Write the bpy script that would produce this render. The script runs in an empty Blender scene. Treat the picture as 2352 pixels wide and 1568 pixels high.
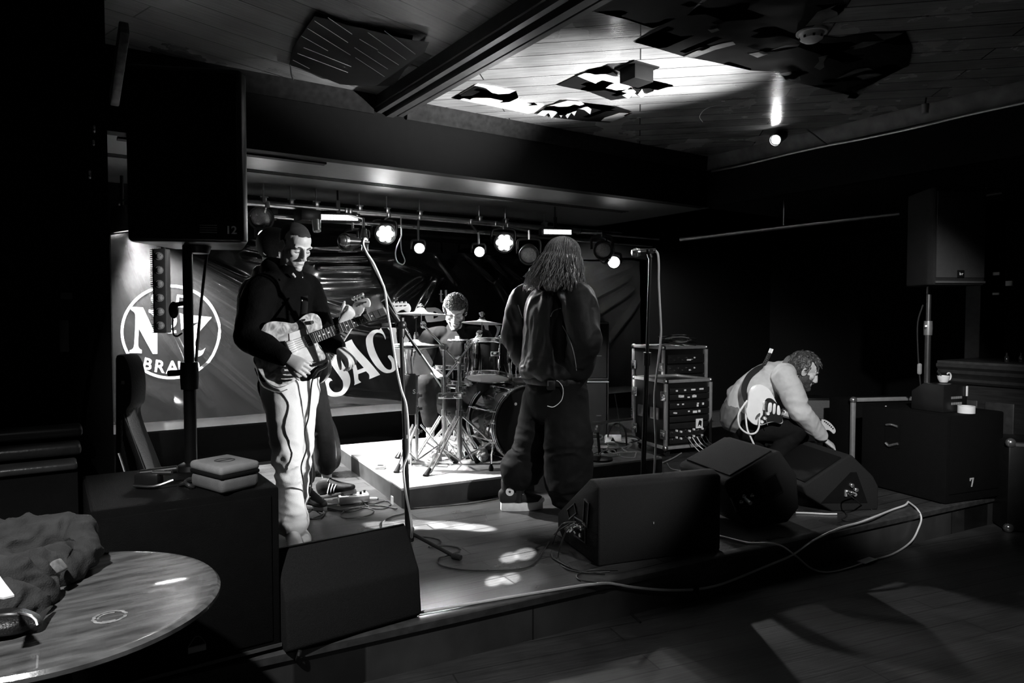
import bpy, bmesh, math, random
import numpy as np
from mathutils import Vector, Matrix, noise
from mathutils.geometry import delaunay_2d_cdt

random.seed(7)
SC = bpy.context.scene
COL = SC.collection
PI = math.pi
R_ = math.radians
V = Vector

# ------------------------------------------------------------------ camera
# world: z = 0 is the stage boards, the room floor lies 0.2 m lower
FPX, CX, CY = 1600.0, 1176.0, 784.0
YAW, TILT = R_(33.7), math.atan(60.0 / 1600.0)
CAM = V((0, 0, 1.25))
FWD = V((math.sin(YAW), math.cos(YAW), 0))
RGT = V((math.cos(YAW), -math.sin(YAW), 0))
FW3 = V((math.sin(YAW) * math.cos(TILT), math.cos(YAW) * math.cos(TILT), -math.sin(TILT)))
UP3 = RGT.cross(FW3)
UP = V((0, 0, 1))
cd = bpy.data.cameras.new('camera')
cd.sensor_width = 36.0
cd.lens = FPX / 2352.0 * 36.0
cd.clip_start = 0.05
cam = bpy.data.objects.new('camera', cd)
COL.objects.link(cam)
cam.matrix_world = Matrix((RGT, UP3, -FW3)).transposed().to_4x4()
cam.location = CAM
SC.camera = cam


def ray(px, py):
    r = FW3 + RGT * ((px - CX) / FPX) - UP3 * ((py - CY) / FPX)
    return r


def gp(px, py, z=0.0):
    """point of the photo on the horizontal plane at height z"""
    r = ray(px, py)
    return CAM + r * ((z - CAM.z) / r.z)


def pd(px, py, d):
    """point of the photo at horizontal distance d along the view"""
    r = ray(px, py)
    return CAM + r * (d / r.dot(FWD))


def pl(px, py, O, n):
    """point of the photo on the plane through O with normal n"""
    r = ray(px, py)
    return CAM + r * ((O - CAM).dot(n) / r.dot(n))


def py_(px, py, y):
    return pl(px, py, V((0, y, 0)), V((0, 1, 0)))


# ------------------------------------------------------------------ world, exposure
w = bpy.data.worlds.new('world')
SC.world = w
w.use_nodes = True
w.node_tree.nodes['Background'].inputs[0].default_value = (1, 1, 1, 1)
w.node_tree.nodes['Background'].inputs[1].default_value = 0.0015
SC.view_settings.view_transform = 'Standard'
SC.view_settings.look = 'None'
SC.view_settings.exposure = 0.0
SC.view_settings.gamma = 1.0
SC.view_settings.use_curve_mapping = False


# ------------------------------------------------------------------ lights
def spot(name, loc, target, watts, size=45, blend=0.4, rad=0.04):
    l = bpy.data.lights.new(name, 'SPOT')
    l.energy = watts
    l.spot_size = R_(size)
    l.spot_blend = blend
    l.shadow_soft_size = rad
    o = bpy.data.objects.new(name, l)
    COL.objects.link(o)
    loc = V(loc)
    o.location = loc
    o.rotation_euler = (V(target) - loc).to_track_quat('-Z', 'Y').to_euler()
    return o


# lamps: pixel of the lens, distance, where it points, watts, cone
TRUSS_Y, TRUSS_Z = 5.5, 2.1
LEFT_LAMP = pd(290, 524, 5.06)
RIGHT_LAMP = pd(1782, 321, 5.5)
PAR_AT = {                      # lens centre -> aim
    'a': (pd(885, 537, 5.9), V((2.6, 1.0, 0.9))),
    'b': (pd(963, 570, 6.0), V((1.7, 1.2, 0.7))),
    'c': (pd(1101, 578, 6.15), V((2.0, 1.0, 0.9))),
    'd': (pd(1158, 557, 6.3), V((2.2, 0.6, 1.0))),
    'e': (pd(1410, 602, 6.9), V((2.6, 0.5, 0.7))),
    'f': (pd(607, 542, 5.35), V((0.9, 1.0, 1.2))),
}
# left wash lamp raking down the banner
spot('left_wash', LEFT_LAMP + V((0.03, 0, -0.05)), V((1.15, 5.86, .45)), 2200, 92, .8, .04)
# truss lamps, out over the stage and under the header
for k, wt, sz in (('a', 160, 50), ('b', 200, 48), ('c', 120, 45), ('d', 200, 55), ('f', 150, 55)):
    p, t = PAR_AT[k]
    d = (t - p).normalized()
    spot('truss_' + k, p + d * .06, t, wt, sz, .5, .05)
# right lamp of the bar; unseen pin spots added for pools on the boards
spot('truss_e', PAR_AT['e'][0] + V((-.05, -.06, -.02)), V((2.6, .5, .7)), 220, 55, .5, .05)
for o_, tx, ty, sz in (((4.2, .6, 2.2), 900, 1208, 2.2), ((4.2, .6, 2.2), 965, 1204, 2.4), ((4.2, .6, 2.2), 1035, 1206, 2.2), ((4.2, .6, 2.2), 1090, 1211, 2.0),
                        ((-.4, .6, 2.4), 1170, 1280, 1.4), ((-.4, .6, 2.4), 1205, 1272, 1.6), ((-.4, .6, 2.4), 1135, 1334, 1.3), ((-.4, .6, 2.4), 1172, 1328, 1.4)):
    spot('pin_spot', V(o_), gp(tx, ty), 24000 if o_[0] > 0 else 13000, sz, .35, .012)
LAMP_G = pd(834, 555, 5.42)
for tg, wt, sz in ((V((2.25, 5.9, .85)), 100, 95), (V((2.95, 5.2, 1.15)), 1400, 42)):
    spot('truss_g', LAMP_G + (tg - LAMP_G).normalized() * .09, tg, wt, sz, .6, .03)  # second beam is added beside the lamp to brighten the drummer
spot('truss_e', PAR_AT['e'][0] + V((.02, .07, -.03)), V((5.15, 5.93, 1.15)), 2200, 120, .6, .02)  # extra spot added behind the lamp to streak the banner folds
# top light over the drum kit, left on the lighting bar
spot('drum_top', pd(730, 520, 5.2), V((2.45, 4.6, .45)), 900, 60, .45, .04)
# spot on the right cornice
spot('cornice_spot', RIGHT_LAMP + V((-.08, 0, -.05)), pd(1250, 760, 4.4), 120, 30, .5, .02)
# unseen key lamp for the standing guitarist, out of view at the right
spot('unseen_lamp', V((4.1, .45, 1.8)), V((1.15, 3.85, 1.0)), 1400, 24, .5, .03)
# unseen lamps above the audience, added to light players, floor and table
spot('unseen_lamp', V((3.0, .3, 2.45)), V((2.7, 5.6, 1.15)), 130, 34, .6, .04)
spot('unseen_lamp', V((1.6, .2, 2.5)), V((4.95, 3.0, .6)), 720, 34, .6, .04)
spot('unseen_lamp', V((2.6, -.2, 2.5)), gp(1130, 1190), 420, 22, .7, .04)
spot('unseen_lamp', V((-.65, .9, 2.55)), V((-.05, 1.75, .4)), 320, 66, .6, .04)
# unseen lamp added out of view at the right to brighten the ceiling
spot('up_light', V((4.9, 1.0, 1.0)), V((2.72, 3.52, 2.7)), 6000, 27, 1.0, .05)

# ------------------------------------------------------------------ materials
MATS = {}


def mat(name, v, rough=.5, metal=0.0, spec=.5, vary=.15, scale=25.0, bump=0.0, bscale=80.0, coat=0.0, stretch=None, emit=0.0, trans=0.0):
    if name in MATS:
        return MATS[name]
    m = bpy.data.materials.new(name)
    m.use_nodes = True
    nt = m.node_tree
    b = nt.nodes['Principled BSDF']
    tc = nt.nodes.new('ShaderNodeTexCoord')
    mp = nt.nodes.new('ShaderNodeMapping')
    nt.links.new(tc.outputs['Object'], mp.inputs[0])
    if stretch:
        mp.inputs['Scale'].default_value = stretch
    n = nt.nodes.new('ShaderNodeTexNoise')
    n.inputs['Scale'].default_value = scale
    n.inputs['Detail'].default_value = 4
    nt.links.new(mp.outputs[0], n.inputs['Vector'])
    r = nt.nodes.new('ShaderNodeMapRange')
    r.inputs['From Min'].default_value = .25
    r.inputs['From Max'].default_value = .75
    r.inputs['To Min'].default_value = v * (1 - vary)
    r.inputs['To Max'].default_value = v * (1 + vary)
    nt.links.new(n.outputs[0], r.inputs[0])
    nt.links.new(r.outputs[0], b.inputs['Base Color'])
    b.inputs['Roughness'].default_value = rough
    b.inputs['Metallic'].default_value = metal
    b.inputs['Specular IOR Level'].default_value = spec
    b.inputs['Coat Weight'].default_value = coat
    if trans:
        b.inputs['Transmission Weight'].default_value = trans
    if emit:
        b.inputs['Emission Color'].default_value = (1, 1, 1, 1)
        b.inputs['Emission Strength'].default_value = emit
    if bump:
        bn = nt.nodes.new('ShaderNodeTexNoise')
        bn.inputs['Scale'].default_value = bscale
        bn.inputs['Detail'].default_value = 3
        nt.links.new(mp.outputs[0], bn.inputs['Vector'])
        bu = nt.nodes.new('ShaderNodeBump')
        bu.inputs['Strength'].default_value = bump
        bu.inputs['Distance'].default_value = .01
        nt.links.new(bn.outputs[0], bu.inputs['Height'])
        nt.links.new(bu.outputs[0], b.inputs['Normal'])
    MATS[name] = m
    return m


def planks(name, v, width, angle, rough=.45, dark=.15, vary=.35, spec=.5, length=1.6, gap=.004, stain=.3):
    """boards: brick pattern rotated by angle (degrees) with grain and stains"""
    m = bpy.data.materials.new(name)
    m.use_nodes = True
    nt = m.node_tree
    b = nt.nodes['Principled BSDF']
    tc = nt.nodes.new('ShaderNodeTexCoord')
    mp = nt.nodes.new('ShaderNodeMapping')
    mp.inputs['Rotation'].default_value = (0, 0, R_(angle))
    nt.links.new(tc.outputs['Object'], mp.inputs[0])
    br = nt.nodes.new('ShaderNodeTexBrick')
    br.inputs['Scale'].default_value = 1.0
    br.inputs['Brick Width'].default_value = length
    br.inputs['Row Height'].default_value = width
    br.inputs['Mortar Size'].default_value = gap
    br.inputs['Mortar Smooth'].default_value = .1
    br.inputs['Color1'].default_value = (v * (1 - vary), ) * 3 + (1,)
    br.inputs['Color2'].default_value = (v * (1 + vary), ) * 3 + (1,)
    br.inputs['Mortar'].default_value = (v * dark, ) * 3 + (1,)
    nt.links.new(mp.outputs[0], br.inputs['Vector'])
    gm = nt.nodes.new('ShaderNodeMapping')
    gm.inputs['Scale'].default_value = (1.5, 30, 1)
    nt.links.new(mp.outputs[0], gm.inputs[0])
    g = nt.nodes.new('ShaderNodeTexNoise')
    g.inputs['Scale'].default_value = 3
    g.inputs['Detail'].default_value = 6
    nt.links.new(gm.outputs[0], g.inputs['Vector'])
    s = nt.nodes.new('ShaderNodeTexNoise')
    s.inputs['Scale'].default_value = 2.2
    s.inputs['Detail'].default_value = 7
    nt.links.new(mp.outputs[0], s.inputs['Vector'])
    r1 = nt.nodes.new('ShaderNodeMapRange')
    r1.inputs['From Min'].default_value = .3
    r1.inputs['From Max'].default_value = .7
    r1.inputs['To Min'].default_value = 1 - stain
    r1.inputs['To Max'].default_value = 1 + stain
    nt.links.new(s.outputs[0], r1.inputs[0])
    r2 = nt.nodes.new('ShaderNodeMapRange')
    r2.inputs['From Min'].default_value = .3
    r2.inputs['From Max'].default_value = .7
    r2.inputs['To Min'].default_value = .75
    r2.inputs['To Max'].default_value = 1.25
    nt.links.new(g.outputs[0], r2.inputs[0])
    mu = nt.nodes.new('ShaderNodeMath')
    mu.operation = 'MULTIPLY'
    nt.links.new(r1.outputs[0], mu.inputs[0])
    nt.links.new(r2.outputs[0], mu.inputs[1])
    mx = nt.nodes.new('ShaderNodeMix')
    mx.data_type = 'RGBA'
    mx.blend_type = 'MULTIPLY'
    mx.inputs[0].default_value = 1
    nt.links.new(br.outputs['Color'], mx.inputs[6])
    nt.links.new(mu.outputs[0], mx.inputs[7])
    nt.links.new(mx.outputs[2], b.inputs['Base Color'])
    rr = nt.nodes.new('ShaderNodeMapRange')
    rr.inputs['From Min'].default_value = .3
    rr.inputs['From Max'].default_value = .7
    rr.inputs['To Min'].default_value = rough - .08
    rr.inputs['To Max'].default_value = rough + .12
    nt.links.new(s.outputs[0], rr.inputs[0])
    nt.links.new(rr.outputs[0], b.inputs['Roughness'])
    b.inputs['Specular IOR Level'].default_value = spec
    bu = nt.nodes.new('ShaderNodeBump')
    bu.inputs['Strength'].default_value = .35
    bu.inputs['Distance'].default_value = .004
    inv = nt.nodes.new('ShaderNodeMath')
    inv.operation = 'SUBTRACT'
    nt.links.new(g.outputs[0], inv.inputs[0])
    nt.links.new(br.outputs['Fac'], inv.inputs[1])
    nt.links.new(inv.outputs[0], bu.inputs['Height'])
    nt.links.new(bu.outputs[0], b.inputs['Normal'])
    MATS[name] = m
    return m


M_BLACK = mat('black_paint', .004, .7, spec=.1)
M_CARPET = mat('black_carpet', .018, .9, spec=.1, bump=.5, bscale=400, vary=.35, scale=300)
M_GRILLE = mat('speaker_grille', .005, .8, spec=.1, bump=.6, bscale=500)
M_PLAST = mat('black_plastic', .01, .35, spec=.4)
M_RUBBER = mat('rubber', .01, .7, spec=.2)
M_CHROME = mat('chrome', .85, .18, metal=.92, vary=.05)
M_STEEL = mat('brushed_steel', .45, .3, metal=1)
M_ALU = mat('aluminium', .6, .38, metal=.7)
M_WHITE = mat('white_plastic', .75, .4)
M_PAPER = mat('white_paper', .8, .7, vary=.05)
M_CABLE_W = mat('white_cable', .7, .5, vary=.08)
M_CABLE_B = mat('black_cable', .02, .45, spec=.4)
M_WOOD_D = mat('dark_wood', .022, .4, vary=.5, scale=6, stretch=(1, 14, 14), spec=.4)
M_LIT = mat('lamp_glow', .9, .4, emit=60)
M_LED = mat('led_cells', .5, .4, emit=1.6, vary=.6, scale=60)
M_GLASS = mat('dim_lens', .25, .15, vary=.6, scale=160, spec=.8)
M_LABEL = mat('white_print', .7, .6, vary=.05)


# ------------------------------------------------------------------ mesh helpers
def nb():
    return bmesh.new()


def merge(bm, tmp, m=None):
    if m is not None:
        tmp.transform(m)
    me = bpy.data.meshes.new('tmp')
    tmp.to_mesh(me)
    tmp.free()
    bm.from_mesh(me)
    bpy.data.meshes.remove(me)


def T(x, y=None, z=None):
    return Matrix.Translation(V((x, y, z)) if y is not None else V(x))


def RX(a): return Matrix.Rotation(R_(a), 4, 'X')
def RY(a): return Matrix.Rotation(R_(a), 4, 'Y')
def RZ(a): return Matrix.Rotation(R_(a), 4, 'Z')


def axes(x, y, z, o=(0, 0, 0)):
    m = Matrix((V(x), V(y), V(z))).transposed().to_4x4()
    m.translation = V(o)
    return m


def zto(d, hint=None):
    """matrix whose z runs along d"""
    z = V(d).normalized()
    h = V(hint) if hint is not None else (UP if abs(z.z) < .95 else V((1, 0, 0)))
    x = h.cross(z).normalized()
    return axes(x, z.cross(x), z)


def box(bm, c, s, m=None, bev=0.0, seg=2):
    t = nb()
    bmesh.ops.create_cube(t, size=1)
    for v in t.verts:
        v.co = V((v.co.x * s[0], v.co.y * s[1], v.co.z * s[2]))
    if bev:
        bmesh.ops.bevel(t, geom=list(t.edges), offset=bev, segments=seg, affect='EDGES', profile=.5)
    mm = T(c)
    if m is not None:
        mm = m @ mm
    merge(bm, t, mm)
    return bm


def prism(bm, pts, depth, m=None, bev=0.0, seg=2, z0=0.0):
    """polygon in xy extruded from z0 to z0+depth"""
    t = nb()
    vs = [t.verts.new((p[0], p[1], z0)) for p in pts]
    f = t.faces.new(vs)
    r = bmesh.ops.extrude_face_region(t, geom=[f])
    for v in r['geom']:
        if isinstance(v, bmesh.types.BMVert):
            v.co.z += depth
    bmesh.ops.recalc_face_normals(t, faces=t.faces)
    if bev:
        es = [e for e in t.edges if e.is_manifold and e.calc_face_angle(0) > R_(25)]
        bmesh.ops.bevel(t, geom=es, offset=bev, segments=seg, affect='EDGES', profile=.5)
    merge(bm, t, m)
    return bm


def cyl(bm, p0, p1, r0, r1=None, n=16):
    p0, p1 = V(p0), V(p1)
    r1 = r0 if r1 is None else r1
    m = zto(p1 - p0)
    m.translation = p0
    L = (p1 - p0).length
    lathe(bm, [(0, 0), (r0, 0), (r1, L), (0, L)], n, m)
    return bm


def lathe(bm, prof, n=24, m=None):
    t = nb()
    rings = []
    for r, z in prof:
        if r < 1e-6:
            rings.append([t.verts.new((0, 0, z))])
        else:
            rings.append([t.verts.new((r * math.cos(2 * PI * k / n), r * math.sin(2 * PI * k / n), z)) for k in range(n)])
    for a, b in zip(rings, rings[1:]):
        for k in range(n):
            k2 = (k + 1) % n
            if len(a) == 1 and len(b) > 1:
                t.faces.new((a[0], b[k2], b[k]))
            elif len(b) == 1 and len(a) > 1:
                t.faces.new((a[k], a[k2], b[0]))
            elif len(a) > 1:
                t.faces.new((a[k], a[k2], b[k2], b[k]))
    merge(bm, t, m)
    return bm


def catm(pts, k=6, closed=False):
    """catmull-rom through tuples of any length"""
    P = [np.array(p, float) for p in pts]
    n = len(P)
    out = []
    rng = n if closed else n - 1
    for i in range(rng):
        if closed:
            a, b, c, d = P[(i - 1) % n], P[i], P[(i + 1) % n], P[(i + 2) % n]
        else:
            b, c = P[i], P[i + 1]
            a = P[i - 1] if i else 2 * b - c
            d = P[i + 2] if i + 2 < n else 2 * c - b
        for j in range(k):
            t = j / k
            out.append(.5 * (2 * b + (c - a) * t + (2 * a - 5 * b + 4 * c - d) * t * t + (3 * b - a - 3 * c + d) * t ** 3))
    if not closed:
        out.append(P[-1])
    return out


def tube(bm, pts, r, n=8, closed=False, smooth=0, flat=1.0, cap=True):
    if smooth:
        rr = r if hasattr(r, '__len__') else [r] * len(pts)
        q = catm([tuple(p) + (x,) for p, x in zip(pts, rr)], smooth, closed)
        pts = [V(p[:3]) for p in q]
        r = [max(p[3], 1e-4) for p in q]
    pts = [V(p) for p in pts]
    N = len(pts)
    rr = r if hasattr(r, '__len__') else [r] * N
    rings = []
    x = None
    for i in range(N):
        if closed:
            t = pts[(i + 1) % N] - pts[i - 1]
        else:
            t = pts[min(i + 1, N - 1)] - pts[max(i - 1, 0)]
        if t.length < 1e-9:
            t = V((0, 0, 1))
        t.normalize()
        if x is None:
            x = (UP if abs(t.z) < .9 else V((1, 0, 0))).cross(t).normalized()
        x = x - t * x.dot(t)
        x = x.normalized() if x.length > 1e-6 else t.orthogonal().normalized()
        y = t.cross(x)
        rings.append([bm.verts.new(pts[i] + (x * math.cos(2 * PI * k / n) + y * math.sin(2 * PI * k / n) * flat) * rr[i]) for k in range(n)])
    pairs = list(zip(rings, rings[1:]))
    if closed:
        pairs.append((rings[-1], rings[0]))
    for a, b in pairs:
        for k in range(n):
            bm.faces.new((a[k], a[(k + 1) % n], b[(k + 1) % n], b[k]))
    if cap and not closed and n > 2:
        bm.faces.new(rings[0][::-1])
        bm.faces.new(rings[-1])
    return bm


def limb(bm, st, side, k=6, n=18, caps=True):
    """closed tube of elliptic sections: stations (pos, ra along side, rb across)"""
    q = catm([tuple(s[0]) + (s[1], s[2]) for s in st], k)
    P = [V(p[:3]) for p in q]
    A = [max(p[3], .002) for p in q]
    B = [max(p[4], .002) for p in q]
    if caps:
        t0 = (P[0] - P[1]).normalized()
        t1 = (P[-1] - P[-2]).normalized()
        m0, m1 = min(A[0], B[0]), min(A[-1], B[-1])
        P = [P[0] + t0 * m0 * .85, P[0] + t0 * m0 * .5] + P + [P[-1] + t1 * m1 * .5, P[-1] + t1 * m1 * .85]
        A = [A[0] * .45, A[0] * .85] + A + [A[-1] * .85, A[-1] * .45]
        B = [B[0] * .45, B[0] * .85] + B + [B[-1] * .85, B[-1] * .45]
    rings = []
    N = len(P)
    side = V(side)
    for i in range(N):
        t = (P[min(i + 1, N - 1)] - P[max(i - 1, 0)]).normalized()
        x = side - t * side.dot(t)
        x = x.normalized() if x.length > 1e-4 else t.orthogonal().normalized()
        y = t.cross(x)
        rings.append([bm.verts.new(P[i] + x * A[i] * math.cos(2 * PI * j / n) + y * B[i] * math.sin(2 * PI * j / n)) for j in range(n)])
    for a, b in zip(rings, rings[1:]):
        for j in range(n):
            bm.faces.new((a[j], a[(j + 1) % n], b[(j + 1) % n], b[j]))
    bm.faces.new(rings[0][::-1])
    bm.faces.new(rings[-1])
    return bm


def ell(bm, c, r, m=None, u=20, v=12):
    t = nb()
    bmesh.ops.create_uvsphere(t, u_segments=u, v_segments=v, radius=1)
    mm = T(c) @ Matrix.Diagonal((r[0], r[1], r[2], 1))
    if m is not None:
        mm = m @ mm
    merge(bm, t, mm)
    return bm


def torus(bm, m, R, r, n=32, k=8, flat=1.0):
    pts = [m @ V((R * math.cos(2 * PI * i / n), R * math.sin(2 * PI * i / n), 0)) for i in range(n)]
    tube(bm, pts, r, k, closed=True, flat=flat)
    return bm


WM = {}


def obj(name, bm, m, parent=None, local=False, smooth=True, angle=40, label=None, keep=False):
    """links bm as one mesh object; world coordinates unless local"""
    if not keep:
        bmesh.ops.recalc_face_normals(bm, faces=bm.faces)
    if parent is not None and not local and parent in WM:
        bm.transform(WM[parent].inverted())
    me = bpy.data.meshes.new(name)
    bm.to_mesh(me)
    bm.free()
    if smooth:
        me.shade_smooth()
        me.set_sharp_from_angle(angle=R_(angle))
    me.materials.append(m)
    o = bpy.data.objects.new(name, me)
    COL.objects.link(o)
    if parent is not None:
        o.parent = parent
        WM[o] = WM.get(parent, Matrix.Identity(4)).copy()
    if label:
        o['label'] = label
    return o


def tag(o, label=None, cat=None, group=None, kind=None):
    if label: o['label'] = label
    if cat: o['category'] = cat
    if group: o['group'] = group
    if kind: o['kind'] = kind
    return o


def thing(name, label, cat, m=(0, 0, 0), group=None):
    o = bpy.data.objects.new(name, None)
    COL.objects.link(o)
    o.empty_display_size = .05
    mm = m if isinstance(m, Matrix) else T(V(m))
    o.matrix_world = mm
    WM[o] = mm.copy()
    return tag(o, label, cat, group)


def single(name, bm, m, label, cat, group=None, at=None, **k):
    """a thing that is one mesh; its origin moved to the point at (or its base)"""
    if at is None:
        xs = [v.co for v in bm.verts]
        at = V((sum(c.x for c in xs) / len(xs), sum(c.y for c in xs) / len(xs), min(c.z for c in xs)))
    bm.transform(T(-V(at)))
    o = obj(name, bm, m, **k)
    o.location = at
    WM[o] = T(at)
    return tag(o, label, cat, group)


def struct(name, bm, m, parent=None, **k):
    o = obj(name, bm, m, parent, **k)
    o['kind'] = 'structure'
    return o


def inside(p, poly):
    x, y = p
    c = False
    n = len(poly)
    for i in range(n):
        x1, y1 = poly[i]
        x2, y2 = poly[i - 1]
        if (y1 > y) != (y2 > y) and x < (x2 - x1) * (y - y1) / (y2 - y1) + x1:
            c = not c
    return c


def fill(polys, step=.02):
    """triangulate 2-D polygons (even-odd), with inner grid points -> (verts, tris)"""
    vs, es = [], []
    for p in polys:
        dense = []
        for i in range(len(p)):
            a, b = V(p[i]).to_2d(), V(p[(i + 1) % len(p)]).to_2d()
            k = max(1, int((b - a).length / step))
            dense += [a + (b - a) * (j / k) for j in range(k)]
        o = len(vs)
        vs += dense
        es += [(o + i, o + (i + 1) % len(dense)) for i in range(len(dense))]
    allp = [q for p in polys for q in p]
    x0, x1 = min(q[0] for q in allp), max(q[0] for q in allp)
    y0, y1 = min(q[1] for q in allp), max(q[1] for q in allp)

    def isin(q):
        return sum(inside(q, p) for p in polys) % 2 == 1
    x = x0 + step * .5
    while x < x1:
        y = y0 + step * .5
        while y < y1:
            if isin((x, y)):
                vs.append(V((x, y)))
            y += step
        x += step
    ov, oe, of, _, _, _ = delaunay_2d_cdt(vs, es, [], 0, 1e-6)
    tris = []
    for f in of:
        c = sum((ov[i] for i in f), V((0, 0))) / len(f)
        if isin(c):
            tris.append(f)
    return ov, tris


def smooth_poly(pts, k=5):
    """closed smooth outline; a point given with third value 1 is a corner"""
    n = len(pts)
    cor = [i for i, p in enumerate(pts) if len(p) > 2]
    if not cor:
        return [tuple(p[:2]) for p in catm([q[:2] for q in pts], k, True)]
    out = []
    for a, b in zip(cor, cor[1:] + [cor[0] + n]):
        seg = [pts[i % n][:2] for i in range(a, b + 1)]
        if len(seg) == 2:
            out.append(seg[0])
        else:
            out += [tuple(p) for p in catm(seg, k)[:-1]]
    return out


def text_bm(s, size, m, depth=.001, align='CENTER'):
    c = bpy.data.curves.new('txt', 'FONT')
    c.body = s
    c.size = size
    c.align_x = align
    c.align_y = 'CENTER'
    c.extrude = depth
    o = bpy.data.objects.new('txt', c)
    me = o.to_mesh()
    bm = nb()
    bm.from_mesh(me)
    bm.transform(m)
    o.to_mesh_clear()
    bpy.data.objects.remove(o)
    bpy.data.curves.remove(c)
    return bm

# ------------------------------------------------------------------ the room
HC, HB, HY, HX = 2.7, 2.255, 4.41, 5.11        # ceiling, header bottom, header planes
FL = -.2
M_FLOOR = planks('room_boards', .05, .14, 12, rough=.42, vary=.15, stain=.5, dark=.5)
M_STAGE = planks('stage_boards', .042, .12, 4, rough=.3, vary=.2, stain=.35, dark=.3)
M_CEIL = planks('ceiling_boards', .20, .17, 44, rough=.22, dark=.12, vary=.22, stain=.3, length=1.9)
M_CEIL2 = planks('ceiling_boards_left', .16, .19, -17, rough=.3, dark=.1, vary=.2, stain=.4, length=3)
M_WALL = mat('dark_wall', .003, .8, spec=.1)
M_SOFFIT = mat('gloss_soffit', .07, .42, vary=.35, scale=8, stretch=(2, 10, 2), bump=.15, bscale=200)
M_HEAD = mat('header_paint', .003, .7, spec=.05)
M_CORN = mat('cornice_wood', .10, .4, vary=.5, scale=10)
M_CURT = mat('black_drape', .006, .9, spec=.1)

bm = nb(); box(bm, (2.2, 1.8, FL - .05), (13, 10.4, .1)); struct('floor', bm, M_FLOOR)
# stage: front edge runs from left wall to the right corner at a slight angle
E0, E1 = V((-.3, 2.70, 0)), V((7.6, 1.93, 0))
bm = nb()
prism(bm, [(E0.x, E0.y), (E1.x, E1.y), (7.6, 6.1), (E0.x, 6.1)], .2, T(0, 0, FL))
struct('stage_floor', bm, M_STAGE)
bm = nb()
ed = (E1 - E0).normalized(); en = V((ed.y, -ed.x, 0))
prism(bm, [(-.012, -.035), (.018, -.035), (.022, -.005), (.01, .004), (-.03, .004), (-.03, 0), (-.012, 0)], (E1 - E0).length,
      axes(en, UP, en.cross(UP), E0 if en.cross(UP).dot(ed) > 0 else E1))
struct('trim_1', bm, mat('edge_wood', .05, .35, vary=.4))

bm = nb(); box(bm, (3.5, HY / 2 - 1.6, HC + .05), (3.24, HY + 3.2, .1)); struct('ceiling', bm, M_CEIL)
bm = nb(); box(bm, (-1.05, HY / 2 - 1.6, HC + .05), (5.9, HY + 3.2, .1)); struct('ceiling_left', bm, M_CEIL2)
bm = nb(); box(bm, (.55, HY + .05, (HC + HB) / 2), (9.16, .1, HC - HB)); struct('wall_header', bm, M_HEAD)
bm = nb(); box(bm, (HX + .05, HY / 2 - 1.6, (HC + HB) / 2), (.1, HY + 3.2, HC - HB)); struct('wall_header_right', bm, M_HEAD)
bm = nb(); box(bm, (2.2, (HY + 6.2) / 2 + .03, HB + .05), (12.6, 6.2 - HY + .06 - .1, .1)); struct('ceiling_stage', bm, M_SOFFIT)
bm = nb(); box(bm, (6.85, 1.55, HB + .05), (3.3, 9.3, .1)); struct('ceiling_right', bm, M_BLACK)
bm = nb(); box(bm, (2.2, 6.15, 1.05), (12.6, .1, 2.5)); struct('wall_back', bm, M_WALL)
bm = nb(); box(bm, (8.45, 1.5, 1.05), (.1, 9.4, 2.5)); struct('wall_right', bm, M_WALL)
bm = nb(); box(bm, (-1.85, 3.55, 1.25), (4.16, .16, 2.9)); struct('wall_left', bm, M_WALL)
bm = nb(); box(bm, (.05, 4.87, 1.13), (.1, 2.46, 2.25)); struct('wall_stage_left', bm, M_WALL)
bm = nb(); box(bm, (-3.95, .2, 1.25), (.1, 6.6, 2.9)); struct('wall_side', bm, M_WALL)
bm = nb(); box(bm, (2.2, -3.2, 1.25), (12.4, .1, 2.9)); struct('wall_rear', bm, M_WALL)
# moulded beam dividing the ceiling
bm = nb()
pr = [(-.115, .1), (-.115, .03), (-.10, .03), (-.095, .0), (-.06, 0), (-.055, .02), (-.03, .02), (-.025, -.015), (.025, -.015), (.03, .02), (.055, .02), (.06, 0), (.095, 0), (.10, .03), (.115, .03), (.115, .1)]
prism(bm, pr, HY + 3.1, axes((1, 0, 0), (0, 0, 1), (0, -1, 0), (1.95, HY, HC - .1)))
struct('beam_1', bm, mat('beam_wood', .03, .35, vary=.3))
# cornice rails under the ceiling edge
cp = [(0, 0), (.018, 0), (.022, .03), (.05, .075), (.06, .115), (0, .115)]
bm = nb(); prism(bm, cp, HX - 2.07 + 0, axes((0, -1, 0), (0, 0, 1), (-1, 0, 0), (HX, HY, HC - .115))); struct('trim_2', bm, mat('cornice_dark', .012, .8, spec=.03, vary=.4))
bm = nb(); prism(bm, cp, HY + 3.0, axes((-1, 0, 0), (0, 0, 1), (0, -1, 0), (HX, HY, HC - .115))); struct('trim_3', bm, M_CORN)
bm = nb(); prism(bm, cp, 1.8 + 3.0, axes((0, -1, 0), (0, 0, 1), (-1, 0, 0), (1.83, HY, HC - .115))); struct('trim_4', bm, mat('cornice_left', .007, .8, spec=.03, vary=.4))
# thin strips across the glossy soffit
bm = nb()
for y in (5.02, 5.06, 5.10):
    box(bm, (2.4, y, HB - .002), (4.6, .012, .006))
struct('trim_5', bm, mat('soffit_strip', .05, .25))
bm = nb(); box(bm, (.95, HY + .14, HB - .006), (1.2, .06, .012)); struct('trim_6', bm, M_BLACK)
# carved wooden post of the arch, left
bm = nb()
a, b = pd(262, 232, 3.05), pd(286, 62, 2.75)
box(bm, (0, 0, (b - a).length / 2), (.035, .06, (b - a).length), zto(b - a).copy() if False else T(a) @ zto(b - a), bev=.006)
struct('trim_7', bm, mat('arch_wood', .12, .45, vary=.6, scale=30))

# ------------------------------------------------------------------ ceiling fittings
ZP = HC - .004


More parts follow.
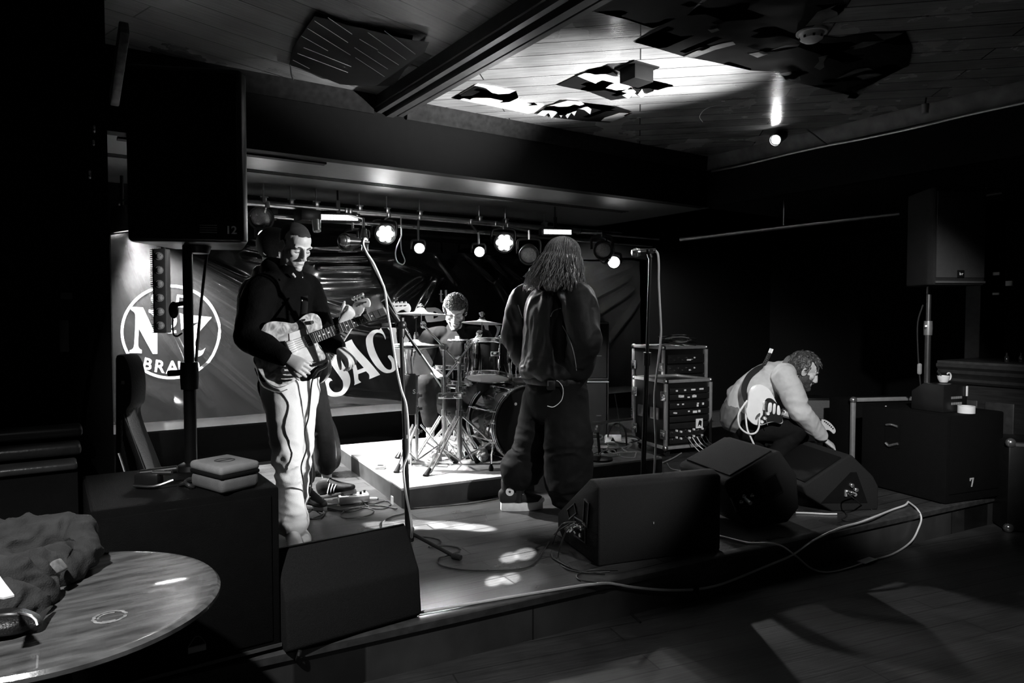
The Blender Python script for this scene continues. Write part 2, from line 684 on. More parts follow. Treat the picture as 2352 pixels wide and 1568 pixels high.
def cq(px, py, z=ZP):
    p = gp(px, py, z)
    return (p.x, p.y)


def sheet(polys, z, m, name, parent=None, wob=.0, th=.0012, seed=0):
    vs, tr = fill(polys, .05)
    t = nb()
    bv = [t.verts.new((p.x, p.y, z - wob * max(0, noise.noise(V((p.x * 6 + seed, p.y * 6, 0)))))) for p in vs]
    for f in tr:
        t.faces.new([bv[i] for i in f])
    bmesh.ops.solidify(t, geom=list(t.faces), thickness=th)
    return t


M_POSTER = mat('poster_black', .008, .5, spec=.2, vary=.5, scale=5)
M_PGREY = mat('poster_grey', .16, .35, vary=.6, scale=14)
M_PWHITE = mat('poster_white', .85, .5, vary=.04)


def poster(label, base, patches, bmat=M_POSTER, pmats=None, wob=.004, group=None):
    b = sheet([[cq(*p) for p in base]], ZP, bmat, 'x', wob=wob, seed=len(label))
    o = single('torn_poster', b, bmat, label, 'poster', group)
    for i, q in enumerate(patches):
        t = sheet([[cq(*p) for p in q]], ZP - .006, M_PGREY, 'x', wob=wob, seed=len(label))
        obj('printed_patch', t, (pmats[i] if pmats else M_PGREY), o)
    return o


def z5(l): return [(600 + x * .38265, y * .38265) for x, y in l]
def z6(l): return [(1400 + x * .40476, y * .40476) for x, y in l]


poster('torn poster with a white body and a dark corner above the stage header',
       z5([(1145, 590), (1300, 500), (1420, 520), (1530, 545), (1550, 600), (1640, 615), (1700, 630), (1640, 675), (1600, 683), (1400, 640)]),
       [z5([(1172, 580), (1290, 512), (1350, 525), (1425, 583)])], M_PWHITE, [M_POSTER])
poster('torn black poster with a spiky white head shape at the ceiling edge',
       z5([(1655, 678), (1800, 600), (1980, 622), (2140, 640), (2225, 668), (2090, 735), (1900, 722), (1760, 704)]),
       [z5([(1655, 682), (1720, 632), (1840, 598), (1920, 605), (1982, 650), (1975, 682), (1940, 655), (1900, 645), (1880, 690), (1862, 672), (1838, 705), (1815, 675), (1800, 700), (1778, 672), (1742, 706), (1725, 672), (1700, 692)]),
        z5([(2060, 700), (2150, 672), (2232, 672), (2110, 725), (2040, 720)])], M_POSTER, [M_PWHITE, M_PWHITE])
poster('torn poster with a broad white slanting band beside the black box',
       z5([(1775, 510), (1895, 452), (1985, 418), (2070, 402), (2110, 425), (2245, 545), (2220, 585), (2100, 600), (1960, 548), (1870, 530)]),
       [z5([(1897, 450), (1985, 416), (2070, 400), (2112, 425), (2250, 545), (2205, 586), (2040, 510)])], M_POSTER, [M_PWHITE])
poster('small torn poster scrap with white tatters right of the black box',
       z6([(95, 455), (190, 440), (240, 455), (365, 485), (240, 520), (170, 545), (120, 480)]),
       [z6([(160, 530), (185, 500), (195, 522), (218, 530), (180, 547)]), z6([(245, 520), (262, 490), (300, 488), (330, 472), (366, 485), (310, 492)])], M_POSTER, [M_PWHITE] * 2)
poster('large dark torn poster covering the right of the boarded ceiling',
       z6([(140, 240), (280, 150), (470, 60), (580, -20), (1330, -20), (1330, 60), (1180, 130), (1100, 190), (1300, 215), (1480, 185), (1680, 180), (1720, 270), (1700, 370), (1540, 450), (1450, 500), (1380, 545), (1200, 500), (1000, 455), (960, 405), (800, 400), (560, 345), (420, 320), (270, 275)]),
       [z6([(420, 315), (500, 280), (640, 240), (700, 228), (715, 245), (600, 275), (480, 320)]),
        z6([(1500, 186), (1665, 180), (1612, 248), (1560, 222)]),
        z6([(1110, 140), (1180, 60), (1290, 20), (1350, 15), (1300, 80), (1180, 130)]),
        z6([(1160, 375), (1190, 340), (1185, 318), (1240, 305), (1215, 345), (1220, 372), (1195, 390)]),
        z6([(1280, 445), (1400, 385), (1470, 378), (1550, 420), (1500, 440), (1380, 452)]),
        z6([(1350, 550), (1370, 520), (1440, 495), (1475, 480), (1440, 520), (1395, 555)]),
        z6([(910, 280), (1000, 250), (1080, 245), (1060, 265), (960, 285)]),
        z6([(945, 415), (1030, 400), (1080, 425), (1085, 450), (1030, 455), (1000, 425)]),
        z6([(150, 235), (240, 205), (285, 225), (250, 245)]),
        z6([(640, 50), (730, 10), (800, 5), (790, 40), (740, 70)]),
        z6([(1355, 265), (1440, 230), (1560, 225), (1440, 265), (1380, 275)]),
        z6([(790, 300), (870, 285), (900, 300), (840, 320)]),
        z6([(555, 160), (610, 150), (625, 165), (580, 180)])], M_POSTER)
poster('plain black poster filling the top edge above the bright boards',
       z5([(1690, 5), (1660, -40), (2700, -60), (2560, 90), (2350, 170), (2200, 120), (2000, 70)]), [], M_POSTER)  # flat black sheet over the dark triangle of the ceiling
# black corrugated poster hanging under the left boards
p = thing('hanging_poster', 'black sagging poster pinned under the dark left ceiling boards', 'poster', V(gp(820, 120, HC - .03)))
vs, tr = fill([[cq(*q, HC - .03) for q in ((722, 36), (800, 62), (986, 94), (975, 120), (930, 160), (905, 200), (780, 190), (664, 152), (672, 110))]], .04)
t = nb()
bv = [t.verts.new((q.x, q.y, HC - .022 - .018 * math.sin(q.x * 5) ** 2)) for q in vs]
for f in tr: t.faces.new([bv[i] for i in f])
bmesh.ops.solidify(t, geom=list(t.faces), thickness=.002)
obj('sheet', t, M_POSTER, p)
for l in ((400, 105, 545, 205), (320, 125, 520, 255), (278, 170, 535, 330), (240, 215, 400, 305), (255, 285, 540, 400), (217, 320, 520, 435), (190, 360, 290, 412), (590, 235, 700, 300), (640, 195, 870, 358), (740, 185, 925, 325), (560, 285, 760, 415), (700, 310, 825, 390), (565, 345, 740, 460)):
    (x0, y0), (x1, y1) = z5([l[:2], l[2:]])
    t = nb(); tube(t, [gp(x0, y0, HC - .045), gp(x1, y1, HC - .045)], .0016, 5)
    obj('wire', t, M_STEEL, p)  # steel lines added as glints of light along the plank ridges
t = nb(); tube(t, [gp(667, 150, HC - .04), gp(669, 170, HC - .1), gp(674, 184, HC - .13)], .004, 6, smooth=4); obj('loose_edge', t, M_ALU, p)
# black box on the ceiling
t = nb(); c = gp(1462, 175, HC - .05)
box(t, (c.x, c.y, HC - .047), (.15, .13, .085), bev=.006); box(t, (c.x, c.y, HC - .004), (.20, .17, .008))
single('ceiling_box', t, M_BLACK, 'black box fixed to the ceiling beside the white torn posters', 'box')
# smoke detector
c = gp(1864, 72, HC)
sd = thing('smoke_detector', 'round white smoke detector on the ceiling over the dark poster', 'smoke detector', (c.x, c.y, HC))
t = nb(); lathe(t, [(0, -.012), (.075, -.012), (.075, 0), (0, 0)], 28, T(c.x, c.y, HC)); obj('base', t, M_WHITE, sd)
t = nb(); lathe(t, [(0, -.055), (.035, -.053), (.055, -.04), (.062, -.013), (0, -.013)], 28, T(c.x, c.y, HC)); obj('cover', t, M_WHITE, sd)
t = nb()
for k in range(8): box(t, (.052, 0, -.035), (.014, .012, .012), T(c.x, c.y, HC) @ RZ(45 * k))
obj('vent', t, M_PLAST, sd)
# stray wire and hook on the boards
t = nb(); tube(t, [gp(1614, 280, HC - .02), gp(1607, 268, HC - .01), gp(1618, 252, HC - .01), gp(1640, 243, HC - .004), gp(1662, 240, HC - .004)], .002, 5, smooth=5)
torus(t, T(gp(1661, 232, HC - .012)), .01, .0025, 14, 5)
single('ceiling_wire', t, M_ALU, 'thin loose wire ending in a small ring on the ceiling boards', 'wire')
# cup hanging by the cornice, right
c = pd(2125, 250, 4.7)
hk = thing('hanging_cup', 'small pale cup hanging below the right cornice rail', 'holder', c)
t = nb(); lathe(t, [(0, -.03), (.02, -.03), (.024, .03), (.021, .03), (.017, -.026), (0, -.026)], 18, T(c)); obj('cup', t, mat('pale_cup', .2, .5), hk)
t = nb(); tube(t, [c + V((0, 0, .03)), c + V((.01, 0, .09)), c + V((0, 0, .14))], .006, 6, smooth=4); obj('hook', t, M_PLAST, hk)
# conduit along the right cornice
t = nb()
tube(t, [V((HX - .05, HY - .1 - i * .35, HC - .14 - .006 * math.sin(i * 1.7))) for i in range(20)], .012, 8, smooth=3)
single('conduit', t, M_STEEL, 'thin metal conduit running under the right cornice', 'pipe')

# ------------------------------------------------------------------ banner on the back wall
BY = 5.93
M_VINYL = mat('black_vinyl', .006, .17, spec=.7, vary=.4, scale=7, bump=.10, bscale=9, coat=.3)
M_VPRINT = mat('cream_print', .72, .4, vary=.08, scale=12)
RIDGES = [  # photo end points, half width, height (m)
    ((430, 578), (566, 640), .020, .020), ((430, 598), (566, 668), .018, .022), ((430, 632), (566, 705), .020, .028),
    ((432, 655), (600, 765), .024, .034), ((500, 738), (606, 805), .022, .03), ((452, 690), (524, 792), .022, .02),
    ((440, 800), (610, 938), .030, .03), ((470, 800), (640, 945), .022, .018), ((370, 770), (482, 925), .024, .022), ((384, 750), (440, 860), .02, .018),
    ((300, 560), (352, 690), .03, .016), ((280, 640), (330, 760), .04, .014), ((300, 880), (420, 940), .05, .012),
    ((560, 562), (650, 580), .02, .024), ((560, 588), (650, 606), .02, .022),
    ((700, 590), (905, 590), .024, .03), ((730, 612), (858, 612), .018, .03), ((700, 560), (900, 575), .03, .02), ((700, 668), (900, 655), .05, .03), ((730, 640), (850, 640), .03, .015),
    ((735, 690), (830, 722), .022, .022), ((730, 720), (800, 745), .02, .018), ((905, 690), (972, 640), .04, .03), ((955, 735), (1008, 640), .05, .03),
    ((840, 740), (920, 720), .025, .03), ((760, 750), (900, 770), .03, .02), ((1000, 588), (1046, 650), .03, .02), ((1060, 575), (1130, 640), .03, .03), ((1090, 566), (1240, 668), .03, .03),
    ((1118, 590), (1170, 640), .02, .02), ((900, 600), (1010, 640), .04, .02), ((1140, 640), (1190, 720), .05, .025),
    ((1345, 612), (1440, 600), .02, .03), ((1345, 650), (1445, 615), .03, .03), ((1345, 692), (1445, 640), .03, .045), ((1345, 736), (1450, 668), .04, .05), ((1385, 800), (1465, 690), .04, .04),
    ((760, 905), (1000, 925), .04, .02), ((860, 830), (1000, 900), .05, .015),
]
_rg = []
for a, b, wd, hh in RIDGES:
    p, q = py_(a[0], a[1], BY), py_(b[0], b[1], BY)
    _rg.append((p.x, p.z, q.x, q.z, wd, hh))


def bf(x, z):
    """how far the vinyl stands out from the wall plane"""
    x = np.asarray(x, float); z = np.asarray(z, float)
    o = np.zeros_like(x)
    for x1, z1, x2, z2, wd, hh in _rg:
        L2 = (x2 - x1) ** 2 + (z2 - z1) ** 2
        t = ((x - x1) * (x2 - x1) + (z - z1) * (z2 - z1)) / L2
        tc = np.clip(t, 0, 1)
        d = np.hypot(x - x1 - tc * (x2 - x1), z - z1 - tc * (z2 - z1))
        o = o + hh * np.exp(-(d / wd) ** 2) * (.35 + .65 * np.sin(PI * tc) ** .5)
    o = o + .012 * np.sin(2.3 * x + 1.1 * z) + .01 * np.sin(5.1 * x - 3 * z) + .004 * np.sin(13 * x + 9 * z)
    return o + .02


def banner_pts(uv, off=.0):
    xs = np.array([p[0] for p in uv]); zs = np.array([p[1] for p in uv])
    ys = BY - bf(xs, zs) - off
    return [V((float(x), float(y), float(z))) for x, y, z in zip(xs, ys, zs)]


BAN = thing('banner', 'black vinyl whisky banner with white lettering stretched across the back wall', 'banner', (3, BY, .42))
X0, X1, NX, NZ = .40, 5.72, 420, 130
uv = []
for j in range(NZ + 1):
    for i in range(NX + 1):
        x = X0 + (X1 - X0) * i / NX
        v = j / NZ
        zt = 1.87 + .015 * math.sin(x * 6) - .03 * math.sin(PI * (x - X0) / (X1 - X0))
        zb = .445 + .01 * math.sin(x * 4)
        uv.append((x, zb + (zt - zb) * v))
t = nb()
vs = [t.verts.new(p) for p in banner_pts(uv)]
for j in range(NZ):
    for i in range(NX):
        a = j * (NX + 1) + i
        t.faces.new((vs[a], vs[a + 1], vs[a + NX + 2], vs[a + NX + 1]))
bmesh.ops.solidify(t, geom=list(t.faces), thickness=-.002)
obj('sheet', t, M_VINYL, BAN)
t = nb(); box(t, ((X0 + X1) / 2, 6.01, 1.82), (X1 - X0 - .1, .17, .05)); obj('top_batten', t, M_BLACK, BAN)


def letter(name, polys):
    """outlines given in photo pixels, laid on the vinyl"""
    pp = []
    for P in polys:
        q = [py_(x, y, BY) for x, y in P]
        pp.append([(c.x, c.z) for c in q])
    ov, tr = fill(pp, .018)
    t = nb()
    b = [t.verts.new(p) for p in banner_pts(ov, .005)]
    for f in tr:
        t.faces.new([b[i] for i in f])
    bmesh.ops.solidify(t, geom=list(t.faces), thickness=.001)
    return obj(name, t, M_VPRINT, BAN)


def z2(l): return smooth_poly([(720 + p[0] / 5.6, 660 + p[1] / 5.6) + tuple(p[2:]) for p in l])
def z1(l): return smooth_poly([(260 + p[0] / 5.807, 630 + p[1] / 5.807) + tuple(p[2:]) for p in l])
def zd(l): return smooth_poly([(880 + p[0] / 6.532, 660 + p[1] / 6.532) + tuple(p[2:]) for p in l])


letter('letter', [z2([(160, 800, 1), (200, 960), (330, 1150), (365, 1210), (365, 1290), (320, 1335), (250, 1340), (200, 1290), (185, 1235), (205, 1200), (230, 1195, 1), (205, 1165), (150, 1160), (105, 1190), (105, 1290), (140, 1350), (200, 1392), (280, 1400), (370, 1370), (440, 1290), (465, 1200), (445, 1110), (380, 1000), (290, 830, 1), (230, 770, 1)])])
letter('letter', [z2([(360, 720, 1), (472, 665, 1), (500, 720), (560, 800), (700, 950), (845, 1120, 1), (708, 1178, 1), (705, 1120), (665, 1075, 1), (565, 1112, 1), (572, 1180), (607, 1217, 1), (515, 1255, 1), (518, 1200), (480, 960), (440, 830), (400, 760)]),
                  z2([(500, 880, 1), (635, 1030, 1), (555, 1062, 1)])])
letter('letter', [z2([(912, 670, 1), (885, 625), (850, 590), (790, 580), (752, 620), (752, 720), (800, 860), (880, 1000), (940, 1052), (985, 1040), (988, 960), (945, 890), (970, 870), (1010, 900), (1045, 980), (1030, 1060), (960, 1095), (880, 1085), (780, 1000), (690, 850), (655, 700), (670, 620), (720, 560), (790, 540), (825, 543), (850, 518, 1), (875, 570), (910, 640)])])
letter('letter', [z2([(928, 512, 1), (1057, 475, 1), (1060, 555, 1), (1045, 590), (1075, 740), (1095, 760, 1), (1150, 650), (1150, 610, 1), (1215, 585, 1), (1240, 640, 1), (1160, 770, 1), (1290, 800), (1400, 940), (1420, 990, 1), (1385, 1075, 1), (1240, 960), (1120, 860, 1), (1117, 1020, 1), (1085, 1032, 1), (1040, 880), (985, 600)])])
letter('letter', [zd([(838, 40, 1), (866, 40, 1), (864, 95, 1), (884, 97, 1), (884, 108, 1), (864, 108, 1), (866, 195), (875, 212), (892, 208, 1), (885, 222), (860, 228), (836, 205), (838, 108, 1), (818, 106, 1), (818, 97, 1), (838, 95, 1)])])
letter('letter', [zd([(912, 40, 1), (942, 38, 1), (942, 110, 1), (975, 96), (1000, 130), (1002, 225, 1), (974, 225, 1), (974, 140), (942, 130, 1), (942, 226, 1), (912, 226, 1)])])
letter('letter', [zd([(606, 306, 1), (760, 300, 1), (820, 325), (870, 380), (930, 440), (930, 475), (860, 500, 1), (690, 520, 1), (640, 520, 1), (606, 450, 1)]), zd([(728, 362, 1), (760, 362), (790, 400), (800, 440, 1), (735, 470, 1)])])
letter('letter', [zd([(868, 310, 1), (900, 295), (935, 300, 1), (945, 420, 1), (920, 390), (890, 350)])])
letter('letter', [zd([(1480, 555, 1), (1552, 552, 1), (1560, 640), (1584, 775, 1), (1545, 780, 1), (1520, 660)])])
letter('letter', [zd([(1655, 565, 1), (1700, 575), (1750, 580, 1), (1738, 640), (1700, 720), (1662, 782, 1), (1636, 782, 1), (1680, 690), (1690, 620)])])
letter('letter', [zd([(1790, 600, 1), (1900, 610, 1), (1870, 690), (1820, 770, 1), (1790, 740, 1), (1820, 670)])])
# round emblem
ring = [[(760 + a * math.cos(k * PI / 36), 765 + b * math.sin(k * PI / 36)) for k in range(72)] for a, b in ((665, 628), (628, 592))]
letter('emblem_ring', [[(260 + x / 5.807, 630 + y / 5.807) for x, y in r] for r in ring])
letter('letter', [z1([(230, 435, 1), (390, 440, 1), (532, 740, 1), (530, 560), (468, 502, 1), (468, 470, 1), (640, 472, 1), (640, 502, 1), (587, 560), (582, 1055, 1), (520, 1055, 1), (490, 1000), (338, 720, 1), (328, 930), (345, 985), (376, 1005, 1), (374, 1047, 1), (214, 1045, 1), (214, 1012, 1), (262, 980), (280, 880), (290, 620), (283, 520), (232, 470, 1)])])
ov_ = [[(760 + a * math.cos(k * PI / 18), 615 + b * math.sin(k * PI / 18)) for k in range(36)] for a, b in ((82, 98), (42, 64))]
letter('letter', [[(260 + x / 5.807, 630 + y / 5.807) for x, y in r] for r in ov_])
letter('underline', [z1([(690, 740, 1), (832, 740, 1), (832, 782, 1), (690, 782, 1)])])
letter('letter', [z1([(880, 515, 1), (960, 540), (1050, 545), (1300, 570, 1), (1230, 660), (1150, 755), (1096, 860), (1086, 950), (1130, 1010), (1180, 1005), (1220, 976, 1), (1175, 1060), (1100, 1102, 1), (950, 1112, 1), (960, 930), (1000, 790), (1050, 700), (1142, 635, 1), (1000, 670), (900, 740, 1)])])


def small_letter(s, x, y, size, rot):
    t = text_bm(s, 1.0, Matrix.Identity(4), 0)
    xs = [v.co.x for v in t.verts]; ys = [v.co.y for v in t.verts]
    cx, cy, h = (min(xs) + max(xs)) / 2, (min(ys) + max(ys)) / 2, max(ys) - min(ys)
    bmesh.ops.triangulate(t, faces=t.faces)
    bmesh.ops.subdivide_edges(t, edges=list(t.edges), cuts=2)
    c, sn = math.cos(R_(rot)), math.sin(R_(rot))
    k = size / h / 5.807
    uvs = []
    for v in t.verts:
        u, w_ = (v.co.x - cx) * k * 1.05, (v.co.y - cy) * k
        q = py_(260 + x / 5.807 + u * c + w_ * sn, 630 + y / 5.807 + u * sn - w_ * c, BY)
        uvs.append((q.x, q.z))
    base = banner_pts(uvs, .0055)
    for v, p in zip(t.verts, base):
        v.co = p
    bmesh.ops.solidify(t, geom=list(t.faces), thickness=.001)
    obj('letter', t, M_VPRINT, BAN)


_old_text = text_bm


def text_bm(s, size, m, depth=.001, align='CENTER', bold=.018):
    c = bpy.data.curves.new('txt', 'FONT')
    c.body = s
    c.size = size
    c.align_x = align
    c.align_y = 'CENTER'
    c.extrude = depth
    c.offset = bold * size
    o = bpy.data.objects.new('txt', c)
    me = o.to_mesh()
    bm = nb()
    bm.from_mesh(me)
    bm.transform(m)
    o.to_mesh_clear()
    bpy.data.objects.remove(o)
    bpy.data.curves.remove(c)
    return bm


for s, x, y, sz, r in (('B', 455, 1190, 150, 14), ('R', 620, 1222, 160, 8), ('A', 780, 1232, 170, 0), ('N', 935, 1226, 160, -6), ('D', 1078, 1212, 130, -12),
                       ('O', 600, 320, 185, -8), ('L', 752, 322, 185, 0), ('D', 915, 360, 160, 8)):
    small_letter(s, x, y, sz, r)

bm = nb(); box(bm, (3.4, 6.07, .385), (6.0, .06, .075), bev=.004)
struct('trim_8', bm, mat('white_rail', .55, .4, vary=.25, scale=4))
bm = nb(); box(bm, (3.4, 6.06, .435), (6.0, .04, .02)); struct('trim_9', bm, mat('rail_cap', .05, .3))

# ------------------------------------------------------------------ lighting bar and lamps
lb = thing('lighting_bar', 'steel lighting bar of two pipes hung under the stage ceiling', 'lighting bar', (2.6, TRUSS_Y, TRUSS_Z))
for dz, dy, r in ((0, 0, .026), (-.075, .10, .02)):
    t = nb(); cyl(t, (.5, TRUSS_Y + dy, TRUSS_Z + dz), (5.6, TRUSS_Y + dy, TRUSS_Z + dz), r, n=16); obj('pipe', t, M_STEEL, lb)
for px in (606, 668, 726, 825, 888, 963, 1100, 1160, 1250):
    x = py_(px, 500, TRUSS_Y).x
    t = nb()
    box(t, (x, TRUSS_Y, TRUSS_Z + .03), (.035, .07, .05), bev=.006)
    cyl(t, (x, TRUSS_Y, TRUSS_Z + .04), (x, TRUSS_Y, HB - .002), .006, n=8)
    cyl(t, (x - .03, TRUSS_Y - .02, TRUSS_Z + .05), (x + .03, TRUSS_Y - .02, TRUSS_Z + .05), .005, n=8)
    obj('clamp', t, M_STEEL, lb)


def par(label, p, aim, r, cells, hang=True, body=.2, dim=False, group=None):
    d = (V(aim) - V(p)).normalized()
    m = zto(d); m.translation = p
    th = thing('stage_lamp', label, 'stage lamp', m, group)
    t = nb(); lathe(t, [(0, -body), (r * .55, -body), (r * .95, -body * .55), (r * 1.1, -.05), (r * 1.15, .0), (r * 1.22, .0), (r * 1.22, .02), (r * 1.02, .02), (r * 1.02, -.008), (0, -.008)], 26); obj('housing', t, M_PLAST, th, local=True)
    if cells == 1:
        t = nb(); lathe(t, [(0, .012), (r * .6, .008), (r * .98, -.004), (0, -.006)], 24); obj('lens', t, M_GLASS if dim else M_LIT, th, local=True)
    else:
        for k in range(cells):
            a = 2 * PI * k / (cells - 1)
            q = V((math.cos(a), math.sin(a), 0)) * r * .62 if k < cells - 1 else V((0, 0, 0))
            t = nb(); lathe(t, [(0, .012), (r * .22, .008), (r * .33, -.004), (0, -.006)], 14, T(q)); obj('lens', t, M_LIT, th, local=True)
    # yoke up to the pipe
    up = (m.inverted().to_3x3() @ UP).normalized()
    sx = up.cross(V((0, 0, 1)))
    sx = sx.normalized() if sx.length > .01 else V((1, 0, 0))
    c = V((0, 0, -body * .4))
    R2 = r * 1.35
    t = nb()
    pts = [c + sx * R2 + up * -.01, c + sx * R2 + up * r * 1.2, c + sx * R2 * .6 + up * r * 1.55, c - sx * R2 * .6 + up * r * 1.55, c - sx * R2 + up * r * 1.2, c - sx * R2 - up * .01]
    tube(t, pts, .012, 6, smooth=3, flat=.4)
    obj('yoke', t, M_PLAST, th, local=True)
    if hang:
        t = nb()
        wp = m @ (c + up * r * 1.5)
        top = V((wp.x, TRUSS_Y, TRUSS_Z - .02))
        tube(t, [wp, V((wp.x, wp.y, (wp.z + top.z) / 2)), top], .011, 6)
        box(t, top + V((0, 0, .015)), (.03, .07, .05), bev=.005)
        obj('hook_clamp', t, M_STEEL, th)
    return th


NM = {'a': ('lit stage lamp with a cluster of lenses near the slanting microphone boom', .075, 7),
      'b': ('small lit stage lamp above the raised crash cymbal', .042, 1),
      'c': ('small lit stage lamp left of the clustered lamp over the drums', .042, 1),
      'd': ('lit stage lamp with a cluster of lenses over the right of the drum kit', .078, 7),
      'e': ('lit stage lamp at the right end near the straight microphone', .055, 1),
      'f': ('lit stage lamp behind the head of the hidden bass player', .045, 1)}
for k, (p, aim) in PAR_AT.items():
    par(NM[k][0], p, CAM + V((.8, .3, -.1)) if k != 'f' else CAM, NM[k][1], NM[k][2])
par('unlit round stage lamp beside the left LED panel above the shaved head', pd(600, 500, 5.4), V((.3, 2, .3)), .08, 1, dim=True, body=.25)
par('unlit silver rimmed stage lamp pointing left behind the boom microphone', pd(795, 556, 5.6), V((-1.5, 3.5, 1.2)), .06, 1, dim=True)
par('unlit stage lamp just left of the long haired singer', pd(1215, 585, 6.2), V((1.5, 2, .3)), .075, 1, dim=True)
par('unlit stage lamp under the right end of the bar right of the singer', pd(1385, 575, 6.7), V((2.4, 2, .5)), .075, 1, dim=True)
par('small lit lamp behind the slanting microphone, turned to the banner', pd(834, 555, 5.42), V((2.25, 5.9, .85)), .03, 1, body=.12)
LL = par('lit wash lamp at the far left shining down the banner', LEFT_LAMP, pd(360, 800, 5.2), .085, 1, hang=False, body=.16)
t = nb(); p = LEFT_LAMP + V((-.02, .02, .1)); tube(t, [p, p + V((0, 0, .3)), V((p.x, p.y, HB - .002))], .012, 8); obj('hanger', t, M_PLAST, LL)


def led_panel(label, px0, px1, y0, y1, d, rows, cols):
    a, b = pd(px0, (y0 + y1) / 2, d), pd(px1, (y0 + y1) / 2, d + (px1 - px0) / 1600 * d * .42)
    h = (y1 - y0) / 1600 * d
    u = (b - a); L = u.length; u.normalize()
    n = u.cross(UP)
    n = n if n.dot(FWD) < 0 else -n
    vv = (UP + n * .0).normalized()
    m = axes(u, vv, u.cross(vv), (a + b) / 2)
    th = thing('led_light', label, 'stage light', m)
    s = 1 if (m.to_3x3() @ V((0, 0, 1))).dot(FWD) < 0 else -1
    t = nb(); box(t, (0, 0, -.04 * s), (L + .04, h + .03, .07), bev=.006); obj('housing', t, M_PLAST, th, local=True)
    cw, ch = L / cols, h / rows
    for j in range(rows):
        t = nb()
        for i in range(cols):
            box(t, (-L / 2 + cw * (i + .5), -h / 2 + ch * (j + .5), .002 * s), (cw * .86, ch * .8, .012))
        obj('cell_row', t, M_LED, th, local=True)
    t = nb(); box(t, (0, h / 2 + .06, -.05 * s), (.03, .12, .02)); obj('bracket', t, M_PLAST, th, local=True)
    t = nb(); cyl(t, (0, h / 2 + .11, -.05 * s), (0, HB - (a.z + b.z) / 2, -.05 * s), .008, n=8); obj('hanger', t, M_PLAST, th, local=True)


led_panel('glowing LED panel on the bar right of the shaved head', 737, 822, 493, 506, 5.55, 3, 12)
led_panel('smaller glowing LED panel on the bar over the singer', 1249, 1312, 527, 538, 6.4, 3, 6)
# scanner style lamp bodies and junk above the guitarist
sc = thing('scanner_lamp', 'black box lamp with a small white label left on the lighting bar', 'stage lamp', pd(600, 490, 5.5))
t = nb(); c = pd(600, 487, 5.5); box(t, c, (.22, .16, .12), RZ(0), bev=.01); obj('housing', t, M_PLAST, sc)
t = nb(); c2 = pd(593, 486, 5.38); box(t, c2, (.035, .004, .06)); obj('label_plate', t, M_PAPER, sc)
t = nb(); cyl(t, c, V((c.x, TRUSS_Y, TRUSS_Z)), .012, n=8); obj('bracket', t, M_STEEL, sc)
sp = thing('projector_lamp', 'black lamp box with chrome nozzle above the shaved head', 'stage lamp', pd(718, 500, 5.45))
t = nb(); c = pd(706, 497, 5.5); box(t, c, (.16, .2, .09), bev=.01); obj('housing', t, M_PLAST, sp)
t = nb(); a = pd(726, 506, 5.3); cyl(t, a, a + V((0, -.02, -.085)), .036, .03, 18); obj('nozzle', t, M_CHROME, sp)
t = nb(); cyl(t, c, V((c.x, TRUSS_Y, TRUSS_Z)), .012, n=8); obj('bracket', t, M_STEEL, sp)
# vertical LED batten left
bt_m = axes(RGT, UP, -FWD, pd(368, 668, 4.55))
bt = thing('batten_light', 'unlit upright LED batten with six round lenses in front of the banner emblem', 'stage light', bt_m)
t = nb(); box(t, (0, 0, -.03), (.078, .55, .07), bev=.005); obj('housing', t, mat('batten_grey', .03, .5), bt, local=True)
t = nb()
for k in range(44): box(t, (-.052, -.27 + k * .0125, -.03), (.02, .006, .06))
box(t, (-.045, 0, -.03), (.006, .55, .06))
obj('cooling_fins', t, mat('pale_alu', .5, .5, metal=.3), bt, local=True)
for k in range(6):
    t = nb(); lathe(t, [(0, .012), (.016, .009), (.022, .004), (.026, .004), (.026, -.004), (0, -.004)], 20, T(.0, .225 - k * .09, .006)); obj('lens', t, M_GLASS, bt, local=True)
t = nb(); cyl(t, (0, .27, -.05), (0, HB - bt_m.translation.z, -.05), .014, n=8); obj('hanger', t, M_PLAST, bt, local=True)
# cornice spot
cs = thing('cornice_lamp', 'small lit black spotlight clipped on the right cornice', 'spotlight', RIGHT_LAMP)
d = (pd(680, 900, 3.85) - RIGHT_LAMP).normalized()
dv = (d * .8 - FWD * .35 + V((0, 0, -.1))).normalized()
m = zto(dv); m.translation = RIGHT_LAMP
t = nb(); lathe(t, [(0, -.17), (.03, -.168), (.042, -.14), (.045, -.02), (.052, 0), (.052, .012), (.044, .012), (.042, 0), (0, 0)], 22, m); obj('housing', t, M_PLAST, cs)
t = nb(); lathe(t, [(0, .012), (.02, .008), (.036, .001), (0, 0)], 20, m); obj('lens', t, M_LIT, cs)
t = nb(); a = m @ V((0, 0, -.1)); tube(t, [a, a + V((.05, .02, .05)), V((HX - .01, a.y + .03, a.z + .06))], .012, 6, smooth=3); obj('arm', t, M_PLAST, cs)
t = nb(); a = m @ V((0, 0, -.15)); tube(t, [a, a + V((.06, -.12, .04)), V((HX - .04, a.y - .3, HC - .15))], .006, 6, smooth=4); obj('lead', t, M_CABLE_B, cs)
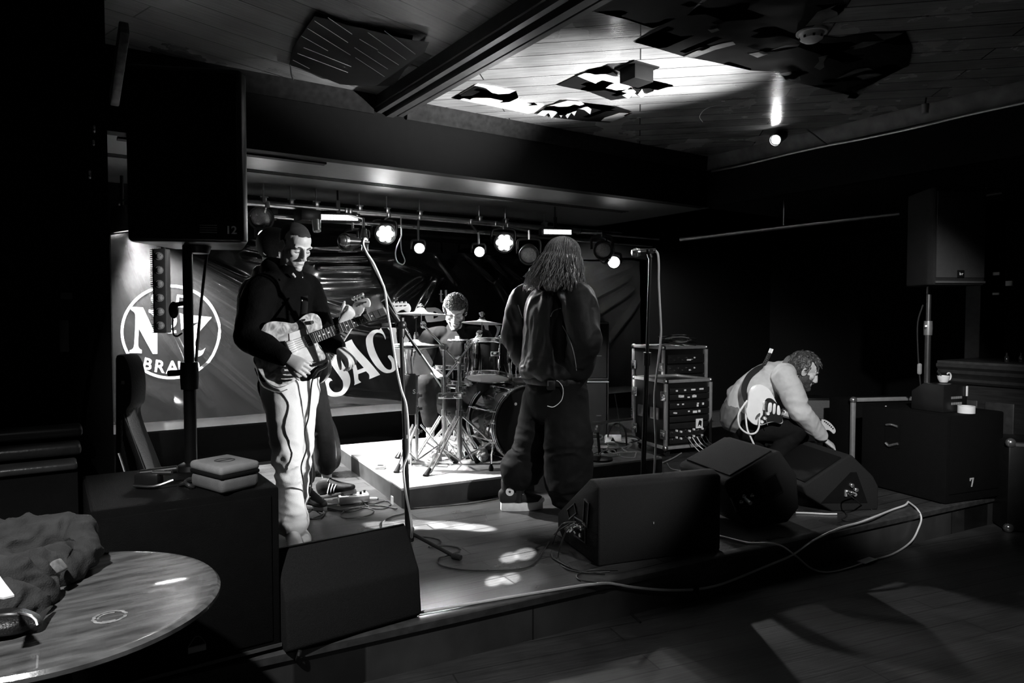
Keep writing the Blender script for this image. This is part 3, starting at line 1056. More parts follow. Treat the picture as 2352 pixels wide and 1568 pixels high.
# cables drooping from the bar
t = nb(); tube(t, [py_(921, 496, TRUSS_Y)] + [pd(*q, 5.75) for q in ((921, 512), (922, 540), (914, 560), (908, 580), (912, 600), (924, 607), (930, 598), (922, 575), (920, 540))], .005, 6, smooth=4)
single('hanging_cable', t, mat('grey_cable', .3, .4), 'loop of cable hanging from the lighting bar right of the clustered lamp', 'cable')
t = nb(); tube(t, [py_(1392, 538, TRUSS_Y)] + [pd(*q, 6.75) for q in ((1392, 555), (1372, 562), (1366, 578), (1378, 596), (1390, 606), (1402, 594), (1408, 578), (1402, 562), (1390, 572))], .006, 6, smooth=4)
single('hanging_cable', t, M_CABLE_B, 'heart shaped loop of cable hanging right of the singer', 'cable')
t = nb(); cyl(t, pd(1562, 550, 6.6), pd(2066, 490, 5.6), .018, n=12); 
p = pd(1800, 521, 6.13); cyl(t, p, V((p.x, p.y, HB - .002)), .008, n=8)
single('side_pipe', t, M_STEEL, 'long steel pipe hung over the dark right of the stage', 'pipe')
t = nb(); cyl(t, pd(2200, 457, 5.6), pd(2302, 441, 5.4), .016, n=12); p = pd(2265, 446, 5.5); cyl(t, p, V((p.x, p.y, HB - .002)), .008, n=8)
single('side_pipe', t, M_STEEL, 'short steel pipe hung near the right wall', 'pipe')

# ------------------------------------------------------------------ drum riser and kit
RZT = .13
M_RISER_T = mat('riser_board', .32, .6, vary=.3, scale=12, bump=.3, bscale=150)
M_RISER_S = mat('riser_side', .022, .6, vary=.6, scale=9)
FLp, FRp = gp(922, 1121, RZT), gp(1521, 1049, RZT)
BLp = gp(775, 1022, RZT)
BRp = FRp + (BLp - FLp)
RIS = thing('drum_riser', 'low wooden drum riser with a pale worn top and dark sides', 'drum riser', (3.0, 4.9, 0))
q4 = [(p.x, p.y) for p in (FLp, FRp, BRp, BLp)]
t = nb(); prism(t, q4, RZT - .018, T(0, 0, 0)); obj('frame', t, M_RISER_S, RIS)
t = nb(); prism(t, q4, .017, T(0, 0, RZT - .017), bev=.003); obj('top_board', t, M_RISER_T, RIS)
t = nb(); c = gp(902, 1148, .06); u = (BLp - FLp).normalized(); box(t, (0, 0, 0), (.04, .006, .05), axes(u, V((0, 0, 1)).cross(u), UP, c + V((-.004, 0, 0)))); obj('socket_plate', t, M_PAPER, RIS)

M_SHELL = mat('drum_shell', .012, .1, coat=1.0, spec=.6)
M_HEADW = mat('drum_head', .8, .45, vary=.04)
M_HEADB = mat('kick_head', .012, .35)
M_CYM = mat('cymbal_bronze', .7, .3, metal=.45, vary=.15, scale=40)


def ground(p, z=RZT):
    return V((p.x, p.y, z))


def tripod(th, base, h, leg, az0, n=3, r=.009, foot_len=.07, double=True, brace=True, leg_name='leg'):
    """folding legs from a collar at height h out to radius leg"""
    for k in range(n):
        a = R_(az0 + k * 360 / n)
        dr = V((math.cos(a), math.sin(a), 0)); sd = V((-dr.y, dr.x, 0))
        top, ft = base + V((0, 0, h)) + dr * .03, base + dr * leg
        t = nb()
        for s in ((-1, 1) if double else (0,)):
            tube(t, [top + sd * s * .016, ft + V((0, 0, .02)) - dr * .04 + sd * s * .016, ft + V((0, 0, .012)) + sd * s * .004], r, 8)
        L = obj(leg_name, t, M_CHROME, th)
        t = nb(); dd = (ft - top).normalized(); cyl(t, ft - dd * foot_len, ft, .012, .022, 10); obj('rubber_foot', t, M_RUBBER, L)
        if brace:
            t = nb()
            mid = top.lerp(ft, .52)
            tube(t, [base + V((0, 0, .03)), mid], .007, 6); obj('brace', t, M_CHROME, L)


def cymbal(label, c, R, nrm, bell=.22, par_th=None):
    m = zto(nrm, FWD); m.translation = c
    pr = [(0, .055 * R / .23), (R * bell * .5, .05 * R / .23), (R * bell, .022), (R * bell * 1.1, .018), (R * .6, .009), (R, 0), (R, -.002), (R * .6, .006), (R * bell * 1.1, .014), (R * bell, .018), (0, .05 * R / .23)]
    t = nb(); lathe(t, pr, 56, m)
    return t, m


# hi-hat
hp = pd(956, 793, 5.2); hb = ground(hp)
hh = thing('hi_hat', 'pair of hi-hat cymbals on a chrome pedal stand left of the drummer', 'hi-hat', hb)
for nm, dz, fl in (('top_cymbal', .006, 1), ('bottom_cymbal', -.012, -1)):
    t, m = cymbal('', hp + V((0, 0, dz)), .178, V((.02, 0, fl))); obj(nm, t, M_CYM, hh)
t = nb(); cyl(t, hb + V((0, 0, .55)), hp + V((0, 0, .2)), .004, n=8); obj('pull_rod', t, M_CHROME, hh)
t = nb(); lathe(t, [(0, 0), (.018, 0), (.02, .03), (.012, .06), (0, .06)], 14, T(hp + V((0, 0, .04)))); obj('clutch', t, M_CHROME, hh)
t = nb(); cyl(t, hb + V((0, 0, .05)), hp + V((0, 0, -.06)), .013, n=14); lathe(t, [(0, -.06), (.022, -.06), (.03, -.03), (.03, -.02), (0, -.02)], 16, T(hp)); obj('stand_pole', t, M_CHROME, hh)
for z in (.25, .42, .52):
    t = nb(); lathe(t, [(0, -.02), (.02, -.02), (.02, .02), (0, .02)], 14, T(hb + V((0, 0, z)))); box(t, hb + V((.025, -.01, z)), (.03, .012, .02)); obj('collar', t, M_CHROME, hh)
tripod(hh, hb, .3, .3, 95, 3, .006)
pdl = V((.64, -.77, 0)); ps = V((.77, .64, 0))
t = nb(); m = axes(pdl, ps, UP, hb + V((0, 0, .02))); box(t, (.12, 0, .0), (.30, .095, .012), m @ RY(9) , bev=.003); obj('pedal_plate', t, M_STEEL, hh)
t = nb()
for s in (-1, 1): tube(t, [m @ V((-.02, s * .06, -.015)), m @ V((-.02, s * .06, .17)), m @ V((-.02, s * .02, .2))], .007, 8)
tube(t, [m @ V((-.02, -.06, -.012)), m @ V((-.02, .06, -.012))], .007, 8); tube(t, [m @ V((-.02, -.02, .2)), m @ V((-.02, .02, .2))], .007, 8)
tube(t, [m @ V((-.02, -.06, -.012)), m @ V((.26, -.05, -.012)), m @ V((.26, .05, -.012)), m @ V((-.02, .06, -.012))], .005, 6)
obj('pedal_frame', t, M_CHROME, hh)


def boom_stand(label, base_px, d, top_px, tilt_px, cym_px, R, az0, legh=.32, legr=.34, poler=.016):
    top = pd(top_px[0], top_px[1], d)
    b = ground(top)
    th = thing('cymbal_stand', label, 'cymbal stand', b)
    t = nb(); cyl(t, b + V((0, 0, .04)), top + V((0, 0, -.25)), poler, n=16); cyl(t, top + V((0, 0, -.27)), top, poler * .75, n=14); obj('pole', t, M_CHROME, th)
    for z in (legh + .02, legh + .2, top.z - RZT - .26):
        t = nb(); lathe(t, [(0, -.03), (poler * 1.5, -.03), (poler * 1.6, 0), (poler * 1.5, .03), (0, .03)], 16, T(b + V((0, 0, z)))); box(t, b + V((.03, -.015, z)), (.035, .012, .025), bev=.003); obj('collar', t, M_CHROME, th)
    t = nb(); lathe(t, [(0, -.03), (.028, -.028), (.03, 0), (.026, .028), (0, .03)], 16, T(top) @ RX(90)); obj('tilter', t, M_CHROME, th)
    t = nb(); tp = pd(tilt_px[0], tilt_px[1], d - .02); ax = (tp - top).normalized(); cyl(t, top - ax * .16, tp, .009, n=12); obj('boom_arm', t, M_CHROME, th)
    cc = pd(cym_px[0], cym_px[1], d - .04)
    t = nb(); ell(t, tp, (.024, .024, .028)); tube(t, [tp, V((cc.x, cc.y, tp.z + .02)), cc + V((0, 0, .07))], .006, 8); obj('cymbal_rod', t, M_CHROME, th)
    t = nb(); lathe(t, [(0, .018), (.02, .018), (.02, .045), (0, .045)], 14, T(cc)); obj('felt', t, M_RUBBER, th)
    t = nb(); lathe(t, [(0, .05), (.014, .05), (.016, .065), (.009, .085), (0, .085)], 10, T(cc)); box(t, cc + V((0, 0, .068)), (.05, .006, .014), bev=.003); obj('wing_nut', t, M_CHROME, th)
    tripod(th, b, legh, legr, az0, 3, .0075)
    return th, b, cc


s1, b1, c1 = boom_stand('chrome boom cymbal stand left of the thick centre stand by the drums', None, 5.38, (1020, 797), (972, 746), (967, 722), .23, 60, .34, .30)
t, m = cymbal('', c1, .23, V((.03, 0, 1)).normalized() + FWD * .015)
single('crash_cymbal', t, M_CYM, 'large bright crash cymbal level with the drummer\'s mouth', 'cymbal', at=c1)
s2, b2, c2 = boom_stand('thick chrome cymbal stand with wide double legs at the front of the riser', None, 5.2, (1055, 826), (1101, 766), (1107, 742), .15, 208, .36, .44, .02)
t, m = cymbal('', c2, .15, V((.05, 0, 1)).normalized() + FWD * .06)
single('splash_cymbal', t, M_CYM, 'small cymbal on the boom over the rack tom', 'cymbal', at=c2)
# clamp bar between the stands
a, b = pd(1011, 908, 5.22), pd(1066, 907, 5.14)
t = nb(); u = (b - a).normalized(); mm = axes(u, UP.cross(u), UP, (a + b) / 2)
box(t, (0, -.02, 0), ((b - a).length, .03, .045), mm, bev=.006)
for k in (-1, 1):
    lathe(t, [(0, 0), (.012, 0), (.014, .014), (.008, .02), (0, .02)], 12, mm @ T(k * .05, -.035, 0) @ RX(90))
obj('clamp_bar', t, M_CHROME, s2)


def drum(th, m, R, L, lugs=6, bottom=M_HEADW, top=M_HEADW, hoop=M_CHROME, hoopw=.03, badge=None, lug_len=.07):
    """shell along local z from 0 to L"""
    t = nb(); lathe(t, [(0, .004), (R, .004), (R, L - .004), (0, L - .004)], 48, m); obj('shell', t, M_SHELL, th)
    for nm, z0, mt, sgn in (('bottom_head', -.004, bottom, -1), ('top_head', L + .004, top, 1)):
        t = nb(); lathe(t, [(0, z0), (R * .96, z0), (R * 1.005, z0 - sgn * .012), (R * .98, z0 - sgn * .014)], 48, m); obj(nm, t, mt, th)
        t = nb(); z = z0 - sgn * .014
        lathe(t, [(R * 1.005, z - .5 * hoopw), (R * 1.035, z - .5 * hoopw), (R * 1.045, z), (R * 1.035, z + .5 * hoopw), (R * 1.0, z + .5 * hoopw), (R * 1.0, z - .4 * hoopw)], 48, m)
        for zz in (-.5, .5): torus(t, m @ T(0, 0, z + zz * hoopw), R * 1.035, .004, 48, 6)
        obj('hoop', t, hoop, th)
    for k in range(lugs):
        a = 360 / lugs * (k + .5)
        mk = m @ RZ(a)
        t = nb()
        for z in (L * .3, L * .7) if L < .34 else (L * .22, L * .78):
            box(t, (R + .009, 0, z), (.02, .018, lug_len), mk, bev=.006)
        cyl(t, mk @ V((R + .016, 0, .0)), mk @ V((R + .016, 0, L)), .0035, n=8)
        obj('lug', t, M_CHROME, th)


# rack tom, bottom head tilted to the room
ta = (UP * .96 + FWD * .28 + RGT * .02).normalized()
tb = pd(1120, 868, 5.22)
mt_ = zto(ta, RGT); mt_.translation = tb
tom = thing('rack_tom', 'black rack tom with white lower head right of the drummer', 'drum', mt_)
drum(tom, mt_, .162, .265, 6)
bc = pl(1137, 813, tb - FWD * .17, -FWD); bc = pd(1137, 813, 5.02)
mb = axes(RGT, ta, RGT.cross(ta), bc)
t = nb(); box(t, (0, 0, 0), (.062, .034, .004), mb, bev=.001); bd = obj('badge', t, M_ALU, tom)
t = nb(); box(t, (0, .005, .003), (.054, .018, .002), mb); obj('badge_field', t, M_BLACK, bd)
t = nb(); box(t, (-.002, .005, .0045), (.014, .012, .002), mb); box(t, (-.002, .005, .0045), (.026, .004, .002), mb); obj('badge_mark', t, M_LABEL, bd)
t = nb(); a = mt_ @ V((.1, .16, .1)); tube(t, [a, a + V((.05, .05, -.12)), V((3.05, 4.55, .74)), V((3.02, 4.5, .66))], .014, 10, smooth=4); obj('tom_mount', t, M_CHROME, tom)
# second tom mostly behind the singer
m2 = zto(UP * .97 + FWD * .2, RGT); m2.translation = pd(1213, 872, 5.45)
tm2 = thing('rack_tom', 'black rack tom partly hidden behind the long haired singer', 'drum', m2)
drum(tm2, m2, .178, .28, 6)
t = nb(); a = m2 @ V((-.1, .1, .0)); tube(t, [a, a + V((-.04, .02, -.08)), V((3.12, 4.5, .66))], .014, 10, smooth=4); obj('tom_mount', t, M_CHROME, tm2)
# snare
ms = zto(UP + FWD * .06); ms.translation = pd(1052, 880, 5.62)
sn = thing('snare_drum', 'chrome hooped snare drum between the cymbal stands in front of the drummer', 'drum', ms)
drum(sn, ms, .178, .14, 8, lug_len=.04)
gb = ground(ms.translation)
t = nb(); cyl(t, gb + V((0, 0, .1)), ms.translation - V((0, 0, .02)), .013, n=12); obj('stand_pole', t, M_CHROME, sn)
for k in range(3):
    t = nb(); dr = V((math.cos(2.1 * k), math.sin(2.1 * k), 0)); o_ = ms.translation; tube(t, [o_ - V((0, 0, .04)), o_ + dr * .18 - V((0, 0, .03)), o_ + dr * .2 + V((0, 0, .02))], .008, 6); obj('basket_arm', t, M_CHROME, sn)
tripod(sn, gb, .22, .24, 20, 3, .006)
# kick drum
KX = V((2.99, 4.29, RZT + .30))
mk = axes((0, 0, -1), (-1, 0, 0), (0, 1, 0), KX)
kick = thing('kick_drum', 'black glossy kick drum with dark front head beside the singer', 'drum', mk)
drum(kick, mk, .275, .40, 8, bottom=M_HEADB, hoop=mat('hoop_black', .012, .2, coat=.8), hoopw=.045)
for z in (.006, .03, .37, .394):
    t = nb(); torus(t, mk @ T(0, 0, z), .289, .0045, 64, 8); obj('chrome_inlay', t, M_CHROME, kick)
for s in (-1, 1):
    t = nb(); p = KX + V((s * .25, .06, -.12)); tube(t, [p, p + V((s * .06, -.06, -.08)), V((p.x + s * .1, p.y - .12, RZT + .012))], .007, 8); ell(t, p, (.02, .02, .02)); sp_ = obj('spur', t, M_CHROME, kick)
    t = nb(); q = V((p.x + s * .1, p.y - .12, RZT)); lathe(t, [(0, 0), (.016, 0), (.018, .02), (.008, .05), (0, .05)], 12, T(q)); obj('rubber_foot', t, M_RUBBER, sp_)
for k in range(8):
    t = nb(); mkk = mk @ RZ(45 * k + 8); box(t, (.292, 0, .01), (.018, .03, .05), mkk, bev=.004)
    obj('hoop_claw', t, M_CHROME, kick)
t = nb(); ell(t, KX + V((-.1, -.006, .16)), (.012, .004, .012)); obj('head_dot', t, M_LABEL, kick)
# throne
th_c = ground(pd(1044, 900, 5.98))
thr = thing('drum_throne', 'round black padded drum stool under the drummer', 'stool', th_c)
t = nb(); lathe(t, [(0, .42), (.16, .42), (.175, .44), (.175, .49), (.15, .515), (0, .52)], 30, T(th_c)); obj('seat', t, mat('vinyl_pad', .012, .5), thr)
t = nb(); cyl(t, th_c + V((0, 0, .08)), th_c + V((0, 0, .42)), .016, n=12); obj('pole', t, M_CHROME, thr)
tripod(thr, th_c, .22, .26, 45, 3, .008)
# stick bag with sticks
sb = pd(941, 905, 5.04)
bag = thing('stick_bag', 'dark stick bag hung by the hi-hat stand with S on its side', 'stick bag', sb)
t = nb(); mm = axes(RGT, -FWD, UP, sb); box(t, (-.005, 0, 0), (.105, .05, .30), mm, bev=.015); obj('pouch', t, mat('bag_cloth', .02, .8, bump=.4, bscale=200), bag)
t = text_bm('S', .045, axes(RGT, UP, -FWD, sb + RGT * .036 - FWD * .026 + V((0, 0, .02))), .0006); obj('print', t, M_LABEL, bag)
t = nb(); tube(t, [sb + V((0, 0, .15)), sb + (hb - sb) * .6 + V((0, 0, .7)) , V((hb.x, hb.y, sb.z + .22))], .006, 6, smooth=4); obj('strap', t, M_CABLE_B, bag)
for i, (x0, x1, y1) in enumerate(((933, 924, 806), (938, 929, 800), (943, 934, 812), (946, 938, 802), (950, 946, 818))):
    a, b = pd(x0, 880, 5.04 + .006 * (i % 2)), pd(x1, y1, 5.03 + .012 * (i % 2))
    t = nb(); tube(t, [a, a.lerp(b, .8), b], [.007, .007, .004], 10)
    single('drum_stick', t, mat('stick_wood', .75, .5), 'pale drum stick standing in the dark stick bag', 'drum stick', 'drum sticks in the stick bag', at=a)
# crumpled white paper clipped on the hi-hat stand
t = nb()
vs_, tr_ = fill([[(0, 0), (.13, .01), (.15, .10), (.1, .19), (.02, .17)]], .02)
bv = [t.verts.new(pd(948, 862, 5.1) + RGT * p.x + UP * p.y - FWD * .022 * noise.noise(V((p.x * 22, p.y * 22, 3)))) for p in vs_]
for f in tr_: t.faces.new([bv[i] for i in f])
bmesh.ops.solidify(t, geom=list(t.faces), thickness=.001)
single('paper_sheet', t, M_PAPER, 'crumpled white paper hanging at the hi-hat stand beside the sticks', 'paper')
# drum mic on the tom rim
dm = thing('drum_microphone', 'short black microphone clipped on the rack tom rim near the singer', 'microphone', pd(1158, 772, 5.2))
t = nb(); a, b = pd(1148, 776, 5.2), pd(1168, 765, 5.25); cyl(t, a, b, .017, .019, 16); obj('body', t, M_PLAST, dm)
t = nb(); ell(t, a, (.02, .02, .02)); obj('mesh_head', t, M_STEEL, dm)
t = nb(); tube(t, [b, b + V((.02, .02, -.05)), mt_ @ V((.1, .12, .26))], .006, 6, smooth=3); obj('clip', t, M_PLAST, dm)

# small device on the riser edge
dv_c = gp(874, 1076, RZT)
dv = thing('tuner_box', 'small pale box with dark screen lying on the riser corner', 'device', dv_c)
t = nb(); m = axes(RGT, FWD, UP, dv_c + V((0, 0, .012))); box(t, (0, 0, 0), (.07, .055, .024), m, bev=.004); obj('case', t, M_WHITE, dv)
t = nb(); box(t, (0, 0, .0125), (.045, .036, .002), m); obj('screen', t, M_PLAST, dv)


# ------------------------------------------------------------------ cables
def cable(label, pts, r=.004, m=M_CABLE_B, group=None, k=6, cat='cable', name='cable'):
    t = nb(); tube(t, pts, r, 7, smooth=k)
    return single(name, t, m, label, cat, group)


def gl(l, z=.006): return [gp(x, y, z) for x, y in l]


cable('black cable looped on the boards beside the riser corner', gl([(705, 1157), (745, 1165), (805, 1175), (850, 1160), (885, 1150), (897, 1158), (880, 1168), (850, 1165), (835, 1150), (870, 1145)]))
cable('black cable making a wide oval loop under the pedal unit', gl([(700, 1190), (712, 1192), (742, 1180), (735, 1170), (700, 1168), (720, 1162), (770, 1172), (830, 1165), (858, 1172), (845, 1184), (800, 1190), (782, 1183), (800, 1170), (860, 1160), (912, 1168)], .006))
cable('black cable coiled near the bass player\'s feet', gl([(692, 1150), (720, 1166), (745, 1175), (735, 1190), (712, 1190), (700, 1180), (730, 1165), (790, 1155), (812, 1150)], .006))
cable('black cable curving from the riser to the microphone stand', gl([(932, 1178), (900, 1186), (880, 1198), (878, 1210)], .006))
cable('thin cable running along the foot of the riser front', gl([(940, 1168), (1000, 1163), (1080, 1156), (1150, 1143)], .006))
cable('black cable sweeping over the boards from the front stand to the big wedge', gl([(1056, 1266), (1030, 1275), (1008, 1282), (1012, 1297), (1060, 1308), (1130, 1310), (1200, 1305), (1230, 1290), (1250, 1262), (1275, 1225)], .006) + [pd(1300, 1208, 3.5), pd(1318, 1198, 3.48)])
cable('black cable looping down from the wedge sockets to the boards', [pd(1322, 1198, 3.48), pd(1290, 1205, 3.42)] + gl([(1270, 1245), (1268, 1275), (1285, 1290), (1330, 1310), (1390, 1318)], .006))
cable('second black cable hanging from the wedge sockets', [pd(1318, 1203, 3.48), pd(1300, 1220, 3.42)] + gl([(1282, 1280), (1300, 1305), (1350, 1315), (1400, 1312)], .006))
cable('black cable curled below the big wedge near the stage edge', gl([(1420, 1308), (1360, 1308), (1328, 1318), (1330, 1330), (1370, 1338)], .006))
cable('black cable loop behind the front wedge near the stand foot', gl([(948, 1232), (985, 1234), (1010, 1240), (1008, 1250), (985, 1256), (1010, 1252), (1048, 1256), (1058, 1262)], .006))

# ------------------------------------------------------------------ wedges
def wedge(name, label, m, w, prof, side='both', plate=-1, cat='monitor speaker', handle=True, baffle=None, tidy=1):
    """floor monitor; local x = width, profile in (y away from room, z up)"""
    th = thing(name, label, cat, m)
    t = nb()
    pm = axes((0, 1, 0), (0, 0, 1), (1, 0, 0), (-w / 2, 0, 0))
    prism(t, prof, w, pm, bev=.012, seg=3)
    obj('cabinet', t, M_CARPET, th, local=True)
    if baffle:
        (y0, z0), (y1, z1) = baffle
        u = V((0, y1 - y0, z1 - z0)); L = u.length; u.normalize(); n = V((1, 0, 0)).cross(u); n = n if n.z > 0 else -n
        mm = axes((1, 0, 0), u, V((1, 0, 0)).cross(u), V((0, (y0 + y1) / 2, (z0 + z1) / 2)) + n * .004)
        t = nb(); box(t, (0, 0, 0), (w - .04, L - .05, .012), mm, bev=.004); obj('grille', t, M_GRILLE, th, local=True)
    return th


def side_panel(th, w, sgn, y, z, rot, sy, sz, mt=M_PLAST, rim=True, name='handle_recess'):
    """recess with raised rim on the side at local x = sgn*w/2"""
    mm = axes((0, 1, 0), (0, 0, 1), (1, 0, 0), (sgn * (w / 2 + .001), y, z)) @ RZ(rot)
    t = nb(); box(t, (0, 0, 0), (sy, sz, .004), mm); o = obj(name, t, M_BLACK, th, local=True)
    t = nb()
    for a, b, c, d in ((0, sz / 2, sy + .012, .008), (0, -sz / 2, sy + .012, .008), (sy / 2, 0, .008, sz), (-sy / 2, 0, .008, sz)):
        box(t, (a, b, 0), (c, d, .014), mm, bev=.002)
    obj('recess_rim', t, M_PLAST, o, local=True)
    return o, mm


def jacks(parent, mm, spots, s=1, mt=M_CHROME):
    for x, y in spots:
        t = nb(); lathe(t, [(0, 0), (.013, 0), (.013, .02), (.008, .024), (0, .024)], 14, mm @ T(x, y, 0) @ (RX(180) if s < 0 else Matrix.Identity(4)))
        obj('socket', t, mt, parent, local=True)


# front wedge with its back to the room
p0, p1 = gp(655, 1502, 0), gp(962, 1414, 0)
u = (p1 - p0); w1 = u.length; u.normalize()
mW1 = axes(u, UP.cross(u), UP, (p0 + p1) / 2)
W1 = wedge('floor_monitor', 'black floor monitor with its plain back to the room at the stage edge', mW1, w1,
           [(0, 0), (-.03, .02), (-.01, .20), (.10, .352), (.125, .362), (.44, .12), (.44, 0)], baffle=((.13, .355), (.435, .12)))
t = nb(); box(t, (w1 / 2 - .02, -.012, .02), (.02, .004, .02)); obj('corner_screw', t, M_STEEL, W1, local=True)
t = nb(); box(t, (0, .112, .3605), (w1 - .02, .012, .004)); obj('top_seam', t, M_BLACK, W1, local=True)
# big centre wedge
p0, p1 = gp(1374, 1302, 0), gp(1655, 1263, 0)
u = (p1 - p0); w2 = u.length; u.normalize()
mW2 = axes(u, UP.cross(u), UP, (p0 + p1) / 2)
prof2 = [(0, 0), (0, .40), (.06, .425), (.10, .42), (.50, .14), (.50, .06), (.42, 0)]
W2 = wedge('floor_monitor', 'large black floor monitor with cables plugged in its left side at the stage edge', mW2, w2, prof2, baffle=((.11, .41), (.49, .145)))
o, mm = side_panel(W2, w2, -1, .13, .235, 8, .05, .13)
o, mm = side_panel(W2, w2, -1, .30, .20, -32, .10, .05)
o, mm = side_panel(W2, w2, -1, .20, .13, 0, .13, .10, name='connector_plate')
jacks(o, mm, [(-.04, .02), (0, .02), (.04, .02), (-.03, -.02), (.03, -.02)], -1)
t = nb()
for k, (y, z) in enumerate(((.18, .15), (.21, .14), (.24, .145))):
    a = V((-w2 / 2 - .01, y, z)); cyl(t, a, a + V((-.045, .0, -.006)), .011, n=10)
    cyl(t, a + V((-.045, 0, -.006)), a + V((-.065, 0, -.02)), .006, n=8)
obj('plug', t, M_STEEL, W2, local=True)
t = nb(); box(t, (-.05, -.002, .19), (.006, .004, .01)); obj('scuff_mark', t, M_ALU, W2, local=True)
# third wedge turned with its side to the room
p0, p1 = gp(1700, 1221, 0), gp(1826, 1198, 0)
xv = V((.62, .78, 0)).normalized(); yv = V((-.97, .24, 0)).normalized()
xv = UP.cross(yv) * -1
w3 = .52
yy = V((-.955, .297, 0)); xx = yy.cross(UP)   # yy: from tall back (right) to the low front (left)
o3 = gp(1790, 1209, 0)
mW3 = axes(xx, yy, UP, o3 + xx * w3 / 2)
prof3 = [(-.06, .02), (.20, .0), (.30, .12), (.375, .27), (.36, .30), (.06, .44), (.0, .45), (-.12, .30), (-.14, .10)]
W3 = wedge('floor_monitor', 'black floor monitor turned sideways beside the crouching guitarist', mW3, w3, prof3, baffle=((.35, .305), (.02, .455)))
s3 = -1
o, mm = side_panel(W3, w3, s3, .05, .245, -25, .09, .12)
o, mm = side_panel(W3, w3, s3, .24, .19, -25, .16, .09, name='connector_plate')
jacks(o, mm, [(-.04, .0), (.01, .02), (.04, .0)], s3)
t = nb(); a = mm @ V((.0, -.01, 0)); cyl(t, a, a + V((s3 * .05, 0, -.01)), .012, n=10); obj('plug', t, M_ALU, W3, local=True)
# fourth wedge, right
yy4 = V((-.90, .43, 0)).normalized(); xx4 = yy4.cross(UP)
o4 = gp(1985, 1172, 0)
w4 = .50
mW4 = axes(xx4, yy4, UP, o4 + xx4 * w4 / 2)
prof4 = [(-.10, .0), (.22, .0), (.40, .11), (.43, .17), (.12, .355), (.09, .36), (-.06, .22), (-.10, .15)]
W4 = wedge('floor_monitor', 'black floor monitor with a triangular side recess near the right speaker', mW4, w4, prof4, baffle=((.42, .175), (.13, .352)))
t = nb(); prism(t, [(-.02, .05), (.30, .06), (.10, .25), (.06, .25)], .004, axes((0, 1, 0), (0, 0, 1), (1, 0, 0), (-w4 / 2 - .004, 0, 0))); o = obj('side_recess', t, M_BLACK, W4, local=True)
mm = axes((0, 1, 0), (0, 0, 1), (1, 0, 0), (-w4 / 2 - .004, .1, .12))
jacks(o, mm, [(0, .0), (-.03, .02), (.03, .01), (.0, .05)], -1)
t = nb(); a = V((-w4 / 2 - .004, .1, .12)); cyl(t, a, a + V((-.05, 0, 0)), .012, n=10); box(t, a + V((-.01, .04, .0)), (.012, .012, .04)); obj('plug', t, M_ALU, W4, local=True)
cable('dark cable leaving the sockets of the right floor monitor', [mW4 @ V((-w4 / 2 - .05, .1, .12)), pd(1945, 1130, 4.25), pd(1962, 1145, 4.2)] + gl([(1985, 1164), (2002, 1170)], .006), .004)

# white cable along the stage edge and its loops
FZ = FL + .008
edge = lambda x, y: gp(x, y, .012)


def low(x, y):
    """on the room floor, or hanging just before the stage front where that comes first"""
    q = gp(x, y, FZ)
    if (q - E0).dot(en) < .03:
        q = pl(x, y, E0 + en * .03, en)
    return q

cable('long white cable running along the stage edge and down over the floor to the right', [gp(962, 1406, .010), gp(1080, 1386, .010), gp(1200, 1366, .010), gp(1330, 1345, .010), gp(1365, 1341, .014), low(1396, 1339), low(1420, 1342), low(1455, 1348), low(1520, 1354), low(1595, 1353), low(1660, 1340), low(1760, 1300), low(1820, 1274), low(1870, 1240), low(1930, 1212), low(1972, 1200), low(2010, 1186), gp(2050, 1170, .012), gp(2078, 1160, .012), gp(2086, 1152, .012)], .0062, M_CABLE_W, name='cable')
cable('white cable from the centre wedge dropping over the edge and under tape to the right', [gp(1652, 1230, .01), gp(1680, 1237, .01), gp(1720, 1246, .01), gp(1762, 1247, .014), low(1796, 1254), low(1830, 1278), low(1862, 1304), low(1900, 1314), low(1950, 1304), low(1995, 1288), low(2050, 1272), low(2092, 1244), low(2110, 1212), low(2116, 1188), gp(2106, 1168, .014), gp(2088, 1153, .012)], .0055, M_CABLE_W)
t = nb(); c = low(1992, 1288); box(t, c + V((0, 0, .004)), (.13, .05, .003), RZ(0)); single('floor_tape', t, mat('grey_tape', .75, .6), 'strip of pale tape holding the white cable to the floor', 'tape')
t = nb(); c = low(1596, 1353); torus(t, T(c) @ RY(90), .012, .006, 14, 6); box(t, c, (.03, .03, .02)); single('cable_tie', t, M_RUBBER, 'black tape wrapped round the white cable on the floor', 'tape')
cable('white jack lead lying on the boards right of the third wedge', gl([(1828, 1177), (1860, 1178), (1895, 1180), (1922, 1180)], .006), .006, M_CABLE_W)
cable('dark lead looping on the boards before the right floor monitor', gl([(1895, 1150), (1930, 1166), (1945, 1182), (1935, 1192), (1955, 1196), (1990, 1185), (2005, 1190)], .006), .005)
cable('thin dark cable trailing on the floor before the stage edge', [gp(1408, 1362, FZ), gp(1425, 1385, FZ), gp(1445, 1405, FZ), gp(1470, 1428, FZ)], .005)
cable('thick black cable running off the stage corner at the front', [gp(690, 1492, .0 + .012), gp(684, 1510, -.02), gp(672, 1540, FZ), gp(655, 1580, FZ)], .008)
cable('black cable bundle behind the tall left subwoofer', gl([(642, 1400), (652, 1420), (645, 1440), (655, 1452), (642, 1470), (660, 1480)], .01), .008)

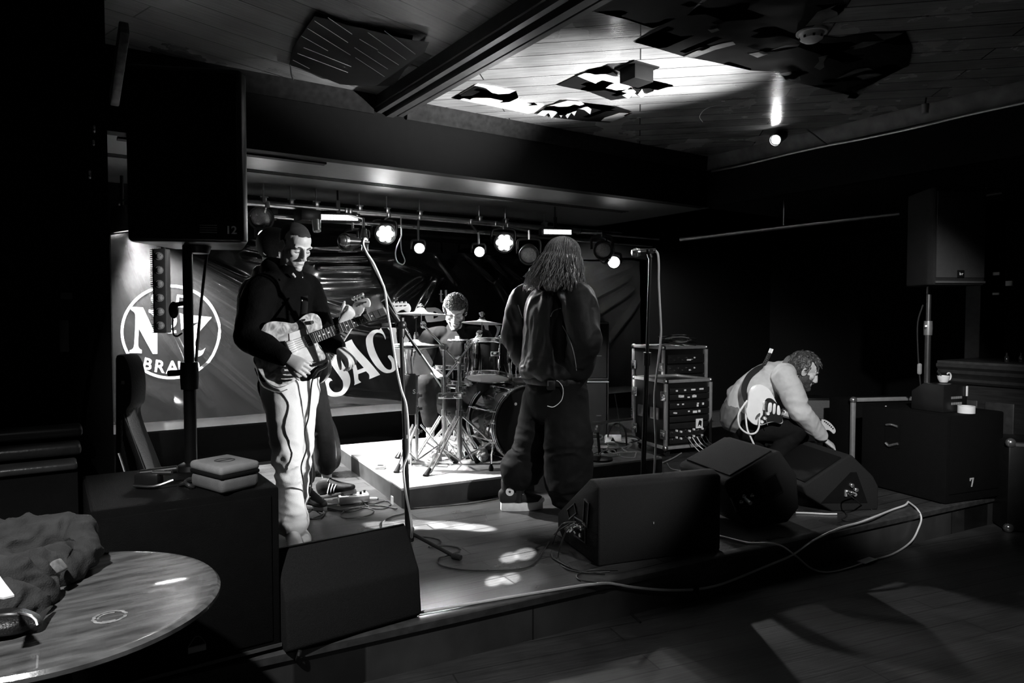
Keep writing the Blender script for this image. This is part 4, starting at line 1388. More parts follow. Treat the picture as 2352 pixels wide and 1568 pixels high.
# ------------------------------------------------------------------ microphone stands
def mic(th, tip, tail, r=.026):
    d = (V(tail) - V(tip)).normalized()
    m = zto(d); m.translation = tip
    t = nb(); lathe(t, [(0, 0), (r * .7, .006), (r, .022), (r, .04), (r * .85, .055), (0, .055)], 20, m); h = obj('mesh_head', t, M_STEEL, th)
    t = nb(); torus(t, m @ T(0, 0, .036), r * 1.01, .003, 20, 6); obj('head_band', t, M_CHROME, h)
    L = (V(tail) - V(tip)).length
    t = nb(); lathe(t, [(0, .05), (r * .82, .055), (r * .5, L), (0, L)], 18, m); obj('handle', t, M_PLAST, th)


# boom stand in front of the standing guitarist
D1 = 3.62
foot = gp(938, 1263, 0)
k1 = pd(921, 747, D1 + .02)
S1 = thing('microphone_stand', 'black boom microphone stand between the standing guitarist and the drums', 'microphone stand', foot)
t = nb(); cyl(t, foot + V((0, 0, .06)), k1, .011, n=12); cyl(t, foot + V((0, 0, .06)), foot.lerp(k1, .5), .015, n=12); obj('pole', t, M_PLAST, S1)
t = nb(); lathe(t, [(0, -.06), (.022, -.06), (.024, -.02), (.02, .02), (.02, .04), (0, .04)], 14, T(k1)); box(t, k1 + RGT * -.06, (.1, .02, .025), RZ(0) if False else None, bev=.006); ell(t, k1, (.03, .03, .03)); obj('clutch', t, M_PLAST, S1)
be, bt2 = pd(838, 575, D1 - .12), pd(995, 855, D1 + .1)
t = nb(); tube(t, [be, k1, bt2], .009, 10); obj('boom', t, M_PLAST, S1)
t = nb(); ax = (bt2 - k1).normalized(); cyl(t, k1 - ax * .16, k1 + ax * .05, .018, n=14); obj('boom_sleeve', t, M_PLAST, S1)
t = nb(); cyl(t, k1 + ax * .19, bt2, .0095, n=12); obj('boom_tail', t, M_STEEL, S1)
for a in (-28, 95, 215):
    dr = RZ(a) @ V((1, 0, 0)); dr = RGT * math.cos(R_(a)) + FWD * math.sin(R_(a))
    t = nb(); tube(t, [foot + V((0, 0, .1)), foot + dr * .3 + V((0, 0, .012))], .010, 8); lg = obj('leg', t, M_PLAST, S1)
    t = nb(); cyl(t, foot + dr * .28 + V((0, 0, .014)), foot + dr * .33 + V((0, 0, .012)), .015, n=10); obj('rubber_foot', t, M_RUBBER, lg)
t = nb(); lathe(t, [(0, .05), (.03, .05), (.03, .12), (0, .12)], 14, T(foot)); obj('hub', t, M_PLAST, S1)
M1 = thing('microphone', 'black vocal microphone on the slanting boom by the lit lamp cluster', 'microphone', pd(800, 553, D1 - .16))
mic(M1, pd(776, 552, D1 - .2), pd(846, 556, D1 - .1))
t = nb(); a = pd(838, 556, D1 - .1); tube(t, [a, be], .016, 10); box(t, a, (.03, .03, .05), bev=.006); obj('clip', t, M_PLAST, M1)
cable('white microphone cable wound down the boom stand', [pd(846, 556, D1 - .1), pd(838, 548, D1 - .13), pd(834, 560, D1 - .14), pd(842, 580, D1 - .14), pd(858, 605, D1 - .12), pd(876, 645, D1 - .08), pd(884, 668, D1 - .05), pd(891, 720, D1 - .06), pd(898, 760, D1 - .06), pd(904, 800, D1 - .05), pd(912, 850, D1 - .05), pd(922, 895, D1 - .04), pd(933, 930, D1 - .03), pd(938, 990, D1 - .02), pd(938, 1040, D1 - .03), pd(927, 1075, D1 - .03), pd(932, 1130, D1 - .03), pd(942, 1180, D1 - .03), gp(946, 1215, .15), gp(944, 1245, .02)], .0065, M_CABLE_W)
# straight stand near the singer
D2 = 4.25
f2 = gp(1474, 1178, 0)
k2 = pd(1494, 592, D2)
S2 = thing('microphone_stand', 'straight black microphone stand behind the big centre wedge', 'microphone stand', f2)
t = nb(); cyl(t, f2 + V((0, 0, .02)), f2.lerp(k2, .62), .016, n=12); cyl(t, f2.lerp(k2, .6), k2, .011, n=12); obj('pole', t, M_PLAST, S2)
t = nb(); q = f2.lerp(k2, .62); m = zto(k2 - f2); m.translation = q; lathe(t, [(0, -.05), (.022, -.05), (.024, .03), (0, .03)], 14, m); obj('clutch', t, M_PLAST, S2)
t = nb(); lathe(t, [(0, 0), (.15, 0), (.15, .012), (.05, .03), (0, .03)], 30, T(f2)); obj('round_base', t, M_PLAST, S2)
M2 = thing('microphone', 'vocal microphone with steel head on the straight stand right of the singer', 'microphone', pd(1480, 578, D2))
mic(M2, pd(1449, 581, D2), pd(1506, 575, D2))
t = nb(); a = pd(1490, 577, D2); cyl(t, a, k2, .016, n=12); box(t, a, (.05, .05, .03), bev=.008); obj('clip', t, M_PLAST, M2)
cable('white microphone cable hanging straight down beside the straight stand', [pd(1505, 575, D2), pd(1511, 584, D2 - .02), pd(1513, 610, D2 - .03), pd(1513, 650, D2 - .03), pd(1517, 730, D2 - .03), pd(1518, 770, D2 - .03), pd(1512, 830, D2 - .03), pd(1504, 900, D2 - .03), pd(1504, 960, D2 - .03), pd(1506, 1020, D2 - .04), pd(1502, 1092, D2 - .05), gp(1500, 1150, .03), gp(1490, 1185, .006)], .007, M_CABLE_W)

# ------------------------------------------------------------------ pedals by the bass player
pu = thing('pedal_unit', 'pale metal effects pedal under the bass player\'s shoe', 'effects pedal', gp(810, 1150, 0))
m = axes(RGT * .93 + FWD * .37, FWD * .93 - RGT * .37, UP, gp(812, 1156, 0))
t = nb(); box(t, (0, .0, .035), (.20, .09, .05), m, bev=.006); obj('case', t, M_STEEL, pu)
t = nb(); box(t, (0, -.0, .0605), (.19, .085, .004), m @ RX(0)); obj('top_plate', t, M_PAPER, pu)
for k in range(6):
    t = nb(); lathe(t, [(0, 0), (.009, 0), (.008, .018), (0, .018)], 12, m @ T(-.075 + .03 * k, .015 if k % 2 else -.015, .062)); obj('knob', t, M_PLAST, pu)
t = nb(); cyl(t, m @ V((.1, -.03, .03)), m @ V((.15, -.04, .028)), .009, n=10); obj('plug', t, M_WHITE, pu)
pb = thing('pedal_unit', 'small dark pedal half hidden behind the standing guitarist\'s trousers', 'effects pedal', gp(706, 1100, 0))
m = axes(RGT, FWD, UP, gp(708, 1090, 0)); t = nb(); box(t, (0, 0, .03), (.16, .12, .06), m, bev=.008); obj('case', t, M_PLAST, pb)
t = nb(); box(t, (0, -.02, .062), (.1, .05, .004), m); obj('tread', t, M_RUBBER, pb)
t = nb(); tube(t, [pd(711, 1060, 4.5), pd(715, 1040, 4.45), pd(716, 1105, 4.4), pd(710, 1135, 4.35), gp(700, 1150, .006)], .005, 6, smooth=5)
single('cable', t, M_CABLE_B, 'black lead dropping behind the standing guitarist\'s pale trousers', 'cable')

# ------------------------------------------------------------------ gear on the right of the riser
def put(px, py, z=RZT): return gp(px, py, z)


c = put(1378, 1056)
ks = thing('short_stand', 'short black round based stand at the right of the drum riser', 'microphone stand', c)
t = nb(); lathe(t, [(0, 0), (.10, 0), (.10, .014), (.03, .03), (0, .03)], 28, T(c)); obj('round_base', t, M_PLAST, ks)
tp = pd(1372, 985, (c - CAM).dot(FWD)); t = nb(); cyl(t, c + V((0, 0, .02)), tp, .011, n=12); obj('pole', t, M_PLAST, ks)
t = nb(); cyl(t, pd(1345, 974, 5.2), pd(1452, 962, 5.6), .011, n=12); ell(t, tp, (.022, .022, .03)); obj('boom', t, M_STEEL, ks)
pz = thing('power_strip', 'white power strip with plugs among cables on the riser', 'power strip', put(1404, 1048))
m = axes(RGT * .96 + FWD * .25, FWD * .96 - RGT * .25, UP, put(1402, 1048)); t = nb(); box(t, (0, 0, .015), (.17, .05, .03), m, bev=.005); obj('body', t, M_WHITE, pz)
for k in range(2): t = nb(); box(t, (-.04 + .07 * k, 0, .045), (.04, .035, .035), m, bev=.006); obj('plug', t, M_PLAST, pz)
db = thing('direct_box', 'pale box with triangular mark standing among cables on the riser', 'box', put(1404, 1018))
m = axes(RGT, FWD, UP, put(1408, 1022)); t = nb(); box(t, (0, 0, .05), (.14, .10, .07), m @ RX(-20), bev=.008); obj('case', t, M_WHITE, db)
t = nb(); prism(t, [(-.02, -.015), (.02, -.015), (0, .02)], .002, m @ T(-.01, -.06, .06) @ RX(70)); obj('mark', t, M_PLAST, db)
random.seed(21)
for i in range(9):
    cx_, cy_ = random.uniform(1355, 1450), random.uniform(1000, 1050)
    pts = []
    for k in range(9):
        a = k * 1.1 + i
        pts.append(put(cx_ + math.cos(a) * random.uniform(14, 40) + (k - 4) * random.uniform(0, 5), cy_ + math.sin(a) * random.uniform(4, 11), RZT + .008 + .006 * i + random.uniform(0, .02)))
    cable('cable in the tangle on the right of the drum riser', pts, random.choice((.005, .006)), random.choice((M_CABLE_W, M_CABLE_B, MATS['grey_cable'])), 'tangled cables on the riser')
cable('cable arching from the riser to the flight case', [put(1395, 1010, RZT + .01), pd(1400, 990, 5.7), pd(1415, 972, 5.7), pd(1435, 985, 5.6), put(1440, 1030, RZT + .01)], .008)
cable('black lead hanging behind the tall black cabinet', [pd(1412, 905, 6.2), pd(1418, 940, 6.1), pd(1424, 980, 6.0), put(1426, 1010)], .004)

# tall black bass cabinets behind the singer
bm_ = axes(RGT, FWD, UP, gp(1362, 1036, 0.0) + FWD * .55)
for nm, z, h, lb_ in (('bass_cabinet', .0, .60, 'lower black speaker cabinet of the tall stack behind the singer'), ('bass_cabinet', .605, .58, 'upper black speaker cabinet of the tall stack behind the singer')):
    mm = bm_ @ T(.0, 0, z)
    bc_ = thing(nm, lb_, 'speaker cabinet', mm)
    t = nb(); box(t, (0, .18, h / 2), (.44, .36, h), bev=.012); obj('cabinet', t, M_CARPET, bc_, local=True)
    t = nb(); box(t, (0, -.004, h / 2), (.39, .012, h - .05), bev=.003); obj('grille', t, M_GRILLE, bc_, local=True)
    t = nb(); box(t, (0, .0, h - .012), (.44, .02, .008)); obj('edge_strip', t, mat('dull_edge', .12, .4), bc_, local=True)
    t = nb(); box(t, (.12, -.012, h * .42), (.05, .004, .006)); obj('badge', t, M_STEEL, bc_, local=True)


# ------------------------------------------------------------------ flight cases
def flight_case(label, o, ux, w, dp, h, front=True, feet=.085, lid=False):
    """o: near vertical edge foot; ux runs along the gear front, depth goes to the left"""
    ux = V(ux).normalized(); uy = UP.cross(ux)
    m = axes(ux, uy, UP, o)
    th = thing('flight_case', label, 'flight case', m)
    t = nb(); box(t, (w / 2, dp / 2, h / 2), (w - .01, dp - .01, h - .01)); obj('panels', t, M_PLAST, th, local=True)
    e = .028
    t = nb()
    for y in (0, dp):
        for z in (0, h): box(t, (w / 2, y, z), (w, e, e), bev=.004)
    for x in (0, w):
        for z in (0, h): box(t, (x, dp / 2, z), (e, dp, e), bev=.004)
        for y in (0, dp): box(t, (x, y, h / 2), (e, e, h), bev=.004)
    obj('edging', t, M_ALU, th, local=True)
    for x in (0, w):
        for y in (0, dp):
            for z in (0, h):
                t = nb(); ell(t, (x, y, z), (.026, .026, .026), u=12, v=8); obj('corner_ball', t, M_STEEL, th, local=True)
    for x in (.05, w - .05):
        for y in (.05, dp - .05):
            if feet:
                t = nb(); cyl(t, (x, y - .012, -feet + .03), (x, y + .012, -feet + .03), .03, n=16); box(t, (x, y, -.02), (.06, .05, .03)); obj('caster', t, M_RUBBER, th, local=True)
    for y in (.02, dp - .02):
        for z in (h * .2, h * .78):
            t = nb(); box(t, (-.012, y, z), (.012, .075, .085), bev=.004); box(t, (-.022, y, z), (.012, .04, .03), bev=.004); obj('butterfly_latch', t, M_CHROME, th, local=True)
    for y in (dp * .28, dp * .68):
        t = nb(); box(t, (-.014, y, h * .5), (.008, .12, .10), bev=.003)
        for a, b in ((0, .048), (0, -.048), (.058, 0), (-.058, 0)): box(t, (-.02, y + a, h * .5 + b), (.008, .12 if b else .008, .008 if b else .10))
        obj('recessed_handle', t, M_STEEL, th, local=True)
    return th, m


cu = V((RGT * .91 + FWD * .41)).normalized()
near = gp(1528, 1051, 0.0); near.z = .085
fc, mf = flight_case('open flight case of rack gear with glowing labels right of the riser', near, cu, .49, .48, .585)
M_RACK = mat('rack_face', .012, .4)
rows = [(.50, 'strip'), (.445, 'labels'), (.37, 'labels'), (.31, 'labels'), (.25, 'dark'), (.19, 'picture'), (.12, 'jacks'), (.06, 'jacks')]
random.seed(5)
for z, kind in rows:
    t = nb(); box(t, (.245, -.016, z), (.43, .012, .05), bev=.002); ru = obj('rack_unit', t, M_RACK, fc, local=True)
    if kind == 'labels':
        for k in range(5):
            t = nb(); wd = random.choice((.018, .024, .045)); box(t, (.07 + random.random() * .34, -.024, z + random.uniform(-.01, .012)), (wd, .004, random.choice((.012, .02)))); obj('white_label', t, M_PAPER, ru, local=True)
    if kind == 'picture':
        t = nb(); box(t, (.35, -.024, z + .01), (.075, .004, .085)); o = obj('sticker', t, M_PAPER, ru, local=True)
        t = nb(); prism(t, [(-.02, -.03), (.0, -.01), (.02, -.03), (.025, .02), (.0, .03), (-.01, .01)], .002, axes((1, 0, 0), (0, 0, 1), (0, -1, 0), (.35, -.0255, z + .01))); obj('print', t, M_PLAST, o, local=True)
    if kind == 'jacks':
        for k in range(8):
            t = nb(); zz = z + (.0); box(t, (.05 + .047 * k, -.03, zz + .012 * (k % 2) + .02), (.014, .024, .018), bev=.003); obj('plug', t, M_WHITE if k % 3 else M_STEEL, ru, local=True)
    if kind == 'strip':
        for k in range(4):
            t = nb(); box(t, (.1 + .09 * k, -.024, z + random.uniform(-.01, .01)), (.02 if k < 2 else .045, .004, .014)); obj('white_label', t, M_PAPER, ru, local=True)
for k in range(5):
    x = .22 + k * .05
    cable('pale lead drooping from the flight case patch panel to the floor', [mf @ V((x, -.03, .08)), mf @ V((x + .01, -.10, .02)), mf @ V((x + .07 + .03 * k, -.17, -.055)), mf @ V((x + .2 + .04 * k, -.19, -.08)), mf @ V((x + .33, -.2 - .02 * k, -.08))], .0045, M_CABLE_W if k in (1, 2) else MATS['grey_cable'], 'leads from the patch panel')
cable('thin cable lying on the boards below the flight case', gl([(1532, 1063), (1540, 1075), (1560, 1080), (1600, 1086)], .006), .004, MATS['grey_cable'])
cable('grey lead running from under the flight case to the riser corner', gl([(1522, 1062), (1545, 1052), (1565, 1040)], .01), .006, MATS['grey_cable'])
near2 = gp(1528, 1030, 0.0) + FWD * .12; near2 = pd(1522, 962, 6.72); near2.z = .085
fc2, mf2 = flight_case('taller flight case behind with coiled cables on its lid', near2, cu, .52, .50, .85)
for z in (.74, .64, .54):
    t = nb(); box(t, (.26, -.016, z), (.44, .012, .085), bev=.002); ru = obj('rack_unit', t, M_RACK, fc2, local=True)
    for k in range(7):
        t = nb(); lathe(t, [(0, 0), (.009, 0), (.008, .014), (0, .014)], 10, T(.07 + .05 * k, -.022, z + .012 * (-1) ** k) @ RX(90)); obj('knob', t, M_STEEL, ru, local=True)
    for k in range(2):
        t = nb(); box(t, (.3 + .06 * k, -.024, z - .01 + .02 * k), (.07 if z > .7 and not k else .02, .004, .014)); obj('white_label', t, M_PAPER, ru, local=True)
top = mf2 @ V((.3, .2, .865))
random.seed(3)
for i in range(8):
    cx_, cy_ = top.x + random.uniform(-.1, .1), top.y + random.uniform(-.08, .08)
    a0, R0 = random.random() * 6, random.uniform(.10, .17)
    t = nb(); tube(t, [V((cx_ + R0 * (1 + .1 * math.sin(3 * a + i)) * math.cos(a), cy_ + R0 * .8 * math.sin(a), top.z + .006 + .012 * i + .01 * math.sin(2 * a + i))) for a in [a0 + j * 2 * PI / 12 for j in range(12)]], .0055, 6, closed=True, smooth=3)
    single('coiled_cable', t, M_CABLE_B if i % 3 else MATS['grey_cable'], 'cable coil in the pile on top of the taller flight case', 'cable', 'coils on the tall flight case')

# ------------------------------------------------------------------ people: tools
def remesh(bm, vox, it=4, fac=.5, disp=None):
    """one continuous surface out of the overlapping closed shapes"""
    me = bpy.data.meshes.new('tmp')
    bmesh.ops.recalc_face_normals(bm, faces=bm.faces)
    bm.to_mesh(me)
    bm.free()
    o = bpy.data.objects.new('tmp', me)
    COL.objects.link(o)
    r = o.modifiers.new('r', 'REMESH'); r.mode = 'VOXEL'; r.voxel_size = vox
    if it:
        s = o.modifiers.new('s', 'SMOOTH'); s.iterations = it; s.factor = fac
    dg = bpy.context.evaluated_depsgraph_get()
    m2 = bpy.data.meshes.new_from_object(o.evaluated_get(dg))
    bpy.data.objects.remove(o)
    bpy.data.meshes.remove(me)
    b2 = nb()
    b2.from_mesh(m2)
    bpy.data.meshes.remove(m2)
    if disp:
        b2.normal_update()
        mv = [(v, v.co + v.normal * disp(v.co, v.normal)) for v in b2.verts]
        for v, c in mv:
            v.co = c
    return b2


def folds(amp, sc=(9, 9, 14), seed=0., fine=.25):
    def f(p, n):
        q = V((p.x * sc[0] + seed, p.y * sc[1], p.z * sc[2]))
        w_ = V((noise.noise(q * .5), noise.noise(q * .5 + V((7, 3, 1))), noise.noise(q * .5 + V((2, 9, 4))))) * 1.2
        a = 1 - abs(noise.noise(q + w_)) * 2.2
        b = 1 - abs(noise.noise(q * 2.3 + w_)) * 2
        return amp * (a * .7 + b * fine)
    return f


M_SKIN = mat('skin', .42, .48, vary=.08, scale=60, spec=.35)
M_SKIN2 = mat('skin_pale', .50, .5, vary=.08, scale=60, spec=.3)
M_HAIR_D = mat('dark_hair', .015, .5, vary=.5, scale=90, spec=.4)


def head(bm, m, s=1.0, jaw=1.0, brow=1.0, chin=1.0, nose=1.0):
    """m: x right, y to the face, z up; origin between the ears; about 0.235 high"""
    M = m @ Matrix.Scale(s, 4)
    E = lambda c, r, rot=None: ell(bm, (0, 0, 0), r, M @ T(c) @ (rot if rot else Matrix.Identity(4)), 24, 16)
    E((0, -.012, .042), (.074, .094, .082))
    E((0, .03, .045), (.062, .06, .062))
    E((0, .022, -.035), (.060 * jaw, .064, .078))
    E((0, .05, -.075), (.040 * jaw, .038, .034))
    E((0, .074, -.098), (.024, .020 * chin, .018))
    for sx in (-1, 1):
        E((sx * .046 * jaw, .012, -.06), (.020, .036, .034))
        E((sx * .041, .053, -.014), (.023, .024, .022))
        E((sx * .030, .079, .026), (.030, .013, .010 * brow), RZ(-sx * 14))
        E((sx * .031, .064, .005), (.0155, .0155, .0125))
        E((sx * .012, .101 * nose, -.036), (.0095, .011, .008))
        # ear
        e = M @ T(sx * .077, -.008, -.004) @ RZ(sx * 22) @ RX(-8)
        pts = [e @ V((0, .03 * math.cos(a) * .62, .032 * math.sin(a))) for a in [k * PI / 8 for k in range(16)]]
        tube(bm, pts, .0055 * s, 6, closed=True)
        ell(bm, (0, 0, 0), (.006, .016, .026), e, 12, 8)
    limb(bm, [(M @ V((0, .086, .022)), .010 * s, .010 * s), (M @ V((0, .100 * nose, -.010)), .0095 * s, .012 * s), (M @ V((0, .109 * nose, -.031)), .012 * s, .012 * s)], M.to_3x3() @ V((1, 0, 0)), 4, 12)
    E((0, .096 * nose, -.038), (.011, .014, .007))
    E((0, .084, -.061), (.022, .0095, .006))
    E((0, .083, -.075), (.019, .0095, .0065))
    E((0, .083, -.088), (.02, .012, .008))


def mouth(Hm, th, s=1.0):
    t = nb(); tube(t, [Hm @ V((x, y, z)) for x, y, z in ((-.020, .0895, -.0712), (-.011, .0935, -.0685), (0, .0950, -.0675), (.011, .0935, -.0685), (.020, .0895, -.0712))], .0017 * s, 6, smooth=3)
    obj('mouth_line', t, mat('lip_crease', .06, .6), th)


def hand(bm, W, F, N, side, sc=1.0, curl=(25, 30, 25), spread=4.0, thumb=(.55, .75, .35), curls=None):
    """W wrist, F towards the fingers, N out of the palm, side +1: thumb on F x N"""
    F = V(F).normalized(); N = (V(N) - F * V(N).dot(F)).normalized(); S = F.cross(N).normalized() * side
    Lp = .092 * sc
    limb(bm, [(W - F * .01, .027 * sc, .020 * sc), (W + F * Lp * .35, .036 * sc, .017 * sc), (W + F * Lp * .8, .041 * sc, .015 * sc), (W + F * Lp, .038 * sc, .011 * sc)], S, 4, 16)
    for i, (off, ln, r) in enumerate(((.030, .072, .0088), (.010, .080, .009), (-.010, .075, .0088), (-.029, .058, .0078))):
        k = Matrix.Rotation(R_(spread * (1.5 - i)), 3, N * -side)
        f = k @ F
        p = W + F * Lp * .86 + S * off * sc - N * .001
        pts, rr = [p - f * .02], [r * sc]
        pts.append(p + f * .012 * sc); rr.append(r * sc * 1.05)
        cu = curls[i] if curls else curl
        ax = f.cross(N)
        d = f
        p = pts[-1]
        for q, (seg, a) in enumerate(zip((.44, .31, .25), cu)):
            d = Matrix.Rotation(R_(a), 3, ax) @ d
            p = p + d * ln * seg * sc
            pts.append(p); rr.append(r * sc * (1.0, .9, .68)[q])
        tube(bm, pts, rr, 10, smooth=3)
        ell(bm, pts[-1], (rr[-1],) * 3, u=10, v=8)
    td = (F * thumb[0] + S * thumb[1] + N * thumb[2]).normalized()
    p0 = W + F * .022 * sc + S * .018 * sc + N * .004
    p1 = p0 + td * .042 * sc
    td2 = (td + F * .55 + N * .25).normalized()
    p2 = p1 + td2 * .034 * sc
    td3 = (td2 + F * .3 + N * .2).normalized()
    p3 = p2 + td3 * .024 * sc
    tube(bm, [p0, p1, p2, p3], [.015 * sc, .0125 * sc, .0105 * sc, .0075 * sc], 10, smooth=3)
    ell(bm, p3, (.0075 * sc,) * 3, u=10, v=8)


def hmat(c, f, up=UP, roll=0):
    f = V(f).normalized()
    x = f.cross(V(up)).normalized()
    z = x.cross(f)
    m = axes(x, f, z, c)
    return m @ RY(roll)


def shoe(th, heel, toe_dir, L, pitch=0, sole_h=.028, platform=False, style='trainer', nm='shoe', upper=None, sole=None, ankle=None, hi=False):
    """heel: ground point under the heel; returns matrix: x = forward, z = up"""
    f = V(toe_dir); f.z = 0; f.normalize()
    m = axes(f, UP.cross(f), UP, heel) @ RY(-pitch)
    S = lambda x: (.034 + .012 * math.sin(PI * min(1, x / L * 1.1)) + (.004 if x > L * .55 else 0))
    out = []
    n = 14
    for k in range(n + 1):
        x = L * k / n
        wv = .036 * (math.sin(PI * (.09 + .86 * k / n)) ** .45) + .007 * math.sin(PI * k / n) ** 2 + (.004 if .5 < k / n < .85 else 0)
        out.append((x, wv))
    poly = [(x, w_) for x, w_ in out] + [(x, -w_) for x, w_ in reversed(out)]
    t = nb(); prism(t, poly, sole_h, m, bev=.006)
    if platform:
        prism(t, [(x * .97 + .004, y * 1.0) for x, y in poly], .012, m, bev=.003, z0=-.0)
    o = obj('sole', t, sole, th) if nm is None else None
    t2 = nb()
    st = []
    prof = ((.05, .030, .066), (.16, .036, .078), (.28, .036, .078), (.45, .037, .062), (.62, .042, .046), (.80, .041, .034), (.93, .030, .026))
    for u, ra, rb in prof:
        st.append((m @ V((u * L, 0, sole_h + rb * .55)), ra, rb * .8))
    limb(t2, st, m.to_3x3() @ V((0, 1, 0)), 4, 18)
    if hi:
        limb(t2, [(m @ V((.17 * L, 0, sole_h + .03)), .034, .04), (m @ V((.17 * L, 0, sole_h + .14)), .040, .045)], m.to_3x3() @ V((0, 1, 0)), 4, 18)
    b = remesh(t2, .005, 3)
    # cut below the sole top
    bmesh.ops.bisect_plane(b, geom=list(b.verts) + list(b.edges) + list(b.faces), plane_co=m @ V((0, 0, sole_h - .004)), plane_no=m.to_3x3() @ V((0, 0, 1)), clear_inner=True)
    S_ = obj('shoe', b, upper, th)
    obj('sole', t, sole, S_)
    # laces
    if not hi:
        for k in range(5):
            u = .36 + .055 * k
            t = nb(); z = sole_h + .098 - .013 * k
            tube(t, [m @ V((u * L, -.03, z - .018)), m @ V((u * L + .004, 0, z + .002)), m @ V((u * L, .03, z - .018))], .003, 6, smooth=4)
            obj('lace', t, M_WHITE if style != 'stripe' else M_CABLE_B, S_)
    else:
        for k in range(6):
            u = .30 + .05 * k
            z = sole_h + .135 - .017 * k
            for s in (-1, 1):
                t = nb(); tube(t, [m @ V((u * L, s * .033, z - .014)), m @ V((u * L + .014, -s * .004, z + .006))], .0032, 6); obj('lace', t, M_WHITE, S_)
    if style == 'stripe':
        for s in (-1, 1):
            for k in range(3):
                t = nb(); u = .36 + .085 * k
                tube(t, [m @ V((u * L - .012, s * .037, sole_h + .006)), m @ V((u * L + .002, s * .0405, sole_h + .03)), m @ V((u * L + .018, s * .031, sole_h + .068 - .007 * k))], .008, 6, flat=.3, smooth=3)
                obj('stripe', t, M_WHITE, S_)
    return S_, m


def skull_cap(m, s, thick, cut, M_, th, name='hair', wav=0.0, seed=0, vox=.005, extra=None):
    """hair shell over the skull; cut(local) -> True where hair grows"""
    b = nb()
    Mx = m @ Matrix.Scale(s, 4)
    t = nb(); bmesh.ops.create_uvsphere(t, u_segments=150, v_segments=96, radius=1)
    for v in t.verts:
        c = v.co.copy()
        back = V((c.x * (.074 + thick), c.y * (.094 + thick) - .012, c.z * (.082 + thick) + .042))
        frn = V((c.x * (.062 + thick), c.y * (.06 + thick) + .03, c.z * (.062 + thick) + .045))
        p = back if (back - V((0, 0, .042))).length > (frn - V((0, 0, .042))).length else frn
        if c.z < 0 and c.y < .3:
            p = V((back.x, back.y + .0 , back.z))
        if wav:
            q = p * 38 + V((seed, 0, 0))
            p = p + c.normalized() * wav * (noise.noise(q) + .6 * noise.noise(q * 2.1))
        v.co = p
    kill = [v for v in t.verts if not cut(v.co)]
    bmesh.ops.delete(t, geom=kill, context='VERTS')
    t.transform(Mx)
    return obj(name, t, M_, th)


def body_parts(bm, J, g=1.0, hands=None, hd=None, arms=True):
    """skin under the clothes, slim so that the clothes cover it"""
    sd = (J['rs'] - J['ls']).normalized()
    hp_ = (J['rh'] + J['lh']) / 2
    limb(bm, [(hp_ - UP * .03, .12 * g, .09 * g), (hp_.lerp(J['che'], .45), .115 * g, .085 * g), (J['che'], .13 * g, .095 * g), (J['nek'] - (J['nek'] - J['che']) * .25, .11 * g, .065 * g), (J['nek'], .052, .052)], sd, 5)
    hm = J['head']
    limb(bm, [(J['nek'] - (J['nek'] - J['che']).normalized() * .03, .06, .056), (J['nek'].lerp(hm @ V((0, -.02, -.06)), .5), .053, .054), (hm @ V((0, -.022, -.03)), .055, .058)], sd, 5)
    for a in 'rl':
        s, e, w_ = J[a + 's'], J[a + 'e'], J[a + 'w']
        limb(bm, [(s.lerp(J['nek'], .3), .04, .04), (s, .046, .046), (s.lerp(e, .5), .042, .042), (e, .036, .036)], sd, 4)
        limb(bm, [(e, .036, .036), (e.lerp(w_, .3), .038, .036), (w_, .026, .021)], sd, 4)
        h, k, n = J[a + 'h'], J[a + 'k'], J[a + 'a']
        limb(bm, [(h, .075, .075), (h.lerp(k, .5), .062, .062), (k, .048, .048)], sd, 4)
        limb(bm, [(k, .048, .048), (k.lerp(n, .3), .05, .05), (n, .032, .034), (n - UP * .05, .028, .034)], sd, 4)


# ================================================================== standing guitarist
G = 3.80
J = dict(rs=pd(598, 672, 3.66), re=pd(572, 775, 3.56), rw=pd(656, 822, 3.50),
         ls=pd(706, 668, 3.98), le=pd(742, 775, 3.92), lw=pd(779, 797, 3.78),
         che=pd(655, 720, 3.84), nek=pd(664, 634, 3.83),
         rh=pd(652, 890, 3.76), rk=pd(661, 1065, 3.68), ra=pd(671, 1222, 3.72),
         lh=pd(684, 890, 3.92), lk=pd(684, 1050, 3.84), la=pd(676, 1216, 3.86))
J['head'] = hmat(pd(677, 566, 3.82), RGT * .74 - FWD * .58 - UP * .46, UP + RGT * .04, 3)
PG = nb()
body_parts(PG, J, .98)
head(PG, J['head'], 1.0, jaw=1.02)
wr = J['rw']
hand(PG, wr, RGT * .85 - UP * .40 - FWD * .12, FWD * .75 - UP * .35 + RGT * .2, -1, 1.0, curl=(28, 42, 30), thumb=(.7, .55, .25))
hand(PG, J['lw'], RGT * .62 - UP * .62 - FWD * .2, -RGT * .62 - UP * .45 + FWD * .45, -1, 1.0, curl=(35, 45, 30), spread=5, thumb=(.75, .5, .4))
b = remesh(PG, .0040, 6, .5)
gt = single('person', b, M_SKIN, 'standing guitarist with shaved head in black jacket and pale trousers holding a pearly guitar', 'person', at=gp(672, 1245, 0))
mouth(J['head'], gt)
